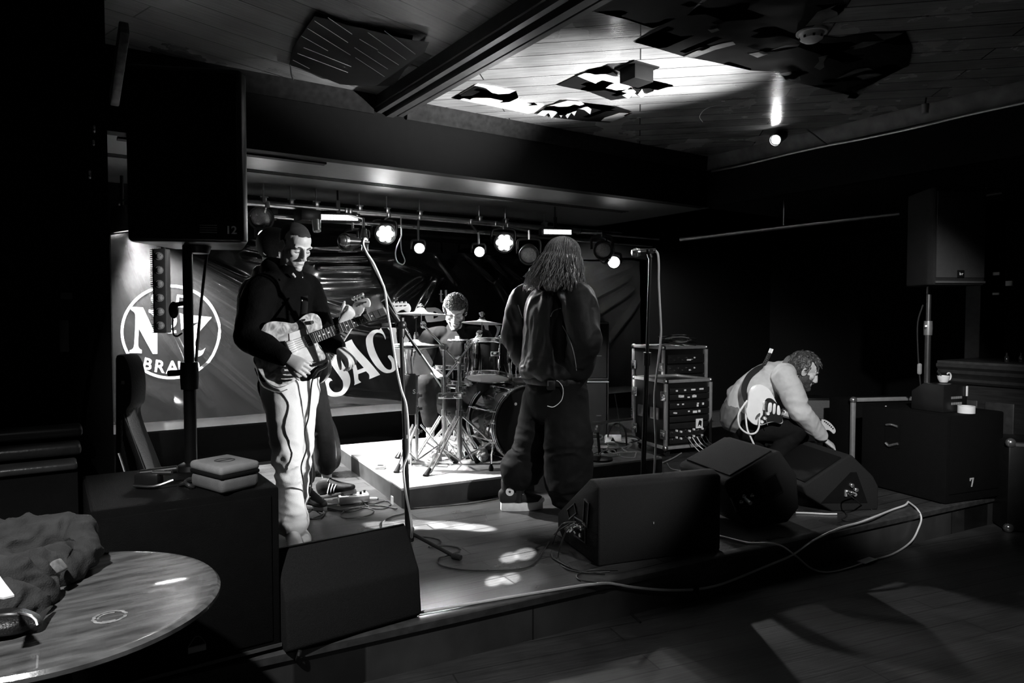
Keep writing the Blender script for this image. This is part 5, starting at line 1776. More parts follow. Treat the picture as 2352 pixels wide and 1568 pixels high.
# buzz cut
skull_cap(J['head'], 1.0, .0035, lambda p: p.z > (.082 + .55 * max(0, -(abs(p.x) - .0) * .35) if p.y > .03 else -.02 + (p.y + .06) * .45) - (0 if p.y > .03 else 0) and not (p.y > .045 and p.z < .088 - abs(p.x) * .35 + (.012 if abs(p.x) > .035 else 0)), mat('shaved_hair', .012, .8, vary=.3, scale=300), gt)
for s in (-1, 1):
    t = nb(); Hm = J['head']; tube(t, [Hm @ V((s * .014, .0925, .022)), Hm @ V((s * .032, .0895, .028)), Hm @ V((s * .054, .073, .020))], [.004, .006, .003], 6, smooth=3, flat=.7); obj('eyebrow', t, mat('brow_hair', .05, .8), gt)
    t = nb(); tube(t, [Hm @ V((s * .018, .0835, .002)), Hm @ V((s * .031, .0855, -.003)), Hm @ V((s * .045, .078, .001))], .0016, 6, smooth=3); obj('eyelashes', t, MATS['brow_hair'], gt)
M_JACK = mat('black_jacket', .0018, .85, spec=.05, vary=.3, bump=.2, bscale=120)
t = nb(); sd = (J['rs'] - J['ls']).normalized()
hem = (J['rh'] + J['lh']) / 2 + UP * .09
limb(t, [(hem, .20, .135), (hem + UP * .06, .205, .14), (J['che'] - UP * .06, .20, .135), (J['che'] + UP * .05, .185, .125), (J['nek'] - UP * .07, .155, .10), (J['nek'] - UP * .02, .085, .08), (J['nek'] + UP * .01, .07, .07)], sd, 6, 24)
for a in 'rl':
    s, e, w_ = J[a + 's'], J[a + 'e'], J[a + 'w']
    limb(t, [(s.lerp(J['nek'], .45) + UP * .01, .07, .07), (s, .085, .085), (s.lerp(e, .5), .082, .08), (e, .076, .074)], sd, 5)
    limb(t, [(e, .074, .074), (e.lerp(w_, .45), .066, .064), (w_ - (w_ - e).normalized() * .015, .046, .044)], sd, 5)
# hood lying behind the neck
bk = (J['nek'] - J['head'] @ V((0, .1, 0))); bk.z = 0; bk.normalize()
limb(t, [(J['nek'] + sd * .11 - UP * .02, .05, .04), (J['nek'] + bk * .09 + sd * .06 + UP * .035, .06, .05), (J['nek'] + bk * .11 + UP * .045, .06, .055), (J['nek'] + bk * .07 - sd * .08 + UP * .03, .05, .045)], UP, 5, 14)
jk = obj('jacket', remesh(t, .008, 4, .5, folds(.006, (7, 7, 9), 1)), M_JACK, gt)
t = nb(); c = pd(675, 632, 3.745); limb(t, [(c - RGT * .008 + UP * .006, .009, .005), (c + RGT * .006 - UP * .008, .006, .005)], UP, 3, 10); obj('shirt_collar', t, mat('pale_collar', .5, .7), gt)
for k, (x, y) in enumerate(((694, 637), (693, 690), (690, 735))):
    t = nb(); ell(t, pd(x, y, 3.655 + .012 * k), (.006, .006, .006), u=10, v=8); obj('stud', t, M_STEEL, jk)
M_CHINO = mat('pale_chino', .62, .8, vary=.06, scale=8, bump=.15, bscale=300, spec=.15)
t = nb()
limb(t, [(hem + UP * .02, .175, .115), ((J['rh'] + J['lh']) / 2, .18, .125), ((J['rh'] + J['lh']) / 2 - UP * .09, .17, .12)], sd, 5, 22)
for a in 'rl':
    h, k, n = J[a + 'h'], J[a + 'k'], J[a + 'a']
    limb(t, [(h, .105, .108), (h.lerp(k, .5), .090, .094), (k, .068, .072), (k.lerp(n, .4), .058, .064), (n + UP * .09, .064, .074), (n + UP * .04, .070, .080)], sd, 6, 22)


def knee_folds(J, amp, seed=0):
    f0 = folds(amp, (6, 6, 10), seed)

    def f(p, n):
        kz = (J['rk'].z + J['lk'].z) / 2
        g_ = .35 + 1.3 * math.exp(-((p.z - kz) / .11) ** 2) + 1.2 * math.exp(-((p.z - .16) / .12) ** 2) + .6 * math.exp(-((p.z - J['rh'].z) / .08) ** 2)
        return f0(p, n) * g_
    return f


obj('trousers', remesh(t, .008, 4, .5, knee_folds(J, .011, 4)), M_CHINO, gt)
M_SHOEW = mat('white_trainer', .7, .5)
for a, dr in (('r', RGT * .4 - FWD * .9), ('l', RGT * .55 - FWD * .8)):
    hl = ground(J[a + 'a'], 0) - V(dr).normalized() * .06
    shoe(gt, hl, dr, .285, upper=M_SHOEW, sole=M_WHITE)

# ================================================================== hidden bass player
J = dict(rs=pd(578, 668, 4.52), re=pd(560, 770, 4.5), rw=pd(640, 830, 4.4), ls=pd(690, 668, 4.72), le=pd(730, 772, 4.62), lw=pd(785, 738, 4.42),
         che=pd(635, 715, 4.64), nek=pd(635, 640, 4.64), rh=pd(660, 880, 4.55), rk=pd(690, 1000, 4.5), ra=pd(700, 1125, 4.55),
         lh=pd(715, 880, 4.68), lk=pd(742, 990, 4.70), la=pd(751, 1098, 4.71))
J['head'] = hmat(pd(631, 577, 4.62), RGT * .95 - FWD * .2 - UP * .35)
PB = nb(); body_parts(PB, J, .98); head(PB, J['head'], 1.0)
hand(PB, J['lw'], RGT * .70 + UP * .62 - FWD * .1, FWD * .6 - RGT * .5 + UP * .3, 1, 1.0, curl=(75, 75, 50), thumb=(.7, .5, .5))
hand(PB, J['rw'], RGT * .8 - UP * .5, FWD * .8, -1, 1.0, curl=(35, 45, 30))
bp = single('person', remesh(PB, .0048, 3, .45), M_SKIN2, 'bass player hidden behind the shaved guitarist, dark jeans and striped trainers showing', 'person', at=gp(740, 1135, 0))
skull_cap(J['head'], 1.0, .032, lambda p: p.z > .045 or (p.y < .075 and p.z > -.2), mat('knit_cap', .008, .9, bump=.4, bscale=250), bp, 'cap')
sd = (J['rs'] - J['ls']).normalized(); hc = (J['rh'] + J['lh']) / 2
t = nb(); limb(t, [(hc + UP * .04, .17, .12), (J['che'], .18, .125), (J['nek'] - UP * .06, .15, .10), (J['nek'] + UP * .01, .068, .066)], sd, 6, 22)
for a in 'rl':
    s, e, w_ = J[a + 's'], J[a + 'e'], J[a + 'w']
    limb(t, [(s.lerp(J['nek'], .45), .06, .06), (s, .075, .075), (s.lerp(e, .5), .068, .068), (e, .06, .06)], sd, 5)
    limb(t, [(e, .058, .058), (w_ - (w_ - e).normalized() * .03, .04, .04)], sd, 5)
bk = -(J['head'].to_3x3() @ V((0, 1, 0))); bk.z = 0; bk.normalize()
limb(t, [(J['nek'] + sd * .1, .05, .045), (J['nek'] + bk * .1 + UP * .03, .065, .06), (J['nek'] - sd * .1, .05, .045)], UP, 5, 14)
obj('hooded_top', remesh(t, .009, 4, .5, folds(.005, (8, 8, 9), 11)), M_JACK, bp)
M_JEAN = mat('dark_denim', .02, .8, vary=.4, scale=14, bump=.2, bscale=300, spec=.15)
t = nb(); limb(t, [(hc + UP * .08, .155, .11), (hc, .16, .115), (hc - UP * .08, .15, .11)], sd, 5, 20)
for a in 'rl':
    h, k, n = J[a + 'h'], J[a + 'k'], J[a + 'a']
    limb(t, [(h, .09, .092), (h.lerp(k, .5), .082, .084), (k, .070, .072), (k.lerp(n, .5), .068, .07), (n + UP * .085, .064, .068)], sd, 6, 20)
obj('jeans', remesh(t, .008, 4, .5, knee_folds(J, .005, 9)), M_JEAN, bp)
t = nb(); n = J['la']; limb(t, [(n + UP * .05, .033, .036), (n, .030, .034), (n - UP * .02, .030, .036)], sd, 4); obj('sock', t, M_WHITE, bp)
M_SHOEB = mat('black_suede', .012, .6, spec=.3)
M_GUM = mat('gum_sole', .16, .6)
hl = gp(737, 1149, 0); 
shoe(bp, V((hl.x, hl.y, .012)), RGT * .93 - FWD * .36, .285, pitch=13, style='stripe', upper=M_SHOEB, sole=M_GUM)
shoe(bp, ground(J['ra'], 0) - V((RGT * .7 - FWD * .6)) * .06, RGT * .7 - FWD * .6, .285, style='stripe', upper=M_SHOEB, sole=M_GUM)

# ================================================================== singer with long hair
J = dict(rs=pd(1330, 690, 4.22), re=pd(1344, 785, 4.16), rw=pd(1316, 872, 4.33), ls=pd(1206, 690, 4.62), le=pd(1185, 772, 4.70), lw=pd(1240, 868, 4.54),
         che=pd(1272, 740, 4.42), nek=pd(1284, 656, 4.42), rh=pd(1302, 892, 4.34), rk=pd(1306, 1015, 4.28), ra=pd(1306, 1150, 4.32),
         lh=pd(1248, 892, 4.5), lk=pd(1226, 1010, 4.46), la=pd(1192, 1128, 4.44))
J['head'] = hmat(pd(1296, 602, 4.38), RGT * .88 + FWD * .42 - UP * .12)
PS = nb(); body_parts(PS, J, .95); head(PS, J['head'], 1.0)
hand(PS, J['rw'], -UP * .8 + RGT * .3 + FWD * .3, FWD * .5 - RGT * .7, 1, .95, curl=(30, 30, 20))
hand(PS, J['lw'], -UP * .8 + RGT * .4 + FWD * .1, RGT * .6 + FWD * .1, -1, .95, curl=(30, 30, 20))
sg = single('person', remesh(PS, .0048, 3, .45), M_SKIN, 'long haired singer seen from behind in dark tracksuit top and very wide trousers', 'person', at=gp(1250, 1165, 0))
M_LHAIR = mat('long_hair', .15, .45, vary=.6, scale=120, spec=.5)
Hm = J['head']
random.seed(11)
skull_cap(Hm, 1.0, .014, lambda p: p.z > .075 or (p.y < .035 and p.z > -.04), M_LHAIR, sg, 'hair', wav=.003)
b = nb()
limb(b, [(Hm @ V((0, -.02, .06)), .078, .085), (Hm @ V((0, -.035, -.03)), .085, .082), (Hm @ V((0, -.045, -.10)), .098, .075), (Hm @ V((0, -.055, -.15)), .098, .055)], Hm.to_3x3() @ V((1, 0, 0)), 5, 22)
obj('hair_mass', remesh(b, .006, 3, .5, folds(.006, (14, 14, 5), 77)), M_LHAIR, sg)
t = nb()
for i in range(1100):
    phi = random.uniform(.30 * PI, 1.70 * PI)        # 0 = face
    dx, dy = math.sin(phi), math.cos(phi)
    lay = random.random()
    R0 = .012 + .022 * lay
    L = random.uniform(.13, .225) + .03 * lay
    pts, rr = [], []
    wv, ph = random.uniform(.004, .011), random.random() * 6
    fr = random.uniform(14, 26)
    top_t = random.uniform(0.0, .5)
    for k in range(17):
        u = k / 16
        if u < .45:
            a = (top_t + (1 - top_t) * u / .45) * PI / 2
            p = V(((.074 + R0) * math.sin(a) * dx, (.094 + R0) * math.sin(a) * dy - .012, .042 + (.082 + R0) * math.cos(a)))
        else:
            v = (u - .45) / .55
            fl = .010 + .045 * v * (.4 + lay) + (.02 * v if dy < 0 else 0)
            p = V(((.074 + R0 + fl) * dx * (1 + .12 * v), (.094 + R0 + fl) * dy - .012 - .012 * v, .042 - L * v))
        amp = wv * min(1, max(0, (u - .2) * 2.2))
        p += V((amp * math.sin(u * fr + ph), amp * math.cos(u * fr * .9 + ph * 1.7), 0))
        pts.append(Hm @ p); rr.append(.0036 * (1 - .7 * u ** 2))
    tube(t, pts, rr, 4)
obj('hair_strands', t, M_LHAIR, sg)
sd = (J['rs'] - J['ls']).normalized(); hc = (J['rh'] + J['lh']) / 2
M_TRACK = mat('track_top', .013, .6, vary=.2, scale=30, bump=.12, bscale=250, spec=.3)
t = nb()
limb(t, [(hc + UP * .07, .19, .155), (hc + UP * .10, .228, .195), (hc + UP * .17, .225, .19), (J['che'] - UP * .05, .205, .165), (J['che'] + UP * .08, .205, .155), (J['nek'] - UP * .07, .16, .115), (J['nek'] - UP * .02, .085, .085), (J['nek'] + UP * .02, .075, .075)], sd, 6, 26)
for a in 'rl':
    s, e, w_ = J[a + 's'], J[a + 'e'], J[a + 'w']
    limb(t, [(s.lerp(J['nek'], .45), .075, .075), (s, .096, .096), (s.lerp(e, .5), .098, .098), (e, .094, .092)], sd, 5)
    limb(t, [(e, .092, .092), (e.lerp(w_, .55), .082, .080), (w_, .055, .055)], sd, 5)
tj = obj('track_jacket', remesh(t, .0085, 4, .5, lambda q, n, f1=folds(.017, (8, 8, 3.2), 21, .3), f2=folds(.012, (9, 9, 16), 25, .3), h0=hc.z: f1(q, n) + f2(q, n) * math.exp(-((q.z - h0 - .12) / .10) ** 2)), M_TRACK, sg)
t = nb()
hm_ = hc + UP * .06
nk = 70
pts = []
for k in range(nk):
    a = 2 * PI * k / nk
    rr_ = 1 + .02 * math.cos(k * PI * .8)
    pts.append(hm_ + sd * .212 * math.cos(a) * rr_ + sd.cross(UP) * .172 * math.sin(a) * rr_)
tube(t, pts, .012, 10, closed=True, flat=2.3)
obj('waistband', t, M_TRACK, tj)
M_PIPE = mat('pale_piping', .35, .6)
for l in (((1292, 748), (1305, 770), (1316, 800), (1322, 830), (1324, 850)), ((1265, 727), (1270, 716), (1278, 711), (1288, 708)), ((1190, 700), (1194, 712), (1200, 730))):
    t = nb(); pp = []
    dg = bpy.context.evaluated_depsgraph_get() if False else None
    for x, y in l:
        o_, dr = CAM, ray(x, y).normalized()
        inv = WM[tj].inverted()
        hit, loc, nr, _ = tj.ray_cast(inv @ o_, inv.to_3x3() @ dr)
        if hit: pp.append(WM[tj] @ loc + nr * .002)
    if len(pp) > 2:
        tube(t, pp, .0028, 6, smooth=4); obj('piping', t, M_PIPE, tj)
M_WIDE = mat('wide_trousers', .0065, .8, vary=.25, scale=18, bump=.15, bscale=300, spec=.1)
t = nb(); limb(t, [(hc + UP * .09, .18, .15), (hc, .195, .165), (hc - UP * .09, .20, .17)], sd, 5, 24)
h, k, n = J['rh'], J['rk'], J['ra']
limb(t, [(h, .125, .125), (h.lerp(k, .5), .132, .14), (k, .135, .15), (k.lerp(n, .5), .140, .155), (n + UP * .10, .128, .14), (n + UP * .035, .105, .115)], sd, 6, 24)
h, k, n = J['lh'], J['lk'], J['la']
limb(t, [(h, .12, .12), (h.lerp(k, .5), .118, .125), (k, .115, .12), (k.lerp(n, .5), .118, .125), (n + UP * .16, .112, .12), (n + UP * .115, .104, .112)], sd, 6, 24)
obj('trousers', remesh(t, .0085, 4, .5, knee_folds(J, .010, 31)), M_WIDE, sg)
t = nb()
for a in 'rl':
    n = J[a + 'a']; limb(t, [(n + UP * .12, .040, .042), (n, .036, .038), (n - UP * .06, .036, .042)], sd, 4)
    obj('sock', t, M_PLAST, sg); t = nb()
t.free()
M_CANVAS = mat('black_canvas', .012, .8, bump=.3, bscale=400)
hl = gp(1150, 1172, 0)
S_, ms_ = shoe(sg, V((hl.x, hl.y, .0)), RGT * .985 + FWD * .17, .275, sole_h=.052, platform=True, hi=True, upper=M_CANVAS, sole=M_WHITE)
t = nb(); lathe(t, [(0, 0), (.026, 0), (.026, .004), (0, .004)], 24, axes(RGT, UP, -FWD, pd(1171, 1129, 4.395))); pt = obj('ankle_patch', t, M_WHITE, S_)
t = nb(); star = []
for k in range(10):
    r = .011 if k % 2 == 0 else .0045
    a = PI / 2 + k * PI / 5; star.append((r * math.cos(a), r * math.sin(a)))
prism(t, star, .002, axes(RGT, UP, -FWD, pd(1171, 1129, 4.39))); obj('star', t, M_PLAST, pt)
t = nb(); ell(t, ms_ @ V((.255, 0, .06)), (.03, .036, .022), RZ(0)); obj('toe_cap', t, M_WHITE, S_)
hl = gp(1292, 1183, 0)
shoe(sg, V((hl.x, hl.y, 0)), RGT * .95 + FWD * .3, .275, sole_h=.05, platform=True, hi=True, upper=M_SHOEW, sole=M_WHITE)
# radio pack on the belt
pk = pd(1266, 884, 4.22)
t = nb(); m = axes(RGT, UP, -FWD, pk); box(t, (0, 0, 0), (.05, .06, .02), m, bev=.004); rp = obj('belt_pack', t, M_PLAST, sg)
t = nb(); box(t, (.0, .024, .011), (.045, .008, .004), m); box(t, (-.02, .01, .011), (.008, .03, .004), m); obj('clip', t, M_STEEL, rp)
t = nb(); tube(t, [pk + UP * .03 + RGT * .01, pd(1283, 876, 4.21), pd(1293, 892, 4.2), pd(1290, 918, 4.2), pd(1272, 934, 4.2), pd(1257, 932, 4.2)], .0025, 6, smooth=5); obj('lead', t, M_CABLE_W, rp)

# ================================================================== drummer
J = dict(rs=pd(988, 778, 5.82), re=pd(968, 838, 5.68), rw=pd(1006, 862, 5.48), ls=pd(1106, 776, 5.86), le=pd(1132, 838, 5.72), lw=pd(1096, 862, 5.5),
         che=pd(1046, 808, 5.86), nek=pd(1047, 757, 5.86), rh=pd(1018, 908, 5.92), rk=pd(978, 878, 5.46), ra=pd(988, 984, 5.50),
         lh=pd(1074, 908, 5.92), lk=pd(1112, 888, 5.5), la=pd(1106, 992, 5.52))
J['head'] = hmat(pd(1046, 716, 5.72), -FWD * .85 - UP * .52 - RGT * .02, UP, -3)
PD = nb(); body_parts(PD, J, .98); head(PD, J['head'], 1.08)
hand(PD, J['rw'], RGT * .6 - FWD * .6 - UP * .2, -UP, 1, 1.0, curl=(50, 60, 40))
hand(PD, J['lw'], -RGT * .6 - FWD * .6 - UP * .2, -UP, -1, 1.0, curl=(50, 60, 40))
dr_ = single('person', remesh(PD, .0048, 3, .45), M_SKIN2, 'seated drummer with curly hair and beard looking down behind the kit', 'person', at=ground(pd(1045, 900, 5.9)))
Hm = J['head']
skull_cap(Hm, 1.08, .014, lambda p: p.z > .07 or (p.y < .02 and p.z > -.04), M_HAIR_D, dr_, 'hair', wav=.006)
random.seed(17)
t = nb()
for i in range(330):
    while True:
        c = V((random.gauss(0, 1), random.gauss(0, 1), random.gauss(0, 1))).normalized()
        p = V((c.x * .088, c.y * .106 - .008, c.z * .098 + .042))
        if p.z > .075 or (p.y < .03 and p.z > -.02): break
    a0 = random.random() * 6; R0 = random.uniform(.010, .017)
    x = c.orthogonal().normalized(); y = c.cross(x)
    pts = [Hm @ ((p + (x * math.cos(a0 + j * .8) + y * math.sin(a0 + j * .8)) * R0 + c * (.002 * j - .006)) * 1.08) for j in range(8)]
    tube(t, pts, [.0036] * 6 + [.003, .0015], 5)
obj('curls', t, M_HAIR_D, dr_)
# beard
M_BEARD = mat('beard_hair', .05, .8, vary=.5, scale=200)


def beard(Hm, s, th, m_, th_=.006, top=-.035):
    b = nb(); Mx = Hm @ Matrix.Scale(s, 4)
    for c, r in (((0, .022, -.042), (.066, .066, .080)), ((0, .05, -.080), (.046, .044, .040)), ((0, .076, -.100), (.030, .026, .024))):
        ell(b, (0, 0, 0), r, Mx @ T(c), 28, 18)
    for sx in (-1, 1): ell(b, (0, 0, 0), (.025, .04, .042), Mx @ T(sx * .048, .012, -.05))
    b = remesh(b, .005, 2, .4, lambda p, n: .003 * noise.noise(p * 110))
    inv = Mx.inverted()
    kill = []
    for v in b.verts:
        p = inv @ v.co
        if p.z > -.012 or (p.y > .045 and p.z > -.034) or (p.y > .05 and (p.x / .036) ** 2 + ((p.z + .056) / .030) ** 2 < 1):
            kill.append(v)
    bmesh.ops.delete(b, geom=kill, context='VERTS')
    obj('beard', b, m_, th)
    t = nb(); tube(t, [Mx @ V((-.026, .086, -.060)), Mx @ V((-.012, .098, -.050)), Mx @ V((0, .1, -.048)), Mx @ V((.012, .098, -.050)), Mx @ V((.026, .086, -.060))], .0042 * s, 6, smooth=3, flat=.6)
    obj('moustache', t, m_, th)


beard(Hm, 1.08, dr_, M_BEARD)
for s in (-1, 1):
    t = nb(); tube(t, [Hm @ V((s * .016, .103, .033)), Hm @ V((s * .034, .098, .041)), Hm @ V((s * .056, .08, .034))], [.003, .005, .002], 6, smooth=3, flat=.6); obj('eyebrow', t, MATS['brow_hair'], dr_)
    t = nb(); tube(t, [Hm @ V((s * .018, .088, .001)), Hm @ V((s * .032, .089, -.004)), Hm @ V((s * .047, .081, .0))], .002, 6, smooth=3); obj('eyelashes', t, MATS['brow_hair'], dr_)
sd = (J['rs'] - J['ls']).normalized(); hc = (J['rh'] + J['lh']) / 2
M_TEE = mat('dark_tee', .007, .9, vary=.2, bump=.15, bscale=250, spec=.03)
t = nb(); limb(t, [(hc - UP * .02, .175, .13), (hc + UP * .12, .18, .14), (J['che'], .19, .13), (J['nek'] - UP * .07, .165, .10), (J['nek'] - UP * .02, .09, .08), (J['nek'], .075, .07)], sd, 6, 24)
for a in 'rl':
    s, e = J[a + 's'], J[a + 'e']
    limb(t, [(s.lerp(J['nek'], .45), .065, .065), (s, .082, .082), (s.lerp(e, .6), .078, .078), (e, .072, .07)], sd, 5)
tee = obj('t_shirt', remesh(t, .008, 4, .5, folds(.013, (8, 8, 5), 41, .3)), M_TEE, dr_)
def on_surf(o, x, y, off=.003):
    inv = WM[o].inverted()
    h_, l_, n_, _ = o.ray_cast(inv @ CAM, (inv.to_3x3() @ ray(x, y)).normalized())
    return (WM[o] @ l_ - ray(x, y).normalized() * off) if h_ else None
for ch, x, y in (('m', 1050, 774),):
    p = on_surf(tee, x, y, .006)
    if p:
        t = text_bm('m', .045, axes(RGT, (UP * .9 + FWD * .3).normalized(), -FWD, p), .0008, bold=.03); obj('print', t, M_LABEL, tee)
p = on_surf(tee, 1052, 780.5, .008)
if p:
    t = text_bm('ALL NATIONS REVIVED', .0165, axes(RGT, (UP * .9 + FWD * .3).normalized(), -FWD, p), .0008); obj('print', t, M_LABEL, tee)
t = nb(); limb(t, [(hc + UP * .06, .165, .12), (hc - UP * .02, .175, .14), (hc - UP * .09 - FWD * .05, .165, .11)], sd, 5, 20)
for a in 'rl':
    h, k, n = J[a + 'h'], J[a + 'k'], J[a + 'a']
    limb(t, [(h, .09, .092), (h.lerp(k, .5), .086, .086), (k, .074, .074)], UP, 5, 20)
    limb(t, [(k, .074, .074), (k.lerp(n, .4), .070, .072), (n + UP * .06, .058, .06)], sd, 5, 20)
obj('jeans', remesh(t, .008, 4, .5, folds(.006, (8, 8, 8), 51)), M_JEAN, dr_)
for a, dv2 in (('r', RGT * .25 - FWD * .95), ('l', RGT * .1 - FWD * .98)):
    t = nb(); n = J[a + 'a']; limb(t, [(n + UP * .09, .036, .04), (n, .032, .037), (n - UP * .05, .034, .046)], sd, 4); obj('sock', t, M_WHITE, dr_)
    shoe(dr_, V((n.x, n.y, RZT + .004)) - V(dv2).normalized() * .05, dv2, .28, upper=M_SHOEW, sole=M_WHITE)
for a, tip in (('r', (958, 800)), ('l', (1080, 832))):
    w_ = J[a + 'w'] - FWD * .07 - UP * .03
    t = nb(); tp = pd(tip[0], tip[1], (w_ - CAM).dot(FWD) - .25); dd = (tp - w_).normalized(); tube(t, [w_ - dd * .1, w_, tp], [.007, .007, .004], 8)
    single('drum_stick', t, MATS['stick_wood'], ('drum stick held in the drummer\'s hand nearer the hi-hat' if a == 'r' else 'drum stick held in the drummer\'s hand nearer the rack tom'), 'drum stick', at=w_)

# ================================================================== crouching guitarist
J = dict(rs=pd(1802, 866, 5.10), re=pd(1838, 946, 5.02), rw=pd(1892, 1008, 5.10), ls=pd(1756, 860, 5.48), le=pd(1690, 905, 5.62), lw=pd(1740, 985, 5.5),
         che=pd(1764, 892, 5.30), nek=pd(1812, 846, 5.26), rh=pd(1718, 985, 5.24), rk=pd(1832, 985, 5.12), ra=pd(1752, 1085, 5.18),
         lh=pd(1722, 985, 5.44), lk=pd(1836, 1000, 5.50), la=pd(1790, 1080, 5.50))
J['ra'].z = .09; J['la'].z = .09
J['head'] = hmat(pd(1845, 852, 5.2), RGT * .88 - FWD * .14 - UP * .42, UP + RGT * .25)
PR = nb(); body_parts(PR, J, .95); head(PR, J['head'], 1.06)
w_ = J['rw']
hand(PR, w_, RGT * .80 - UP * .60, -UP * .65 - RGT * .5 + FWD * .35, 1, 1.0, curl=(40, 45, 30), thumb=(.8, .4, .4))
hand(PR, J['lw'], RGT * .7 - UP * .6, -UP * .7, -1, 1.0, curl=(30, 30, 20))
cg = single('person', remesh(PR, .0045, 3, .45), M_SKIN2, 'bearded guitarist in pale sweater crouching and reaching to the pedals', 'person', at=gp(1770, 1085, 0))
Hm = J['head']
M_HAIR_M = mat('wavy_hair', .045, .5, vary=.6, scale=110, spec=.5)
skull_cap(Hm, 1.06, .014, lambda p: (p.z > .078) or (p.y < .012 and p.z > -.05) or (p.y < .04 and p.z > .03), M_HAIR_M, cg, 'hair', wav=.008, seed=5)
t = nb(); random.seed(23)
for i in range(150):
    while True:
        c = V((random.gauss(0, 1), random.gauss(0, 1), random.gauss(0, 1))).normalized()
        p = V((c.x * .084, c.y * .104 - .01, c.z * .094 + .042))
        if (p.z > .085 and p.y < .075) or (p.y < .02 and p.z > -.03): break
    dn = V((random.gauss(0, .4), .5 if p.z > .1 else -.3, -.8)); dn = dn - c * dn.dot(c); dn.normalize(); sd2 = c.cross(dn)
    pts = [Hm @ ((p + dn * .011 * j + sd2 * .006 * math.sin(j * 1.3 + i) + c * .004 * math.sin(j * .9)) * 1.06) for j in range(7)]
    tube(t, pts, [.005, .006, .006, .006, .005, .004, .0015], 5)
obj('locks', t, M_HAIR_M, cg)
beard(Hm, 1.06, cg, M_BEARD)
for s in (-1, 1):
    t = nb(); tube(t, [Hm @ V((s * .016, .1, .032)), Hm @ V((s * .034, .095, .04)), Hm @ V((s * .055, .078, .032))], [.003, .0045, .002], 6, smooth=3, flat=.6); obj('eyebrow', t, MATS['brow_hair'], cg)
M_SWEAT = mat('pale_sweater', .52, .85, vary=.06, bump=.25, bscale=350, spec=.1)
M_COLL = mat('grey_collar', .12, .8)
sd = (J['rs'] - J['ls']).normalized(); hc = (J['rh'] + J['lh']) / 2
t = nb()
limb(t, [(pd(1700, 945, 5.36), .17, .125), (pd(1718, 915, 5.35), .18, .135), (pd(1745, 888, 5.33), .185, .13), (pd(1775, 868, 5.30), .175, .115), (pd(1800, 854, 5.27), .12, .085), (J['nek'], .07, .068)], sd, 6, 24)
s, e, w_ = J['rs'], J['re'], J['rw']
limb(t, [(s.lerp(J['nek'], .45), .07, .07), (s, .092, .09), (s.lerp(e, .5), .085, .083), (e, .076, .074)], FWD, 5)
limb(t, [(e, .076, .074), (e.lerp(w_, .5), .066, .062), (w_ - (w_ - e).normalized() * .03, .046, .044)], FWD, 5)
s, e, w_ = J['ls'], J['le'], J['lw']
limb(t, [(s.lerp(J['nek'], .45), .07, .07), (s, .085, .085), (e, .07, .07)], FWD, 5)
limb(t, [(e, .07, .07), (w_, .05, .05)], FWD, 5)
sw = obj('sweater', remesh(t, .0075, 4, .5, folds(.010, (9, 9, 9), 61)), M_SWEAT, cg)
t = nb(); d = (w_ - e).normalized(); a = J['rw'] - (J['rw'] - J['re']).normalized() * .03; d = (J['rw'] - J['re']).normalized()
m = zto(d); m.translation = a; lathe(t, [(.044, -.012), (.05, -.01), (.05, .016), (.04, .018)], 24, m); obj('cuff', t, M_PLAST, sw)
t = nb(); m = zto((J['head'] @ V((0, -.03, -.02)) - J['nek']).normalized()); m.translation = J['nek'] + RGT * .008 + UP * .012; lathe(t, [(.082, -.03), (.074, .0), (.066, .03), (.060, .03), (.066, -.0), (.07, -.03)], 28, m); obj('collar', t, M_COLL, sw)
t = nb(); limb(t, [(pd(1690, 962, 5.36), .172, .12), (pd(1697, 945, 5.36), .176, .128)], sd, 5, 20); obj('shirt_tail', remesh(t, .008, 3, .5, folds(.006, (9, 9, 9), 63)), mat('grey_shirt', .13, .8), cg)
M_BTR = mat('black_trousers', .006, .85, spec=.15)
t = nb(); limb(t, [(pd(1700, 958, 5.34), .16, .115), (hc, .17, .14), (hc - UP * .06, .15, .13)], sd, 5, 20)
for a in 'rl':
    h, k, n = J[a + 'h'], J[a + 'k'], J[a + 'a']
    limb(t, [(h, .095, .095), (h.lerp(k, .5), .09, .09), (k, .076, .076)], UP, 5, 20)
    limb(t, [(k, .074, .074), (k.lerp(n, .4), .07, .07), (n + UP * .01, .058, .06)], FWD, 5, 20)
obj('trousers', remesh(t, .008, 4, .5, folds(.006, (8, 8, 8), 71)), M_BTR, cg)
for a in 'rl':
    n = J[a + 'a']; shoe(cg, ground(n, 0) - RGT * .05, RGT * .95 - FWD * .1, .28, upper=M_SHOEB, sole=M_RUBBER)

# ------------------------------------------------------------------ guitars
def pearl(name):
    m = mat(name, .5, .22, coat=.6, vary=.75, scale=16, spec=.6)
    nt = m.node_tree
    n = [x for x in nt.nodes if x.type == 'TEX_NOISE'][0]
    n.inputs['Distortion'].default_value = 2.2
    n.inputs['Detail'].default_value = 2
    return m


M_PEARL = pearl('pearl_top')
M_NECK = mat('fretboard', .045, .45, vary=.3, scale=20, stretch=(1, 1, 30))
M_MAPLE = mat('maple', .55, .35, vary=.1, scale=10, coat=.3)
M_STRAP = mat('black_strap', .006, .8)
M_CREAM = mat('cream_body', .8, .18, coat=.7, vary=.03)


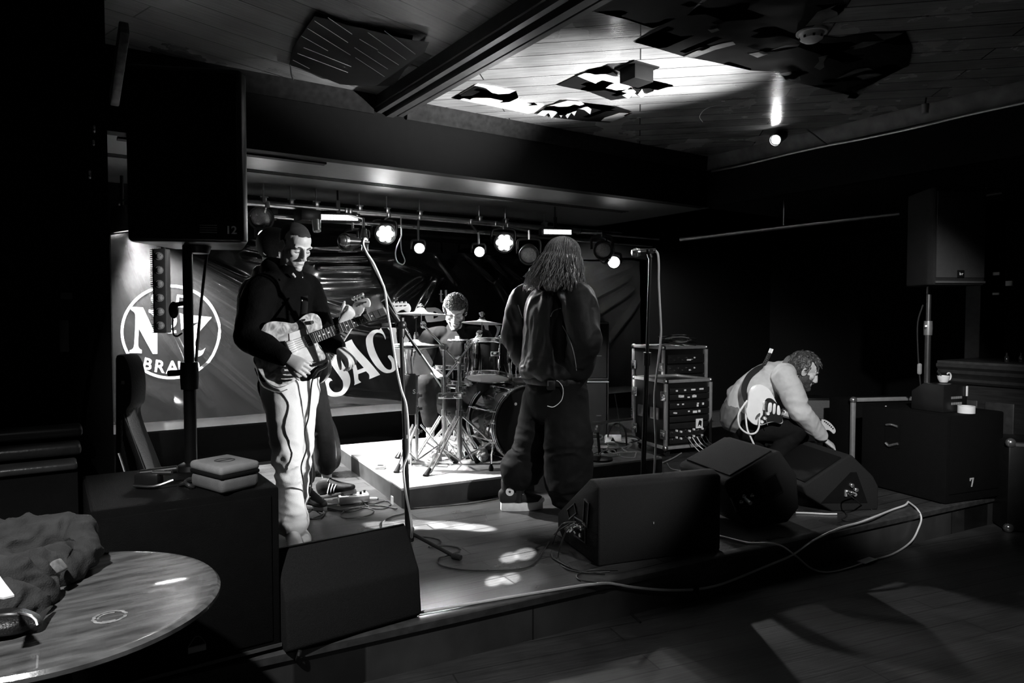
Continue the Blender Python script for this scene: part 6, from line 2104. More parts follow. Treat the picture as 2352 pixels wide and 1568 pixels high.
class Pln:
    def __init__(s, O, n):
        s.O, s.n = O, V(n).normalized()
        s.x = (RGT - s.n * RGT.dot(s.n)).normalized()
        s.y = s.n.cross(s.x)
        s.m = axes(s.x, s.y, s.n, O)
        s.i = s.m.inverted()

    def uv(s, px, py):
        q = s.i @ pl(px, py, s.O, s.n)
        return (q.x, q.y)

    def p(s, px, py, h=0):
        return pl(px, py, s.O, s.n) + s.n * h

    def plate(s, pts, z0, th, bev=.0):
        t = nb()
        prism(t, [s.uv(*q) for q in pts], th, s.m, bev=bev, z0=z0)
        return t


def zz(l, ox, oy, sc): return [(ox + p[0] / sc, oy + p[1] / sc) + tuple(p[2:]) for p in l]


def neck(th, a0, a1, b0, b1, n, frets, dots, thick=.02, M=M_NECK, back=M_MAPLE):
    """a0,a1: edges at the body end, b0,b1 at the nut; n normal"""
    n = V(n).normalized()
    t = nb()
    q = [a0, a1, b1, b0]
    vs = [t.verts.new(p + n * .006) for p in q] + [t.verts.new(p) for p in q]
    for f in ((0, 1, 2, 3), (7, 6, 5, 4), (0, 4, 5, 1), (1, 5, 6, 2), (2, 6, 7, 3), (3, 7, 4, 0)): t.faces.new([vs[i] for i in f])
    fb = obj('fretboard', t, M, th)
    t = nb(); ca, cb = (a0 + a1) / 2, (b0 + b1) / 2
    limb(t, [(ca - n * .0125, (a0 - a1).length / 2 * .97, .0125), (cb - n * .0125, (b0 - b1).length / 2 * .97, .0125)], (a0 - a1).normalized(), 4, 16, caps=True)
    obj('neck', t, back, th)
    L = 1 / (1 - 2 ** (-frets / 12))
    for k in range(1, frets):
        u = (1 - 2 ** (-k / 12)) * L
        p, r = b0.lerp(a0, u), b1.lerp(a1, u)
        t = nb(); tube(t, [p + n * .007, r + n * .007], .0016, 5); obj('fret', t, M_STEEL, fb)
        if k in dots:
            um = ((1 - 2 ** (-(k - 1) / 12)) * L + u) / 2
            c = ((b0.lerp(a0, um)) + (b1.lerp(a1, um))) / 2 + n * .0066
            t = nb(); m = zto(n); m.translation = c; lathe(t, [(0, .001), (.0042, .001), (.0042, -.001), (0, -.001)], 12, m); obj('inlay_dot', t, M_PAPER, fb)
    return fb


def strings(th, A, B, n, k=6, bend=None):
    for i in range(k):
        u = i / (k - 1)
        t = nb(); tube(t, [A[0].lerp(A[1], .12 + .76 * u) + n * .012, B[0].lerp(B[1], .12 + .76 * u) + n * .010], .0007, 4); obj('string', t, M_STEEL, th)


# --- pearly guitar of the standing player
n1 = (-FWD + UP * .10 + RGT * .34).normalized()
P1 = Pln(pd(665, 800, 3.555), n1)
g1 = thing('electric_guitar', 'electric guitar with mottled pearl body held by the standing guitarist', 'guitar', P1.O)
Z3 = lambda l: smooth_poly(zz(l, 570, 680, 6.533), 5)
out1 = Z3([(240, 425, 1), (310, 388), (400, 375), (550, 388), (670, 405), (740, 368), (820, 300), (900, 260), (980, 255), (1050, 290), (1092, 350), (1108, 430), (1110, 500, 1), (1015, 560, 1), (1040, 690, 1), (1075, 775), (1130, 840), (1158, 905), (1145, 955), (1090, 985), (1000, 1060), (900, 1150), (760, 1225), (620, 1315), (480, 1362), (390, 1350), (290, 1285), (200, 1180), (130, 1050), (88, 915), (105, 760), (170, 560)])
obj('body', P1.plate(out1, -.042, .042, .004), M_PEARL, g1)
t = P1.plate(smooth_poly(zz([(228, 425, 1), (310, 380), (550, 380), (670, 398), (740, 360), (900, 250), (1050, 282), (1116, 430), (1118, 500, 1), (1030, 560, 1), (1050, 690, 1), (1140, 836), (1168, 905), (1150, 962), (1005, 1068), (760, 1235), (480, 1373), (285, 1295), (120, 1055), (78, 915), (160, 555)], 570, 680, 6.533), 4), -.030, .018, .004)
obj('edge_binding', t, mat('dark_binding', .02, .2, coat=.6), g1)
pg = obj('pickguard', P1.plate(Z3([(615, 560, 1), (850, 480, 1), (880, 560, 1), (960, 620), (1000, 730, 1), (1040, 960, 1), (920, 975), (820, 960), (700, 900), (640, 820)]), .0005, .003), mat('pale_guard', .78, .25, coat=.4), g1)
for nm, q in (('pickup', [(815, 605), (905, 570), (985, 735), (895, 770)]), ('pickup', [(568, 690), (665, 655), (742, 835), (650, 880)])):
    o = obj(nm, P1.plate(zz(q, 570, 680, 6.533), .003, .008, .002), M_CHROME if q[0][0] > 700 else M_WHITE, g1)
obj('bridge', P1.plate(zz([(520, 680), (550, 668), (660, 890), (632, 898)], 570, 680, 6.533), .003, .012, .002), M_PLAST, g1)
for x, y in ((960, 395), (515, 1112)):
    t = nb(); m = zto(n1); m.translation = P1.p(570 + x / 6.533, 680 + y / 6.533); lathe(t, [(0, .02), (.009, .02), (.011, 0), (0, 0)], 16, m); obj('knob', t, M_CHROME if x > 700 else M_WHITE, g1)
a0, a1 = P1.p(714, 766, .006), P1.p(723, 789, .006)
b0, b1 = P1.p(879, 707, .006), P1.p(887, 722, .006)
neck(g1, a0, a1, b0, b1, n1, 22, (3, 5, 7, 9, 12, 15, 17, 19))
hs = smooth_poly(zz([(890, 262, 1), (900, 215, 1), (960, 203), (1190, 203), (1238, 228), (1252, 280), (1230, 320), (1190, 312), (1155, 287), (1110, 300), (1040, 342), (935, 350, 1)], 720, 660, 5.6), 4)
hd = obj('headstock', P1.plate(hs, -.008, .014, .002), M_MAPLE, g1)
for k in range(6):
    x = 930 + 51 * k
    t = nb(); c = P1.p(720 + x / 5.6, 660 + 190 / 5.6, -.004); c2 = P1.p(720 + x / 5.6, 660 + 208 / 5.6, -.004); cyl(t, c2, c, .0025, n=8); ell(t, c, (.008, .006, .006)); obj('tuner', t, M_CHROME, hd)
    t = nb(); m = zto(n1); m.translation = P1.p(720 + x / 5.6, 660 + (245 - k * 2) / 5.6, .006); lathe(t, [(0, .008), (.003, .008), (.0035, 0), (0, 0)], 10, m); obj('tuning_post', t, M_STEEL, hd)
strings(g1, (P1.p(653, 785), P1.p(668, 815)), (b0, b1), n1)
# strap: shoulder to the horn, and the tail hanging across the body
t = nb()
pts = [P1.p(690, 735, .006), P1.p(700, 745, .009), P1.p(708, 765, .016), P1.p(718, 785, .018), P1.p(726, 808, .012), P1.p(734, 830, .008)]
tube(t, pts, .0105, 8, smooth=5, flat=.22)
obj('strap_tail', t, M_STRAP, g1)
t = nb()
pts = [P1.p(692, 737, .004), pd(697, 722, 3.62), pd(699, 700, 3.655), pd(699, 680, 3.69)]
tube(t, pts, .019, 8, smooth=5, flat=.15)
obj('strap', t, M_STRAP, g1)
t = nb(); pts = [P1.p(705, 836, .0), P1.p(720, 838, .004), P1.p(740, 832, .004), P1.p(752, 828, 0), P1.p(748, 840, 0), P1.p(730, 850, 0), P1.p(722, 862, -.01)]; tube(t, pts, .009, 8, smooth=4); obj('lead_plug', t, M_PLAST, g1)
t = nb(); pts = [P1.p(722, 862, -.01), pd(716, 880, 3.60), pd(712, 920, 3.62), pd(708, 960, 3.60), pd(700, 990, 3.60), pd(704, 1030, 3.6), pd(692, 1070, 3.58), pd(697, 1110, 3.6), gp(705, 1190, .01)]; tube(t, pts, .004, 6, smooth=5)
single('guitar_lead', t, M_CABLE_B, 'black guitar lead hanging in front of the pale trousers', 'cable', at=gp(705, 1190, 0))
t = nb(); tube(t, [P1.p(585, 845, -.02), P1.p(600, 882, -.01), P1.p(622, 896, .004), P1.p(642, 900, .004), P1.p(660, 894, .002)], .003, 6, smooth=4); 
obj('strap_hook', t, M_CHROME, g1)

# --- bass of the hidden player
n2 = (-FWD - RGT * .25).normalized()
P2 = Pln(pd(825, 700, 4.42), n2)
bs = thing('bass_guitar', 'pale four string bass headstock and neck rising behind the pearly guitar neck', 'guitar', P2.O)
hs = smooth_poly(zz([(500, 280, 1), (512, 215), (560, 172), (650, 140), (700, 140), (730, 190), (722, 245), (690, 257), (655, 262), (642, 305), (600, 355, 1), (530, 340, 1)], 720, 660, 5.6), 4)
hd = obj('headstock', P2.plate(hs, -.010, .016, .003), M_MAPLE, bs)
for k, (x, y) in enumerate(((570, 240), (608, 225), (648, 208), (688, 188))):
    t = nb(); m = zto(n2); m.translation = P2.p(720 + x / 5.6, 660 + y / 5.6, .006); lathe(t, [(0, .012), (.0045, .012), (.005, 0), (0, 0)], 10, m); obj('tuning_post', t, M_STEEL, hd)
    t = nb(); q0 = P2.p(720 + (x - 40) / 5.6, 660 + (y - 55) / 5.6, -.004); q1 = P2.p(720 + (x - 62) / 5.6, 660 + (y - 95) / 5.6, -.004); cyl(t, q0, q1, .004, n=8); ell(t, q1, (.014, .010, .012)); obj('tuner', t, M_CHROME, hd)
a0, a1 = P2.p(738, 822, -.004), P2.p(756, 836, -.004)
b0, b1 = P2.p(811, 712, -.002), P2.p(828, 722, -.002)
neck(bs, a0, a1, b0, b1, n2, 18, (3, 5, 7, 9, 12), M=M_MAPLE)
P2b = Pln(pd(690, 850, 4.34), n2)
t = P2b.plate(smooth_poly([(745, 800), (755, 850), (735, 880), (700, 890), (660, 930), (610, 930), (590, 880), (620, 830), (670, 800), (700, 760), (720, 770)], 4), -.042, .042, .006)
obj('body', t, mat('bass_body', .02, .2, coat=.6), bs)

# --- white guitar of the crouching player
n3 = (-FWD + UP * .06 - RGT * .05).normalized()
P3 = Pln(pd(1755, 930, 5.03), n3)
g3 = thing('electric_guitar', 'white electric guitar with black pickguard slung at the crouching guitarist\'s hip', 'guitar', P3.O)
Z7 = lambda l: smooth_poly(zz(l, 1640, 780, 5.228), 5)
out3 = Z7([(412, 720), (430, 620), (480, 555), (550, 535), (620, 558), (672, 600), (712, 665), (755, 755), (800, 830), (860, 850), (870, 880), (830, 920), (830, 990), (800, 1010), (720, 990), (660, 1000), (600, 1022), (540, 1030), (470, 1012), (410, 950), (386, 870), (392, 795)])
obj('body', P3.plate(out3, -.044, .044, .007), M_CREAM, g3)
obj('pickguard', P3.plate(Z7([(598, 760, 1), (625, 712), (660, 700), (700, 712), (750, 760), (800, 830), (850, 860, 1), (825, 920), (822, 985, 1), (790, 1000), (715, 982), (650, 990), (590, 1012), (556, 1000), (545, 965), (585, 900, 1)]), .0, .003), M_PLAST, g3)
for q in ([(650, 765), (690, 763), (682, 862), (642, 862)], [(708, 775), (737, 776), (728, 882), (700, 880)], [(757, 795), (782, 798), (792, 892), (752, 892)]):
    o = obj('pickup', P3.plate(smooth_poly([p for p in zz(q, 1640, 780, 5.228)], 4), .003, .008, .002), M_WHITE, g3)
t = P3.plate(zz([(590, 742), (635, 738), (622, 858), (578, 852)], 1640, 780, 5.228), .003, .008, .002); obj('bridge', t, M_CHROME, g3)
for k in range(6):
    t = P3.plate(zz([(584 + 2, 750 + 17 * k), (622, 748 + 17 * k), (621, 759 + 17 * k), (584, 761 + 17 * k)], 1640, 780, 5.228), .011, .004, .001); obj('saddle', t, M_STEEL, g3)
for x, y in ((640, 886), (605, 942), (567, 984)):
    t = nb(); m = zto(n3); m.translation = P3.p(1640 + x / 5.228, 780 + y / 5.228, .003); lathe(t, [(0, .018), (.011, .018), (.0135, 0), (0, 0)], 18, m); obj('knob', t, M_WHITE, g3)
obj('jack_plate', P3.plate(Z7([(540, 880), (556, 890), (540, 930), (505, 962), (492, 950), (505, 915)]), -.001, .003), M_CHROME, g3)
t = nb(); tube(t, [P3.p(1640 + 610 / 5.228, 780 + 860 / 5.228, .01), P3.p(1640 + 612 / 5.228, 780 + 960 / 5.228, .03), P3.p(1640 + 630 / 5.228, 780 + 1020 / 5.228, .03)], .0025, 6); obj('tremolo_arm', t, M_CHROME, g3)
n3b = (-FWD * .8 + UP * .5 - RGT * .3).normalized()
a0, a1 = P3.p(1796, 938, .004), P3.p(1796, 955, .004)
b0, b1 = pd(1887, 962, 5.32), pd(1886, 980, 5.32)
neck(g3, a0, a1, b0, b1, n3b, 21, (3, 5, 7, 9, 12))
P3h = Pln((b0 + b1) / 2, (-FWD * .9 + UP * .35).normalized())
hd = obj('headstock', P3h.plate(Z7([(1288, 955, 1), (1340, 965), (1400, 1005), (1448, 1065), (1457, 1105), (1435, 1130), (1405, 1105), (1370, 1085), (1310, 1085), (1290, 1045, 1)]), -.008, .014, .002), M_MAPLE, g3)
for k in range(6):
    x, y = 1320 + 20 * k, 985 + 14 * k + (k * k) * .6
    t = nb(); m = zto(P3h.n); m.translation = P3h.p(1640 + x / 5.228, 780 + y / 5.228, .006); lathe(t, [(0, .01), (.005, .01), (.005, 0), (0, 0)], 10, m); obj('tuning_post', t, M_PLAST, hd)
    t = nb(); q0 = P3h.p(1640 + (x + 10) / 5.228, 780 + (y - 22) / 5.228, -.002); ell(t, q0, (.008, .007, .007)); obj('tuner', t, M_CHROME, hd)
# strap over the back with its studded end sticking up
t = nb()
Zp = lambda x, y, d: pd(1640 + x / 5.228, 780 + y / 5.228, d)
tube(t, [P3.p(1640 + 405 / 5.228, 780 + 745 / 5.228, -.02), Zp(372, 690, 5.09), Zp(360, 600, 5.13), Zp(380, 520, 5.16), Zp(430, 430, 5.20), Zp(520, 355, 5.25), Zp(600, 320, 5.30)], [.02, .02, .022, .022, .022, .022, .02], 8, smooth=5, flat=.18)
st = obj('strap', t, M_STRAP, g3)
t = nb(); tube(t, [Zp(590, 325, 5.30), Zp(605, 290, 5.30), Zp(640, 225, 5.30), Zp(675, 150, 5.30)], .017, 8, smooth=4, flat=.3); obj('studded_end', t, M_STRAP, st)
t = nb(); tube(t, [Zp(672, 158, 5.298), Zp(692, 108, 5.298)], .017, 8, flat=.35); obj('strap_tip', t, M_WHITE, st)
for k in range(7):
    t = nb(); ell(t, Zp(612 + 9 * k, 285 - 20 * k, 5.285), (.004, .004, .004), u=8, v=6); obj('stud', t, M_STEEL, st)
t = nb(); tube(t, [Zp(545, 935, 5.02), Zp(545, 985, 4.99), Zp(535, 1060, 4.98), Zp(500, 1115, 4.98), Zp(440, 1130, 4.98), Zp(370, 1105, 4.98), Zp(310, 1045, 4.98), Zp(290, 960, 4.98), Zp(300, 880, 4.98), Zp(350, 800, 4.99), Zp(400, 730, 5.0)], .0065, 8, smooth=6)
single('guitar_lead', t, M_CABLE_W, 'white guitar lead looping below the white guitar', 'cable', at=Zp(440, 1130, 4.98))
t = nb(); tube(t, [Zp(400, 740, 5.0), Zp(383, 860, 5.06), Zp(385, 960, 5.03), Zp(402, 1080, 5.0), Zp(440, 1170, 5.0), Zp(480, 1260, 5.0), Zp(510, 1350, 5.02), Zp(515, 1420, 5.03), gp(1752, 1085, .01)], .0065, 8, smooth=6)
single('guitar_lead', t, M_CABLE_W, 'white lead hanging from the strap of the crouching guitarist to the boards', 'cable', at=gp(1752, 1085, 0))

# --- guitar leaning at the back wall behind the bass player's leg
n4 = (-FWD * .9 - RGT * .2 + UP * .15).normalized()
P4 = Pln(pd(745, 1020, 5.35), n4)
g4 = thing('guitar_case', 'dark rounded gig bag leaning behind the bass player\'s leg', 'guitar case', P4.O)
t = P4.plate(smooth_poly([(712, 960), (745, 955), (760, 975), (770, 1010), (774, 1050), (766, 1075), (740, 1082), (705, 1075), (700, 1010)], 5), -.09, .09, .02); obj('bag', t, mat('gig_bag', .02, .5, bump=.2, bscale=120), g4)
t = nb(); tube(t, [P4.p(*q, -.005) for q in ((745, 958), (757, 973), (766, 1005), (771, 1045), (765, 1070))], .006, 6, smooth=4); obj('piping', t, M_STEEL, g4)

# ------------------------------------------------------------------ left foreground: table, coat, bench, speaker on its pole
tc_ = gp(104, 1372, .53)
tcx = FWD * 1.72 + RGT * -1.155
M_TABLE = mat('varnished_table', .11, .22, vary=.7, scale=4, stretch=(2, 9, 2), coat=.5, bump=.05, bscale=60)
tbl = thing('round_table', 'round varnished wooden pub table at the lower left', 'table', V((tcx.x, tcx.y, FL)))
t = nb(); lathe(t, [(0, .695), (.33, .695), (.375, .702), (.392, .712), (.392, .722), (.384, .730), (.372, .730), (.366, .7285), (0, .7285)], 72, T(tcx.x, tcx.y, FL)); obj('table_top', t, M_TABLE, tbl)
t = nb(); lathe(t, [(0, .03), (.24, .03), (.24, .05), (.09, .09), (.045, .14), (.04, .60), (.10, .69), (0, .69)], 28, T(tcx.x, tcx.y, FL)); obj('pedestal', t, M_BLACK, tbl)
for k in range(4):
    t = nb(); m = T(tcx.x, tcx.y, FL) @ RZ(45 + 90 * k); limb(t, [(m @ V((.05, 0, .06)), .04, .035), (m @ V((.26, 0, .03)), .03, .025)], UP, 4, 10); obj('foot', t, M_BLACK, tbl)
# ring mark on the table
t = nb(); c = gp(252, 1416, .529); 
for a0, a1, r in ((0, 352, .034), (60, 190, .024), (230, 300, .027)):
    tube(t, [c + V((r * math.cos(R_(a)) * (1 + .05 * math.sin(a)), r * math.sin(R_(a)), .0004)) for a in range(a0, a1, 8)], .0026 + .0012 * (r > .03), 6, flat=.12)
obj('ring_stain', t, mat('ring_mark', .26, .6, vary=.6, scale=90), tbl)
# coat heaped on the table
M_COAT = mat('grey_coat', .045, .85, vary=.3, bump=.3, bscale=250, spec=.1)
TZ = .53
ct = thing('coat', 'crumpled grey coat heaped on the round table', 'coat', gp(60, 1340, TZ))
t = nb()
def tz(x, y, z): return gp(x, y, z)
limb(t, [(tz(-60, 1275, .58), .07, .05), (tz(40, 1262, .59), .075, .055), (tz(130, 1240, .60), .06, .05), (tz(175, 1228, .61), .045, .045)], UP, 6, 18)
limb(t, [(tz(-40, 1240, .60), .05, .035), (tz(80, 1222, .62), .04, .03), (tz(165, 1222, .62), .035, .03), (tz(195, 1268, .58), .035, .03), (tz(150, 1312, .56), .03, .025)], UP, 6, 16)
limb(t, [(tz(-20, 1335, .57), .07, .04), (tz(60, 1318, .575), .06, .045), (tz(130, 1300, .57), .05, .035), (tz(180, 1270, .57), .03, .025)], UP, 6, 16)
limb(t, [(tz(-60, 1390, .56), .09, .035), (tz(20, 1362, .57), .08, .045), (tz(90, 1358, .56), .045, .03), (tz(118, 1352, .55), .03, .02)], UP, 6, 16)
limb(t, [(tz(-60, 1430, .55), .07, .025), (tz(10, 1402, .555), .06, .03), (tz(80, 1390, .55), .035, .02)], UP, 6, 16)
obj('cloth', remesh(t, .006, 4, .5, folds(.020, (10, 10, 15), 81, .4)), M_COAT, ct)
t = nb(); a, b = tz(128, 1290, .615), tz(143, 1308, .595); limb(t, [(a, .022, .006), (b, .022, .006)], FWD, 3, 10); obj('cuff_tab', t, mat('pale_tab', .14, .6, vary=.5, scale=80), ct)
t = nb(); tube(t, [tz(183, 1212, .63), tz(187, 1209, .635), tz(190, 1206, .64)], .004, 6); obj('zip_pull', t, M_STEEL, ct)
t = nb(); vs_ = [tz(-6, 1318, .69), tz(12, 1343, .68), tz(33, 1370, .665), tz(8, 1376, .665), tz(-14, 1374, .67)]
f = t.faces.new([t.verts.new(p) for p in vs_]); r = bmesh.ops.extrude_face_region(t, geom=[f])
for v in r['geom']:
    if isinstance(v, bmesh.types.BMVert): v.co += UP * .004
obj('care_label', t, M_PAPER, ct)
# black leather item before the coat
hb_ = thing('leather_bag', 'small black leather bag with a pale edge in front of the coat', 'bag', gp(20, 1435, TZ))
t = nb(); limb(t, [(tz(-60, 1430, .555), .06, .022), (tz(20, 1428, .555), .055, .024), (tz(65, 1430, .55), .035, .02), (tz(84, 1436, .545), .015, .012)], FWD, 6, 16); obj('pouch', remesh(t, .005, 3), mat('black_leather', .012, .35, bump=.3, bscale=200), hb_)
t = nb(); tube(t, [tz(-30, 1415, .577), tz(20, 1410, .58), tz(60, 1411, .572), tz(80, 1422, .56), tz(86, 1436, .548)], .0035, 6, smooth=4); obj('edge_trim', t, M_STEEL, hb_)
t = nb(); tube(t, [tz(84, 1428, .55), tz(100, 1408, .55), tz(118, 1392, .548)], [.012, .008, .004], 8, smooth=3, flat=.5); obj('strap', t, M_STRAP, hb_)

# bench with padded rails against the left wall
M_LEATH = mat('bench_leather', .03, .35, vary=.5, scale=8, bump=.15, bscale=60)
bn = thing('bench', 'dark padded pub bench against the black wall at the left', 'bench', gp(60, 1160, FL))
for nm, y0, y1, xr, Yp in (('back_rail', 977, 1002, 190, 3.30), ('back_cushion', 1016, 1045, 187, 3.24), ('seat_edge', 1060, 1078, 178, 3.06)):
    a, b = py_(-230, (y0 + y1) / 2 + 14, Yp), py_(xr, (y0 + y1) / 2, Yp)
    h = (y1 - y0) / 1600 * (b - CAM).dot(FWD)
    t = nb(); box(t, ((a.x + b.x) / 2, Yp + .05, b.z), (b.x - a.x, .12, h), bev=min(.018, h * .35), seg=3); obj(nm, t, M_LEATH if nm != 'back_rail' else M_WOOD_D, bn)
    if nm == 'seat_edge':
        t = nb(); box(t, ((a.x + b.x) / 2, Yp + .15, (b.z - h / 2 + FL) / 2), (b.x - a.x, .28, b.z - h / 2 - FL)); obj('seat_box', t, M_BLACK, bn)
    else:
        t = nb(); box(t, ((a.x + b.x) / 2, Yp + .10, (b.z + FL) / 2 + .02), (b.x - a.x - .02, .06, b.z - FL - .05)); obj('back_panel', t, M_BLACK, bn)
t = nb(); vv = [py_(30, 1037, 3.236), py_(50, 1034, 3.236), py_(62, 1037, 3.236), py_(84, 1035, 3.236), py_(84, 1044, 3.236), py_(56, 1045, 3.236), py_(48, 1047, 3.236), py_(44, 1043, 3.236)]
f = t.faces.new([t.verts.new(q) for q in vv]); r = bmesh.ops.extrude_face_region(t, geom=[f])
for v in r['geom']:
    if isinstance(v, bmesh.types.BMVert): v.co += V((0, .012, 0))
obj('torn_patch', t, mat('torn_foam', .13, .8), bn)

# tall subwoofer, pole and 12 inch speaker at the left
mS = axes((1, 0, 0), (0, 1, 0), UP, (.40, 2.90, 0))
sub = thing('subwoofer', 'tall black subwoofer at the left carrying the speaker pole', 'speaker', mS)
t = nb(); box(t, (0, 0, .31), (.60, .60, .62), bev=.012); obj('cabinet', t, M_GRILLE, sub, local=True)
t = nb(); box(t, (0, -.303, .32), (.54, .008, .54), bev=.003); obj('grille', t, M_GRILLE, sub, local=True)
t = nb(); box(t, (0, -.31, .03), (.6, .006, .012)); obj('lower_edge', t, mat('edge_grey', .06, .4), sub, local=True)
c = pd(452, 1484, 2.36)
t = nb(); mm = axes(RGT, UP, -FWD, V((c.x, 2.59, c.z))); mm = axes((1, 0, 0), UP, (0, -1, 0), V((pl(452, 1488, V((0, 2.585, 0)), V((0, 1, 0))))))
box(t, (0, 0, .004), (.058, .022, .008), mm, bev=.002); obj('badge', t, mat('badge_grey', .3, .5), sub)
t = nb(); tube(t, [mm @ V((-.028, .012, .005)), mm @ V((-.012, .036, .005)), mm @ V((0, .044, .005)), mm @ V((.014, .036, .005)), mm @ V((.028, .012, .005))], .002, 6, smooth=3); obj('handle_wire', t, M_STEEL, sub)
pb_ = gp(428, 1098, .62); pt_ = pd(430, 565, 2.83)
po = V((pt_.x, pt_.y, .62))
sp_ = thing('speaker_pole', 'thick black speaker pole standing on the tall left subwoofer', 'speaker pole', po)
t = nb(); cyl(t, po, V((po.x, po.y, 1.0)), .024, n=18); cyl(t, V((po.x, po.y, .95)), V((po.x, po.y, 1.53)), .019, n=18); obj('tube', t, M_PLAST, sp_)
t = nb(); lathe(t, [(0, -.05), (.033, -.05), (.036, 0), (.033, .06), (0, .06)], 18, T(po.x, po.y, 1.0)); cyl(t, V((po.x - .035, po.y - .01, 1.02)), V((po.x - .08, po.y - .03, 1.02)), .012, n=10); obj('collar', t, M_PLAST, sp_)
t = nb(); lathe(t, [(0, 0), (.055, 0), (.05, .02), (.03, .03), (0, .03)], 18, T(po)); obj('foot_plate', t, M_PLAST, sp_)
ms_ = axes((RGT * .985 + FWD * .17).normalized(), UP.cross((RGT * .985 + FWD * .17).normalized()), UP, V((po.x, po.y, 1.53)) + RGT * .045)
spk = thing('speaker', 'large black speaker marked 12 on the left pole', 'speaker', ms_)
pr = [(-.205, -.17), (.205, -.17), (.215, -.12), (.14, .17), (-.14, .17), (-.215, -.12)]
t = nb(); prism(t, pr, .66, bev=.014, seg=3); obj('cabinet', t, M_PLAST, spk, local=True)
t = nb(); prism(t, [(-.19, -.176), (.19, -.176), (.19, -.168), (-.19, -.168)], .56, T(0, 0, .08), bev=.002); obj('grille', t, M_GRILLE, spk, local=True)
t = text_bm('12', .042, axes((1, 0, 0), UP, (0, -1, 0), (.165, -.1775, .045)), .001); obj('size_mark', t, mat('grey_print', .9, .6), spk, local=True)
for k in range(4):
    t = nb(); box(t, (.082, -.1765, .036 + .009 * k), (.062, .004, .0035)); obj('mark_line', t, mat('dark_print', .2, .5), spk, local=True)
t = nb(); lathe(t, [(0, -.002), (.05, -.002), (.04, -.03), (0, -.03)], 18, T(.0, .0, .0)); obj('pole_socket', t, M_PLAST, spk, local=True)
t = nb(); tube(t, [pd(478, 560, 3.0), pd(468, 640, 2.98), pd(456, 760, 2.95), pd(448, 860, 2.93), pd(440, 930, 2.92), pd(436, 1060, 2.9)], .006, 8, smooth=4)
single('cable', t, M_CABLE_B, 'black lead hanging from the left speaker beside its pole', 'cable')
t = nb(); tube(t, [pd(405, 700, 2.86), pd(397, 730, 2.86), pd(398, 765, 2.86), pd(406, 772, 2.86), pd(418, 765, 2.85)], .0035, 6, smooth=4); ell(t, pd(399, 712, 2.86), (.019, .019, .035))
tube(t, [pd(402, 700, 2.86), pd(428, 695, 2.83)], .01, 8)
single('pole_clip', t, M_PLAST, 'black clip with a hanging loop on the left speaker pole', 'clip')
# pale case on the subwoofer
cc = gp(504, 1138, .62)
ca = gp(430, 1075, .62)
ux = (gp(578, 1118, .62) - gp(508, 1136, .62)).normalized()
p_near, p_r, p_l = gp(508, 1138, .62), gp(580, 1122, .62), gp(432, 1100, .62)
ux, uy = (p_r - p_near), (p_l - p_near)
wx, wy = ux.length, uy.length
ux.normalize(); uy = (uy - ux * uy.dot(ux)).normalized()
mC = axes(ux, uy, UP, p_near)
wc = thing('zip_case', 'pale zipped microphone case with a round logo on the tall subwoofer', 'case', mC)
wx, wy = .155, .21
t = nb(); box(t, (wx / 2, wy / 2, .0285), (wx, wy, .057), bev=.02, seg=3); obj('lower_shell', t, mat('case_grey', .12, .7, bump=.3, bscale=400), wc, local=True)
t = nb(); box(t, (wx / 2, wy / 2, .062), (wx * 1.0, wy * 1.0, .016), bev=.006); obj('zip_band', t, M_PLAST, wc, local=True)
t = nb(); box(t, (wx / 2, wy / 2, .082), (wx * 1.02, wy * 1.01, .034), bev=.014, seg=3); obj('lid', t, mat('case_pale', .24, .7, bump=.3, bscale=400, vary=.1), wc, local=True)
t = nb(); mm = T(wx / 2, wy / 2, .0995) @ Matrix.Diagonal((1, 1.0, 1, 1)); torus(t, mm, .034, .0025, 30, 6, .4); torus(t, mm, .029, .0012, 30, 6, .4)
lg = obj('logo_ring', t, mat('logo_ink', .05, .6), wc, local=True)
t = nb(); box(t, (wx / 2, wy / 2, .0995), (.05, .016, .001)); obj('logo_bar', t, MATS['logo_ink'], lg, local=True)
t = nb()
tube(t, [mS @ V((.02 + .02 * math.cos(a) * (1 + .3 * math.sin(3 * a)), -.12 + .05 * math.sin(a), .63 + .008 * math.sin(2 * a))) for a in [k * .5 for k in range(26)]], .007, 7, smooth=3)
single('cable', t, M_CABLE_B, 'black coiled lead on the tall subwoofer left of the pale case', 'cable')
cl_ = thing('stand_clamp', 'metal clamp lying with cables on the tall subwoofer left of the pole', 'clamp', pd(355, 1110, 2.75))
c = gp(355, 1118, .62)
t = nb(); m = axes(RGT, FWD, UP, c); box(t, (-.02, 0, .03), (.09, .05, .05), m, bev=.01); cyl(t, m @ V((-.05, 0, .05)), m @ V((.07, .03, .06)), .014, n=12); obj('jaw', t, M_PLAST, cl_)
t = nb(); m = axes(RGT, FWD, UP, c); cyl(t, m @ V((.0, -.01, .055)), m @ V((.07, -.01, .055)), .009, n=10); tube(t, [m @ V((-.06, -.03, .012)), m @ V((.02, -.04, .012)), m @ V((.08, -.02, .03))], .006, 8, smooth=3); obj('bolt', t, M_STEEL, cl_)
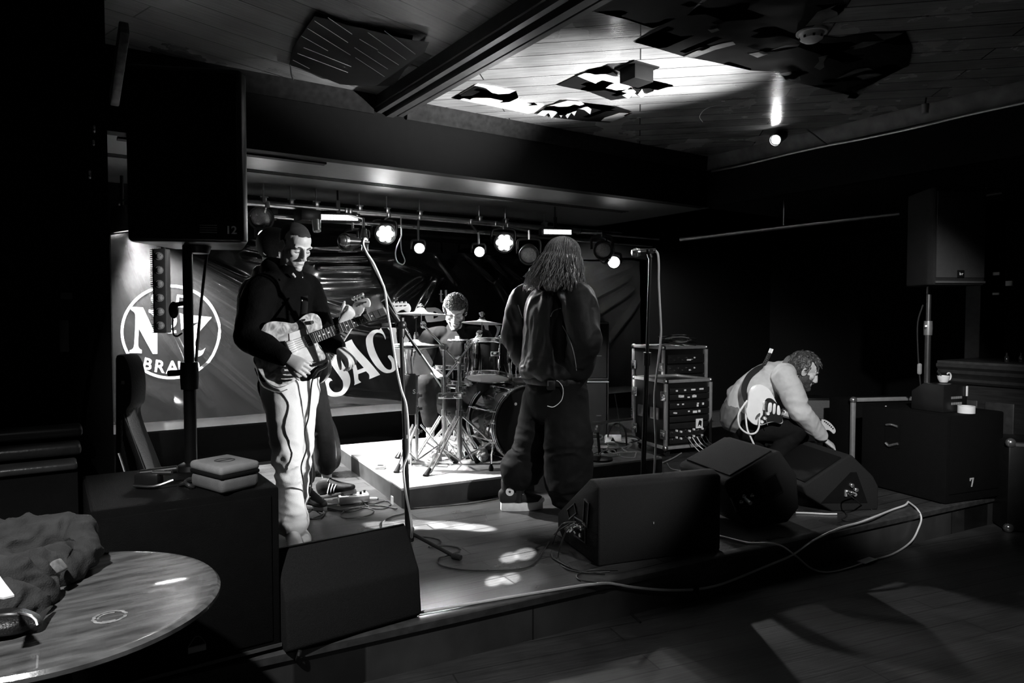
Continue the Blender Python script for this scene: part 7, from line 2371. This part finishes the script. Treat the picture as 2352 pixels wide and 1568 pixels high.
# gig bag standing at the left
n5 = (-FWD * .95 - RGT * .2).normalized()
P5 = Pln(pd(300, 980, 3.75), n5)
gb_ = thing('gig_bag', 'tall black gig bag leaning at the left edge of the stage', 'guitar case', gp(310, 1130, 0))
t = P5.plate(smooth_poly([(262, 815, 1), (282, 815), (296, 840), (302, 880), (300, 925), (290, 945), (300, 985), (330, 1060), (352, 1130), (354, 1256, 1), (262, 1262, 1)], 5), -.12, .12, .02); obj('bag', t, mat('bag_black', .007, .6, bump=.2, bscale=150), gb_)
t = nb(); tube(t, [P5.p(*q, .004) for q in ((274, 1040), (284, 1070), (296, 1108))], .006, 6, smooth=3); obj('piping', t, M_PAPER, gb_)
t = nb(); box(t, P5.p(284, 878, .006), (.015, .012, .018)); obj('buckle', t, M_STEEL, gb_)
t = nb(); prism(t, [P5.uv(*q) for q in ((285, 950), (300, 985), (340, 1095), (305, 1105), (284, 1010))], .008, P5.m, bev=.003); obj('front_pocket', t, mat('bag_grey', .010, .8, bump=.3, bscale=300), gb_)
# notices, switches and hooks on the dark left wall
for i, (x0, y0, x1, y1, lb_) in enumerate(((138, 735, 157, 808, 'narrow dim notice hanging on the dark left wall'), (139, 672, 166, 686, 'small dim plate above the notice on the dark left wall'))):
    a, b = pl(x0, y1, V((0, 3.46, 0)), V((0, 1, 0))), pl(x1, y0, V((0, 3.46, 0)), V((0, 1, 0)))
    t = nb(); box(t, ((a.x + b.x) / 2, 3.462, (a.z + b.z) / 2), (b.x - a.x, .012, b.z - a.z), bev=.002); single('wall_notice', t, mat('dim_notice', .05, .5), lb_, 'notice')
for x, y0, y1, lb_ in ((216, 288, 304, 'small bright hook highest on the dark left wall'), (214, 322, 334, 'small bright hook second highest on the dark left wall'), (206, 392, 410, 'slim bright clip lowest on the dark left wall')):
    a, b = pl(x, y0, V((0, 3.45, 0)), V((0, 1, 0))), pl(x, y1, V((0, 3.45, 0)), V((0, 1, 0)))
    t = nb(); tube(t, [a + V((0, .02, 0)), a, a.lerp(b, .6) - V((0, .01, 0)), b + V((0, .0, 0)), b + V((0, .02, 0))], .006, 8, smooth=3); single('wall_hook', t, M_CHROME, lb_, 'hook')

# ------------------------------------------------------------------ right side: subwoofer, pole, speaker
q0, q1 = gp(2171, 1161, 0), gp(2302, 1141, 0)
u = (q1 - q0); wS = u.length; u.normalize()
mR = axes(u, UP.cross(u), UP, q0)
sr = thing('subwoofer', 'black subwoofer at the right corner of the stage', 'speaker', mR)
t = nb(); box(t, (wS / 2, .33, .30), (wS, .66, .585), bev=.012); obj('cabinet', t, M_GRILLE, sr, local=True)
t = nb(); box(t, (wS / 2, -.003, .32), (wS - .06, .008, .50), bev=.003); obj('grille', t, M_GRILLE, sr, local=True)
t = nb(); mm = axes((1, 0, 0), UP, (0, -1, 0), (wS * .42, -.008, .135)); prism(t, [(-.018, .03), (.018, .03), (.018, .024), (.004, -.03), (-.004, -.03), (.008, .02), (-.012, .02), (-.012, .01), (-.018, .01)], .004, mm); obj('badge_seven', t, mat('badge_pale', .45, .5), sr, local=True)
t = nb(); mm = axes((0, -1, 0), UP, (-1, 0, 0), (-.001, .40, .40)); box(t, (0, 0, 0), (.12, .17, .006), mm, bev=.0); hr = obj('handle_recess', t, M_BLACK, sr, local=True)
t = nb(); tube(t, [mm @ V((-.045, .07, .008)), mm @ V((0, .078, .012)), mm @ V((.045, .07, .008))], .008, 8, smooth=3); tube(t, [mm @ V((-.045, -.06, .008)), mm @ V((-.02, -.075, .01)), mm @ V((0, -.068, .01)), mm @ V((.02, -.06, .01)), mm @ V((.05, -.05, .01))], .009, 8, smooth=3); obj('handle', t, M_CHROME, hr, local=True)
TZR = .5925
po = mR @ V((.12, .33, TZR)); po = V((po.x, po.y, TZR))
pp_ = pd(2131, 780, 4.95); po = V((pp_.x, pp_.y, TZR))
rp_ = thing('speaker_pole', 'slim steel speaker pole at the right on the corner subwoofer', 'speaker pole', po)
t = nb(); cyl(t, po, V((po.x, po.y, 1.18)), .020, n=16); cyl(t, V((po.x, po.y, 1.1)), V((po.x, po.y, 1.46)), .016, n=16); obj('tube', t, mat('dark_steel', .12, .3, metal=.8), rp_)
t = nb(); lathe(t, [(0, -.05), (.027, -.05), (.029, .0), (.027, .05), (0, .05)], 16, T(po.x, po.y, 1.16)); cyl(t, V((po.x - .03, po.y, 1.17)), V((po.x - .07, po.y - .02, 1.175)), .007, n=10); obj('collar', t, mat('grey_collar_metal', .25, .4, metal=.6), rp_)
t = nb(); tube(t, [pd(2120, 700, 5.0), pd(2108, 740, 5.0), pd(2108, 800, 5.0), pd(2112, 860, 4.98), pd(2116, 900, 4.97)], .005, 6, smooth=4); single('cable', t, M_CABLE_B, 'lead hanging beside the right speaker pole', 'cable')
t = nb(); c = pd(2112, 847, 4.97); limb(t, [(c + UP * .03, .016, .012), (c - UP * .03, .016, .012)], RGT, 3, 10); single('cable_tag', t, mat('pale_tag', .25, .6), 'small pale tag hanging on the lead beside the right pole', 'tag')
us = (RGT * .93 + FWD * -.18).normalized() if False else (RGT * .96 - FWD * .28).normalized()
ms2 = axes(us, UP.cross(us), UP, V((po.x, po.y, 1.455)))
rs_ = thing('speaker', 'large black speaker on the right pole under the dark ceiling', 'speaker', ms2)
t = nb(); prism(t, [(-.185, -.20), (.185, -.20), (.20, -.15), (.12, .18), (-.12, .18), (-.20, -.15)], .66, T(.06, .0, 0) @ RZ(22), bev=.014, seg=3); obj('cabinet', t, M_CARPET, rs_, local=True)
mmr = T(.06, 0, 0) @ RZ(22)
t = nb(); box(t, (0, -.203, .34), (.35, .008, .58), mmr, bev=.003); obj('grille', t, mat('grille_grey', .03, .6, bump=.5, bscale=500), rs_, local=True)
t = nb(); box(t, (.0, -.21, .075), (.05, .006, .05), mmr, bev=.002); bd = obj('badge', t, M_BLACK, rs_, local=True)
t = text_bm('b', .026, mmr @ axes((1, 0, 0), UP, (0, -1, 0), (-.006, -.2135, .075)), .0006); obj('badge_mark', t, M_LABEL, bd, local=True)
t = text_bm('r', .026, mmr @ axes((1, 0, 0), UP, (0, -1, 0), (.009, -.2135, .075)), .0006); obj('badge_mark', t, M_LABEL, bd, local=True)
t = nb(); box(t, (.0, -.205, .02), (.36, .02, .016), mmr, bev=.004); obj('lower_trim', t, mat('trim_grey', .05, .5), rs_, local=True)

# things on the right subwoofer
def onsub(px, py): return gp(px, py, TZR)


c = pl(2219, 957, mR @ V((0, .05, 0)), mR.to_3x3() @ V((0, 1, 0))); c.z = TZR
tr_ = thing('tape_roll', 'roll of bright white tape standing at the front of the right subwoofer', 'tape', c)
t = nb(); lathe(t, [(.035, 0), (.052, 0), (.052, .048), (.035, .048), (.035, 0)], 30, T(c)); obj('roll', t, M_PAPER, tr_)
bx = mR @ V((.20, .22, TZR)); bx.z = TZR
mx_ = thing('stage_box', 'black sloping stage box with pale strips on the right subwoofer', 'stage box', bx)
t = nb(); m = axes(u, UP.cross(u), UP, bx); prism(t, [(-.12, 0), (.12, 0), (.12, .13), (.03, .19), (-.12, .19)], .24, m @ axes((0, 1, 0), UP, (1, 0, 0), (-.10, 0, 0)), bev=.008); obj('case', t, M_PLAST, mx_)
for k, z in enumerate((.10, .06)):
    t = nb()
    for j in range(5): box(t, (-.02 + .022 * j, -.124, z + .004 * j * 0), (.015, .004, .016), m)
    obj('label_row', t, mat('label_grey', .2, .6), mx_)
t = nb(); box(t, (.125, -.125, .14), (.018, .006, .07), m, bev=.003); obj('white_strip', t, M_PAPER, mx_)
mg = thing('mug', 'white cup with a ring handle standing behind the stage box on the right', 'mug', m @ V((.03, .0, .19)))
c = m @ V((.035, -.02, .195))
t = nb(); lathe(t, [(0, 0), (.025, 0), (.035, .02), (.04, .045), (.037, .045), (.03, .02), (0, .008)], 24, T(c)); obj('bowl', t, M_WHITE, mg)
t = nb(); tube(t, [c + u * (.052 + .022 * math.cos(a)) + UP * (.038 + .025 * math.sin(a)) for a in [2.4 - k * .45 for k in range(12)]], .005, 8, smooth=3); obj('handle', t, M_WHITE, mg)
t = nb(); tube(t, [c + UP * .03 - u * .02, c + UP * .06 - u * .04, c + UP * .08 - u * .048], .006, 8, smooth=3); obj('spoon', t, M_STEEL, mg)

# guitar amp with metal edging behind the sub
A0, A1 = pd(1957, 1060, 5.45), pd(2100, 1060, 5.55)
ua = (A1 - A0); ua.z = 0; La = ua.length + .06; ua.normalize()
zt = pd(1957, 918, 5.45).z
mA = axes(ua, UP.cross(ua), UP, V((A0.x, A0.y, 0)))
am = thing('guitar_amplifier', 'tall black guitar amplifier with pale metal edging at the right', 'amplifier', mA)
t = nb(); box(t, (La / 2, .16, zt / 2), (La - .02, .30, zt - .02), bev=.006); obj('cabinet', t, M_GRILLE, am, local=True)
t = nb(); e = .03
box(t, (0, 0, zt / 2), (e, e, zt), bev=.004); obj('edge_trim', t, M_ALU, am, local=True)
t = nb(); box(t, (La / 2, 0, zt), (La, e, e), bev=.004); obj('edge_trim', t, M_ALU, am, local=True)
for x in (0, La): t = nb(); ell(t, (x, -.004, zt), (.03, .026, .026)); obj('corner_cap', t, M_CHROME, am, local=True)
t = nb(); lathe(t, [(0, 0), (.034, 0), (.034, .005), (0, .005)], 24, axes((1, 0, 0), UP, (0, -1, 0), (La * .42, -.002, zt - .055)) @ Matrix.Diagonal((1, .5, 1, 1))); obj('badge', t, M_STEEL, am, local=True)
t = nb(); box(t, (La * .42, -.003, zt - .11), (.028, .005, .006)); box(t, (La * .42, -.003, zt - .11), (.006, .005, .032)); obj('cross_mark', t, M_STEEL, am, local=True)
c = pd(2060, 943, 5.3)
t = nb(); box(t, (0, 0, 0), (.085, .02, .024), axes(RGT, FWD, UP, c), bev=.005); cyl(t, c + RGT * .04, c + RGT * .11 - UP * .004, .006, n=8)
tube(t, [c + RGT * .1, c + RGT * .16 - UP * .01, c + RGT * .2 + FWD * .2 - UP * .03, mR @ V((.05, .5, TZR))], .005, 6, smooth=3)
single('cable_connector', t, M_PAPER, 'white cable connector in front of the right amplifier', 'connector')
# small amp behind the crouching player
B0 = pd(1842, 985, 6.1)
ma_ = axes(RGT, FWD, UP, V((B0.x, B0.y, 0)))
sa = thing('practice_amplifier', 'small grey fronted amplifier behind the crouching guitarist\'s arm', 'amplifier', ma_)
h = pd(1860, 914, 6.1).z
t = nb(); box(t, (.115, .12, h / 2), (.26, .22, h), bev=.008); obj('cabinet', t, M_PLAST, sa, local=True)
t = nb(); box(t, (.115, .0, h - .14), (.245, .012, .24), RX(0), bev=.003); obj('grille_cloth', t, mat('grille_cloth', .10, .8, bump=.5, bscale=300, vary=.3, scale=200), sa, local=True)
# pedalboard by the reaching hand
c = gp(1895, 1085, 0.0)
mp_ = axes((RGT * .95 + FWD * .3).normalized(), UP.cross((RGT * .95 + FWD * .3).normalized()), UP, c + FWD * .12)
pbd = thing('pedalboard', 'dark pedalboard under the crouching guitarist\'s hand', 'pedalboard', mp_)
t = nb(); box(t, (0, 0, .05), (.46, .26, .05), mp_ @ RX(8), bev=.008); obj('board', t, M_PLAST, pbd)
for k in range(4):
    t = nb(); box(t, (-.17 + .115 * k, -.01, .10), (.09, .14, .05), mp_ @ RX(8), bev=.008); pe = obj('pedal', t, M_PLAST if k % 2 else mat('pedal_grey', .05, .4), pbd)
    for j in (-1, 1): t = nb(); lathe(t, [(0, .018), (.009, .018), (.01, 0), (0, 0)], 12, mp_ @ RX(8) @ T(-.17 + .115 * k + .02 * j, .04, .125)); obj('knob', t, M_STEEL, pe)
    t = nb(); lathe(t, [(0, .014), (.008, .014), (.01, 0), (0, 0)], 12, mp_ @ RX(8) @ T(-.17 + .115 * k, -.05, .125)); obj('foot_switch', t, M_CHROME, pe)
t = nb(); tube(t, [mp_ @ V((-.1, -.13, .05)), mp_ @ V((-.1, -.16, .1)), mp_ @ V((-.08, -.15, .13))], .003, 6); obj('patch_lead', t, M_STEEL, pbd)
c = gp(1856, 1106, 0)
t = nb(); ell(t, c + UP * .032, (.033, .033, .034)); cyl(t, c + UP * .05, c + UP * .09, .02, n=14); single('caster_ball', t, M_CHROME, 'shiny steel ball caster on the boards by the sideways floor monitor', 'caster')
t = nb(); cyl(t, pd(1858, 1086, 5.0), pd(1885, 1086, 5.1), .006, n=8); tube(t, [pd(1852, 1070, 5.0), pd(1856, 1096, 4.98)], .012, 8, flat=.4); single('pedal_stand', t, M_STEEL, 'steel foot bar of a stand beside the shiny caster', 'stand')
t = nb(); tube(t, [pd(1858, 1015, 5.4), pd(1880, 1014, 5.45)], .008, 8); tube(t, [pd(1858, 1015, 5.4), gp(1862, 1080, 0)], .008, 8); tube(t, [pd(1880, 1014, 5.45), gp(1880, 1078, 0)], .008, 8); single('guitar_stand', t, M_PLAST, 'low black guitar stand under the crouching guitarist\'s arm', 'stand')

# bar counter and panelling at the right
C0 = pd(2170, 860, 5.75); C1 = pd(2318, 862, 5.35)
ub = (C1 - C0); ub.z = 0; Lb = ub.length; ub.normalize(); zt = pd(2318, 842, 5.35).z
mB = axes(ub, UP.cross(ub), UP, V((C0.x, C0.y, FL)))
bar = thing('bar_counter', 'dark wooden counter with heavy mouldings by the right wall', 'counter', mB)
H = zt - FL
t = nb(); box(t, (Lb / 2 + .2, .33, H / 2 - .08), (Lb + .34, .60, H - .16)); obj('body', t, M_WOOD_D, bar, local=True)
t = nb(); pr = [(0, 0), (-.03, .0), (-.05, .02), (-.035, .04), (-.06, .07), (-.08, .085), (-.06, .11), (-.09, .135), (-.09, .16), (0, .16)]
prism(t, pr, Lb + .42, axes((0, 1, 0), UP, (1, 0, 0), (-.04, .03, H - .16))); obj('moulding', t, mat('counter_moulding', .03, .4, vary=.3), bar, local=True)
t = nb(); box(t, (Lb / 2 + .17, .33, H + .008), (Lb + .44, .72, .03), bev=.006); obj('counter_top', t, mat('counter_top', .05, .3, vary=.3), bar, local=True)
for k in range(2):
    t = nb(); x = .02 + k * (Lb * .55); box(t, (x + Lb * .26, .022, H * .42), (Lb * .44, .02, H * .62), bev=.008); obj('panel', t, mat('panel_wood', .03, .4, vary=.4), bar, local=True)
for k, (x, y) in enumerate(((2288, 628), (2318, 652), (2290, 675), (2308, 790), (2344, 832), (2316, 652))[:5]):
    pass
bm = nb(); a, b = pd(2225, 660, 6.6), pd(2305, 660, 6.4); 
box(bm, ((a.x + b.x) / 2, (a.y + b.y) / 2, .75), (.5, .12, 3.0), RZ(0)); struct('wall_post', bm, mat('post_wood', .02, .5, vary=.4))
# white slips set as glints on the dark right panelling
for i, (x, y0, y1, lb_) in enumerate(((2318, 645, 656, 'tiny bright tag on the dark panelling beside the right speaker'), (2288, 672, 677, 'thin bright pin low on the dark panelling beside the right speaker'), (2289, 625, 632, 'small bright pin high on the dark panelling beside the right speaker'))):
    c = pd(x, (y0 + y1) / 2, 6.0); t = nb(); box(t, c, (.02, .05, (y1 - y0) / 1600 * 6)); single('wall_glint', t, M_PAPER, lb_, 'tag')
for x, y, lb_ in ((2345, 828, 'small bottle at the right end of the counter'), (2312, 832, 'small dim bottle left on the counter end')):
    c = pd(x, y, 5.5); c.z = zt + .026; t = nb(); lathe(t, [(0, 0), (.016, 0), (.017, .04), (.007, .055), (.007, .075), (0, .075)], 16, T(c)); single('bottle', t, mat('dim_glass', .08, .1, trans=.6), lb_, 'bottle')
# black case at the right edge, floor level
c0 = gp(2318, 1222, FL)
mK = axes((RGT * .97 - FWD * .2).normalized(), UP.cross((RGT * .97 - FWD * .2).normalized()), UP, c0)
hk = gp(2300, 1012, FL)
zc = pd(2305, 1010, (c0 - CAM).dot(FWD)).z
kc = thing('equipment_case', 'black upright case with shiny corners cut off by the right edge', 'case', mK)
hh_ = zc - FL
t = nb(); box(t, (.21, .16, hh_ / 2), (.46, .34, hh_ - .02), bev=.012); obj('shell', t, M_PLAST, kc, local=True)
for x in (-.015, .435):
    for z in (.03, hh_ - .02): t = nb(); ell(t, (x + .01, .0, z), (.032, .028, .032)); obj('corner_cap', t, M_CHROME, kc, local=True)
t = nb(); box(t, (.10, -.012, hh_ * .55), (.012, .008, hh_ * .85)); box(t, (.22, -.012, hh_ - .03), (.40, .008, .02)); obj('edge_trim', t, mat('trim_dim', .12, .4), kc, local=True)
t = nb(); box(t, (.2, -.016, hh_ - .08), (.14, .012, .06), bev=.004); obj('latch', t, M_STEEL, kc, local=True)

# ------------------------------------------------------------------ thin stage haze in the beam of the left wash lamp
hz = bpy.data.materials.new('stage_haze')
hz.use_nodes = True
nt = hz.node_tree
nt.nodes.remove(nt.nodes['Principled BSDF'])
vs = nt.nodes.new('ShaderNodeVolumeScatter')
vs.inputs['Density'].default_value = .011
vs.inputs['Anisotropy'].default_value = .2
nt.links.new(vs.outputs[0], nt.nodes['Material Output'].inputs['Volume'])
bm = nb(); box(bm, (.95, 5.55, 1.2), (1.45, .60, 1.5))
hz_o = single('haze', bm, hz, 'thin stage haze lit by the wash lamp at the far left', 'haze')
hz_o['kind'] = 'stuff'
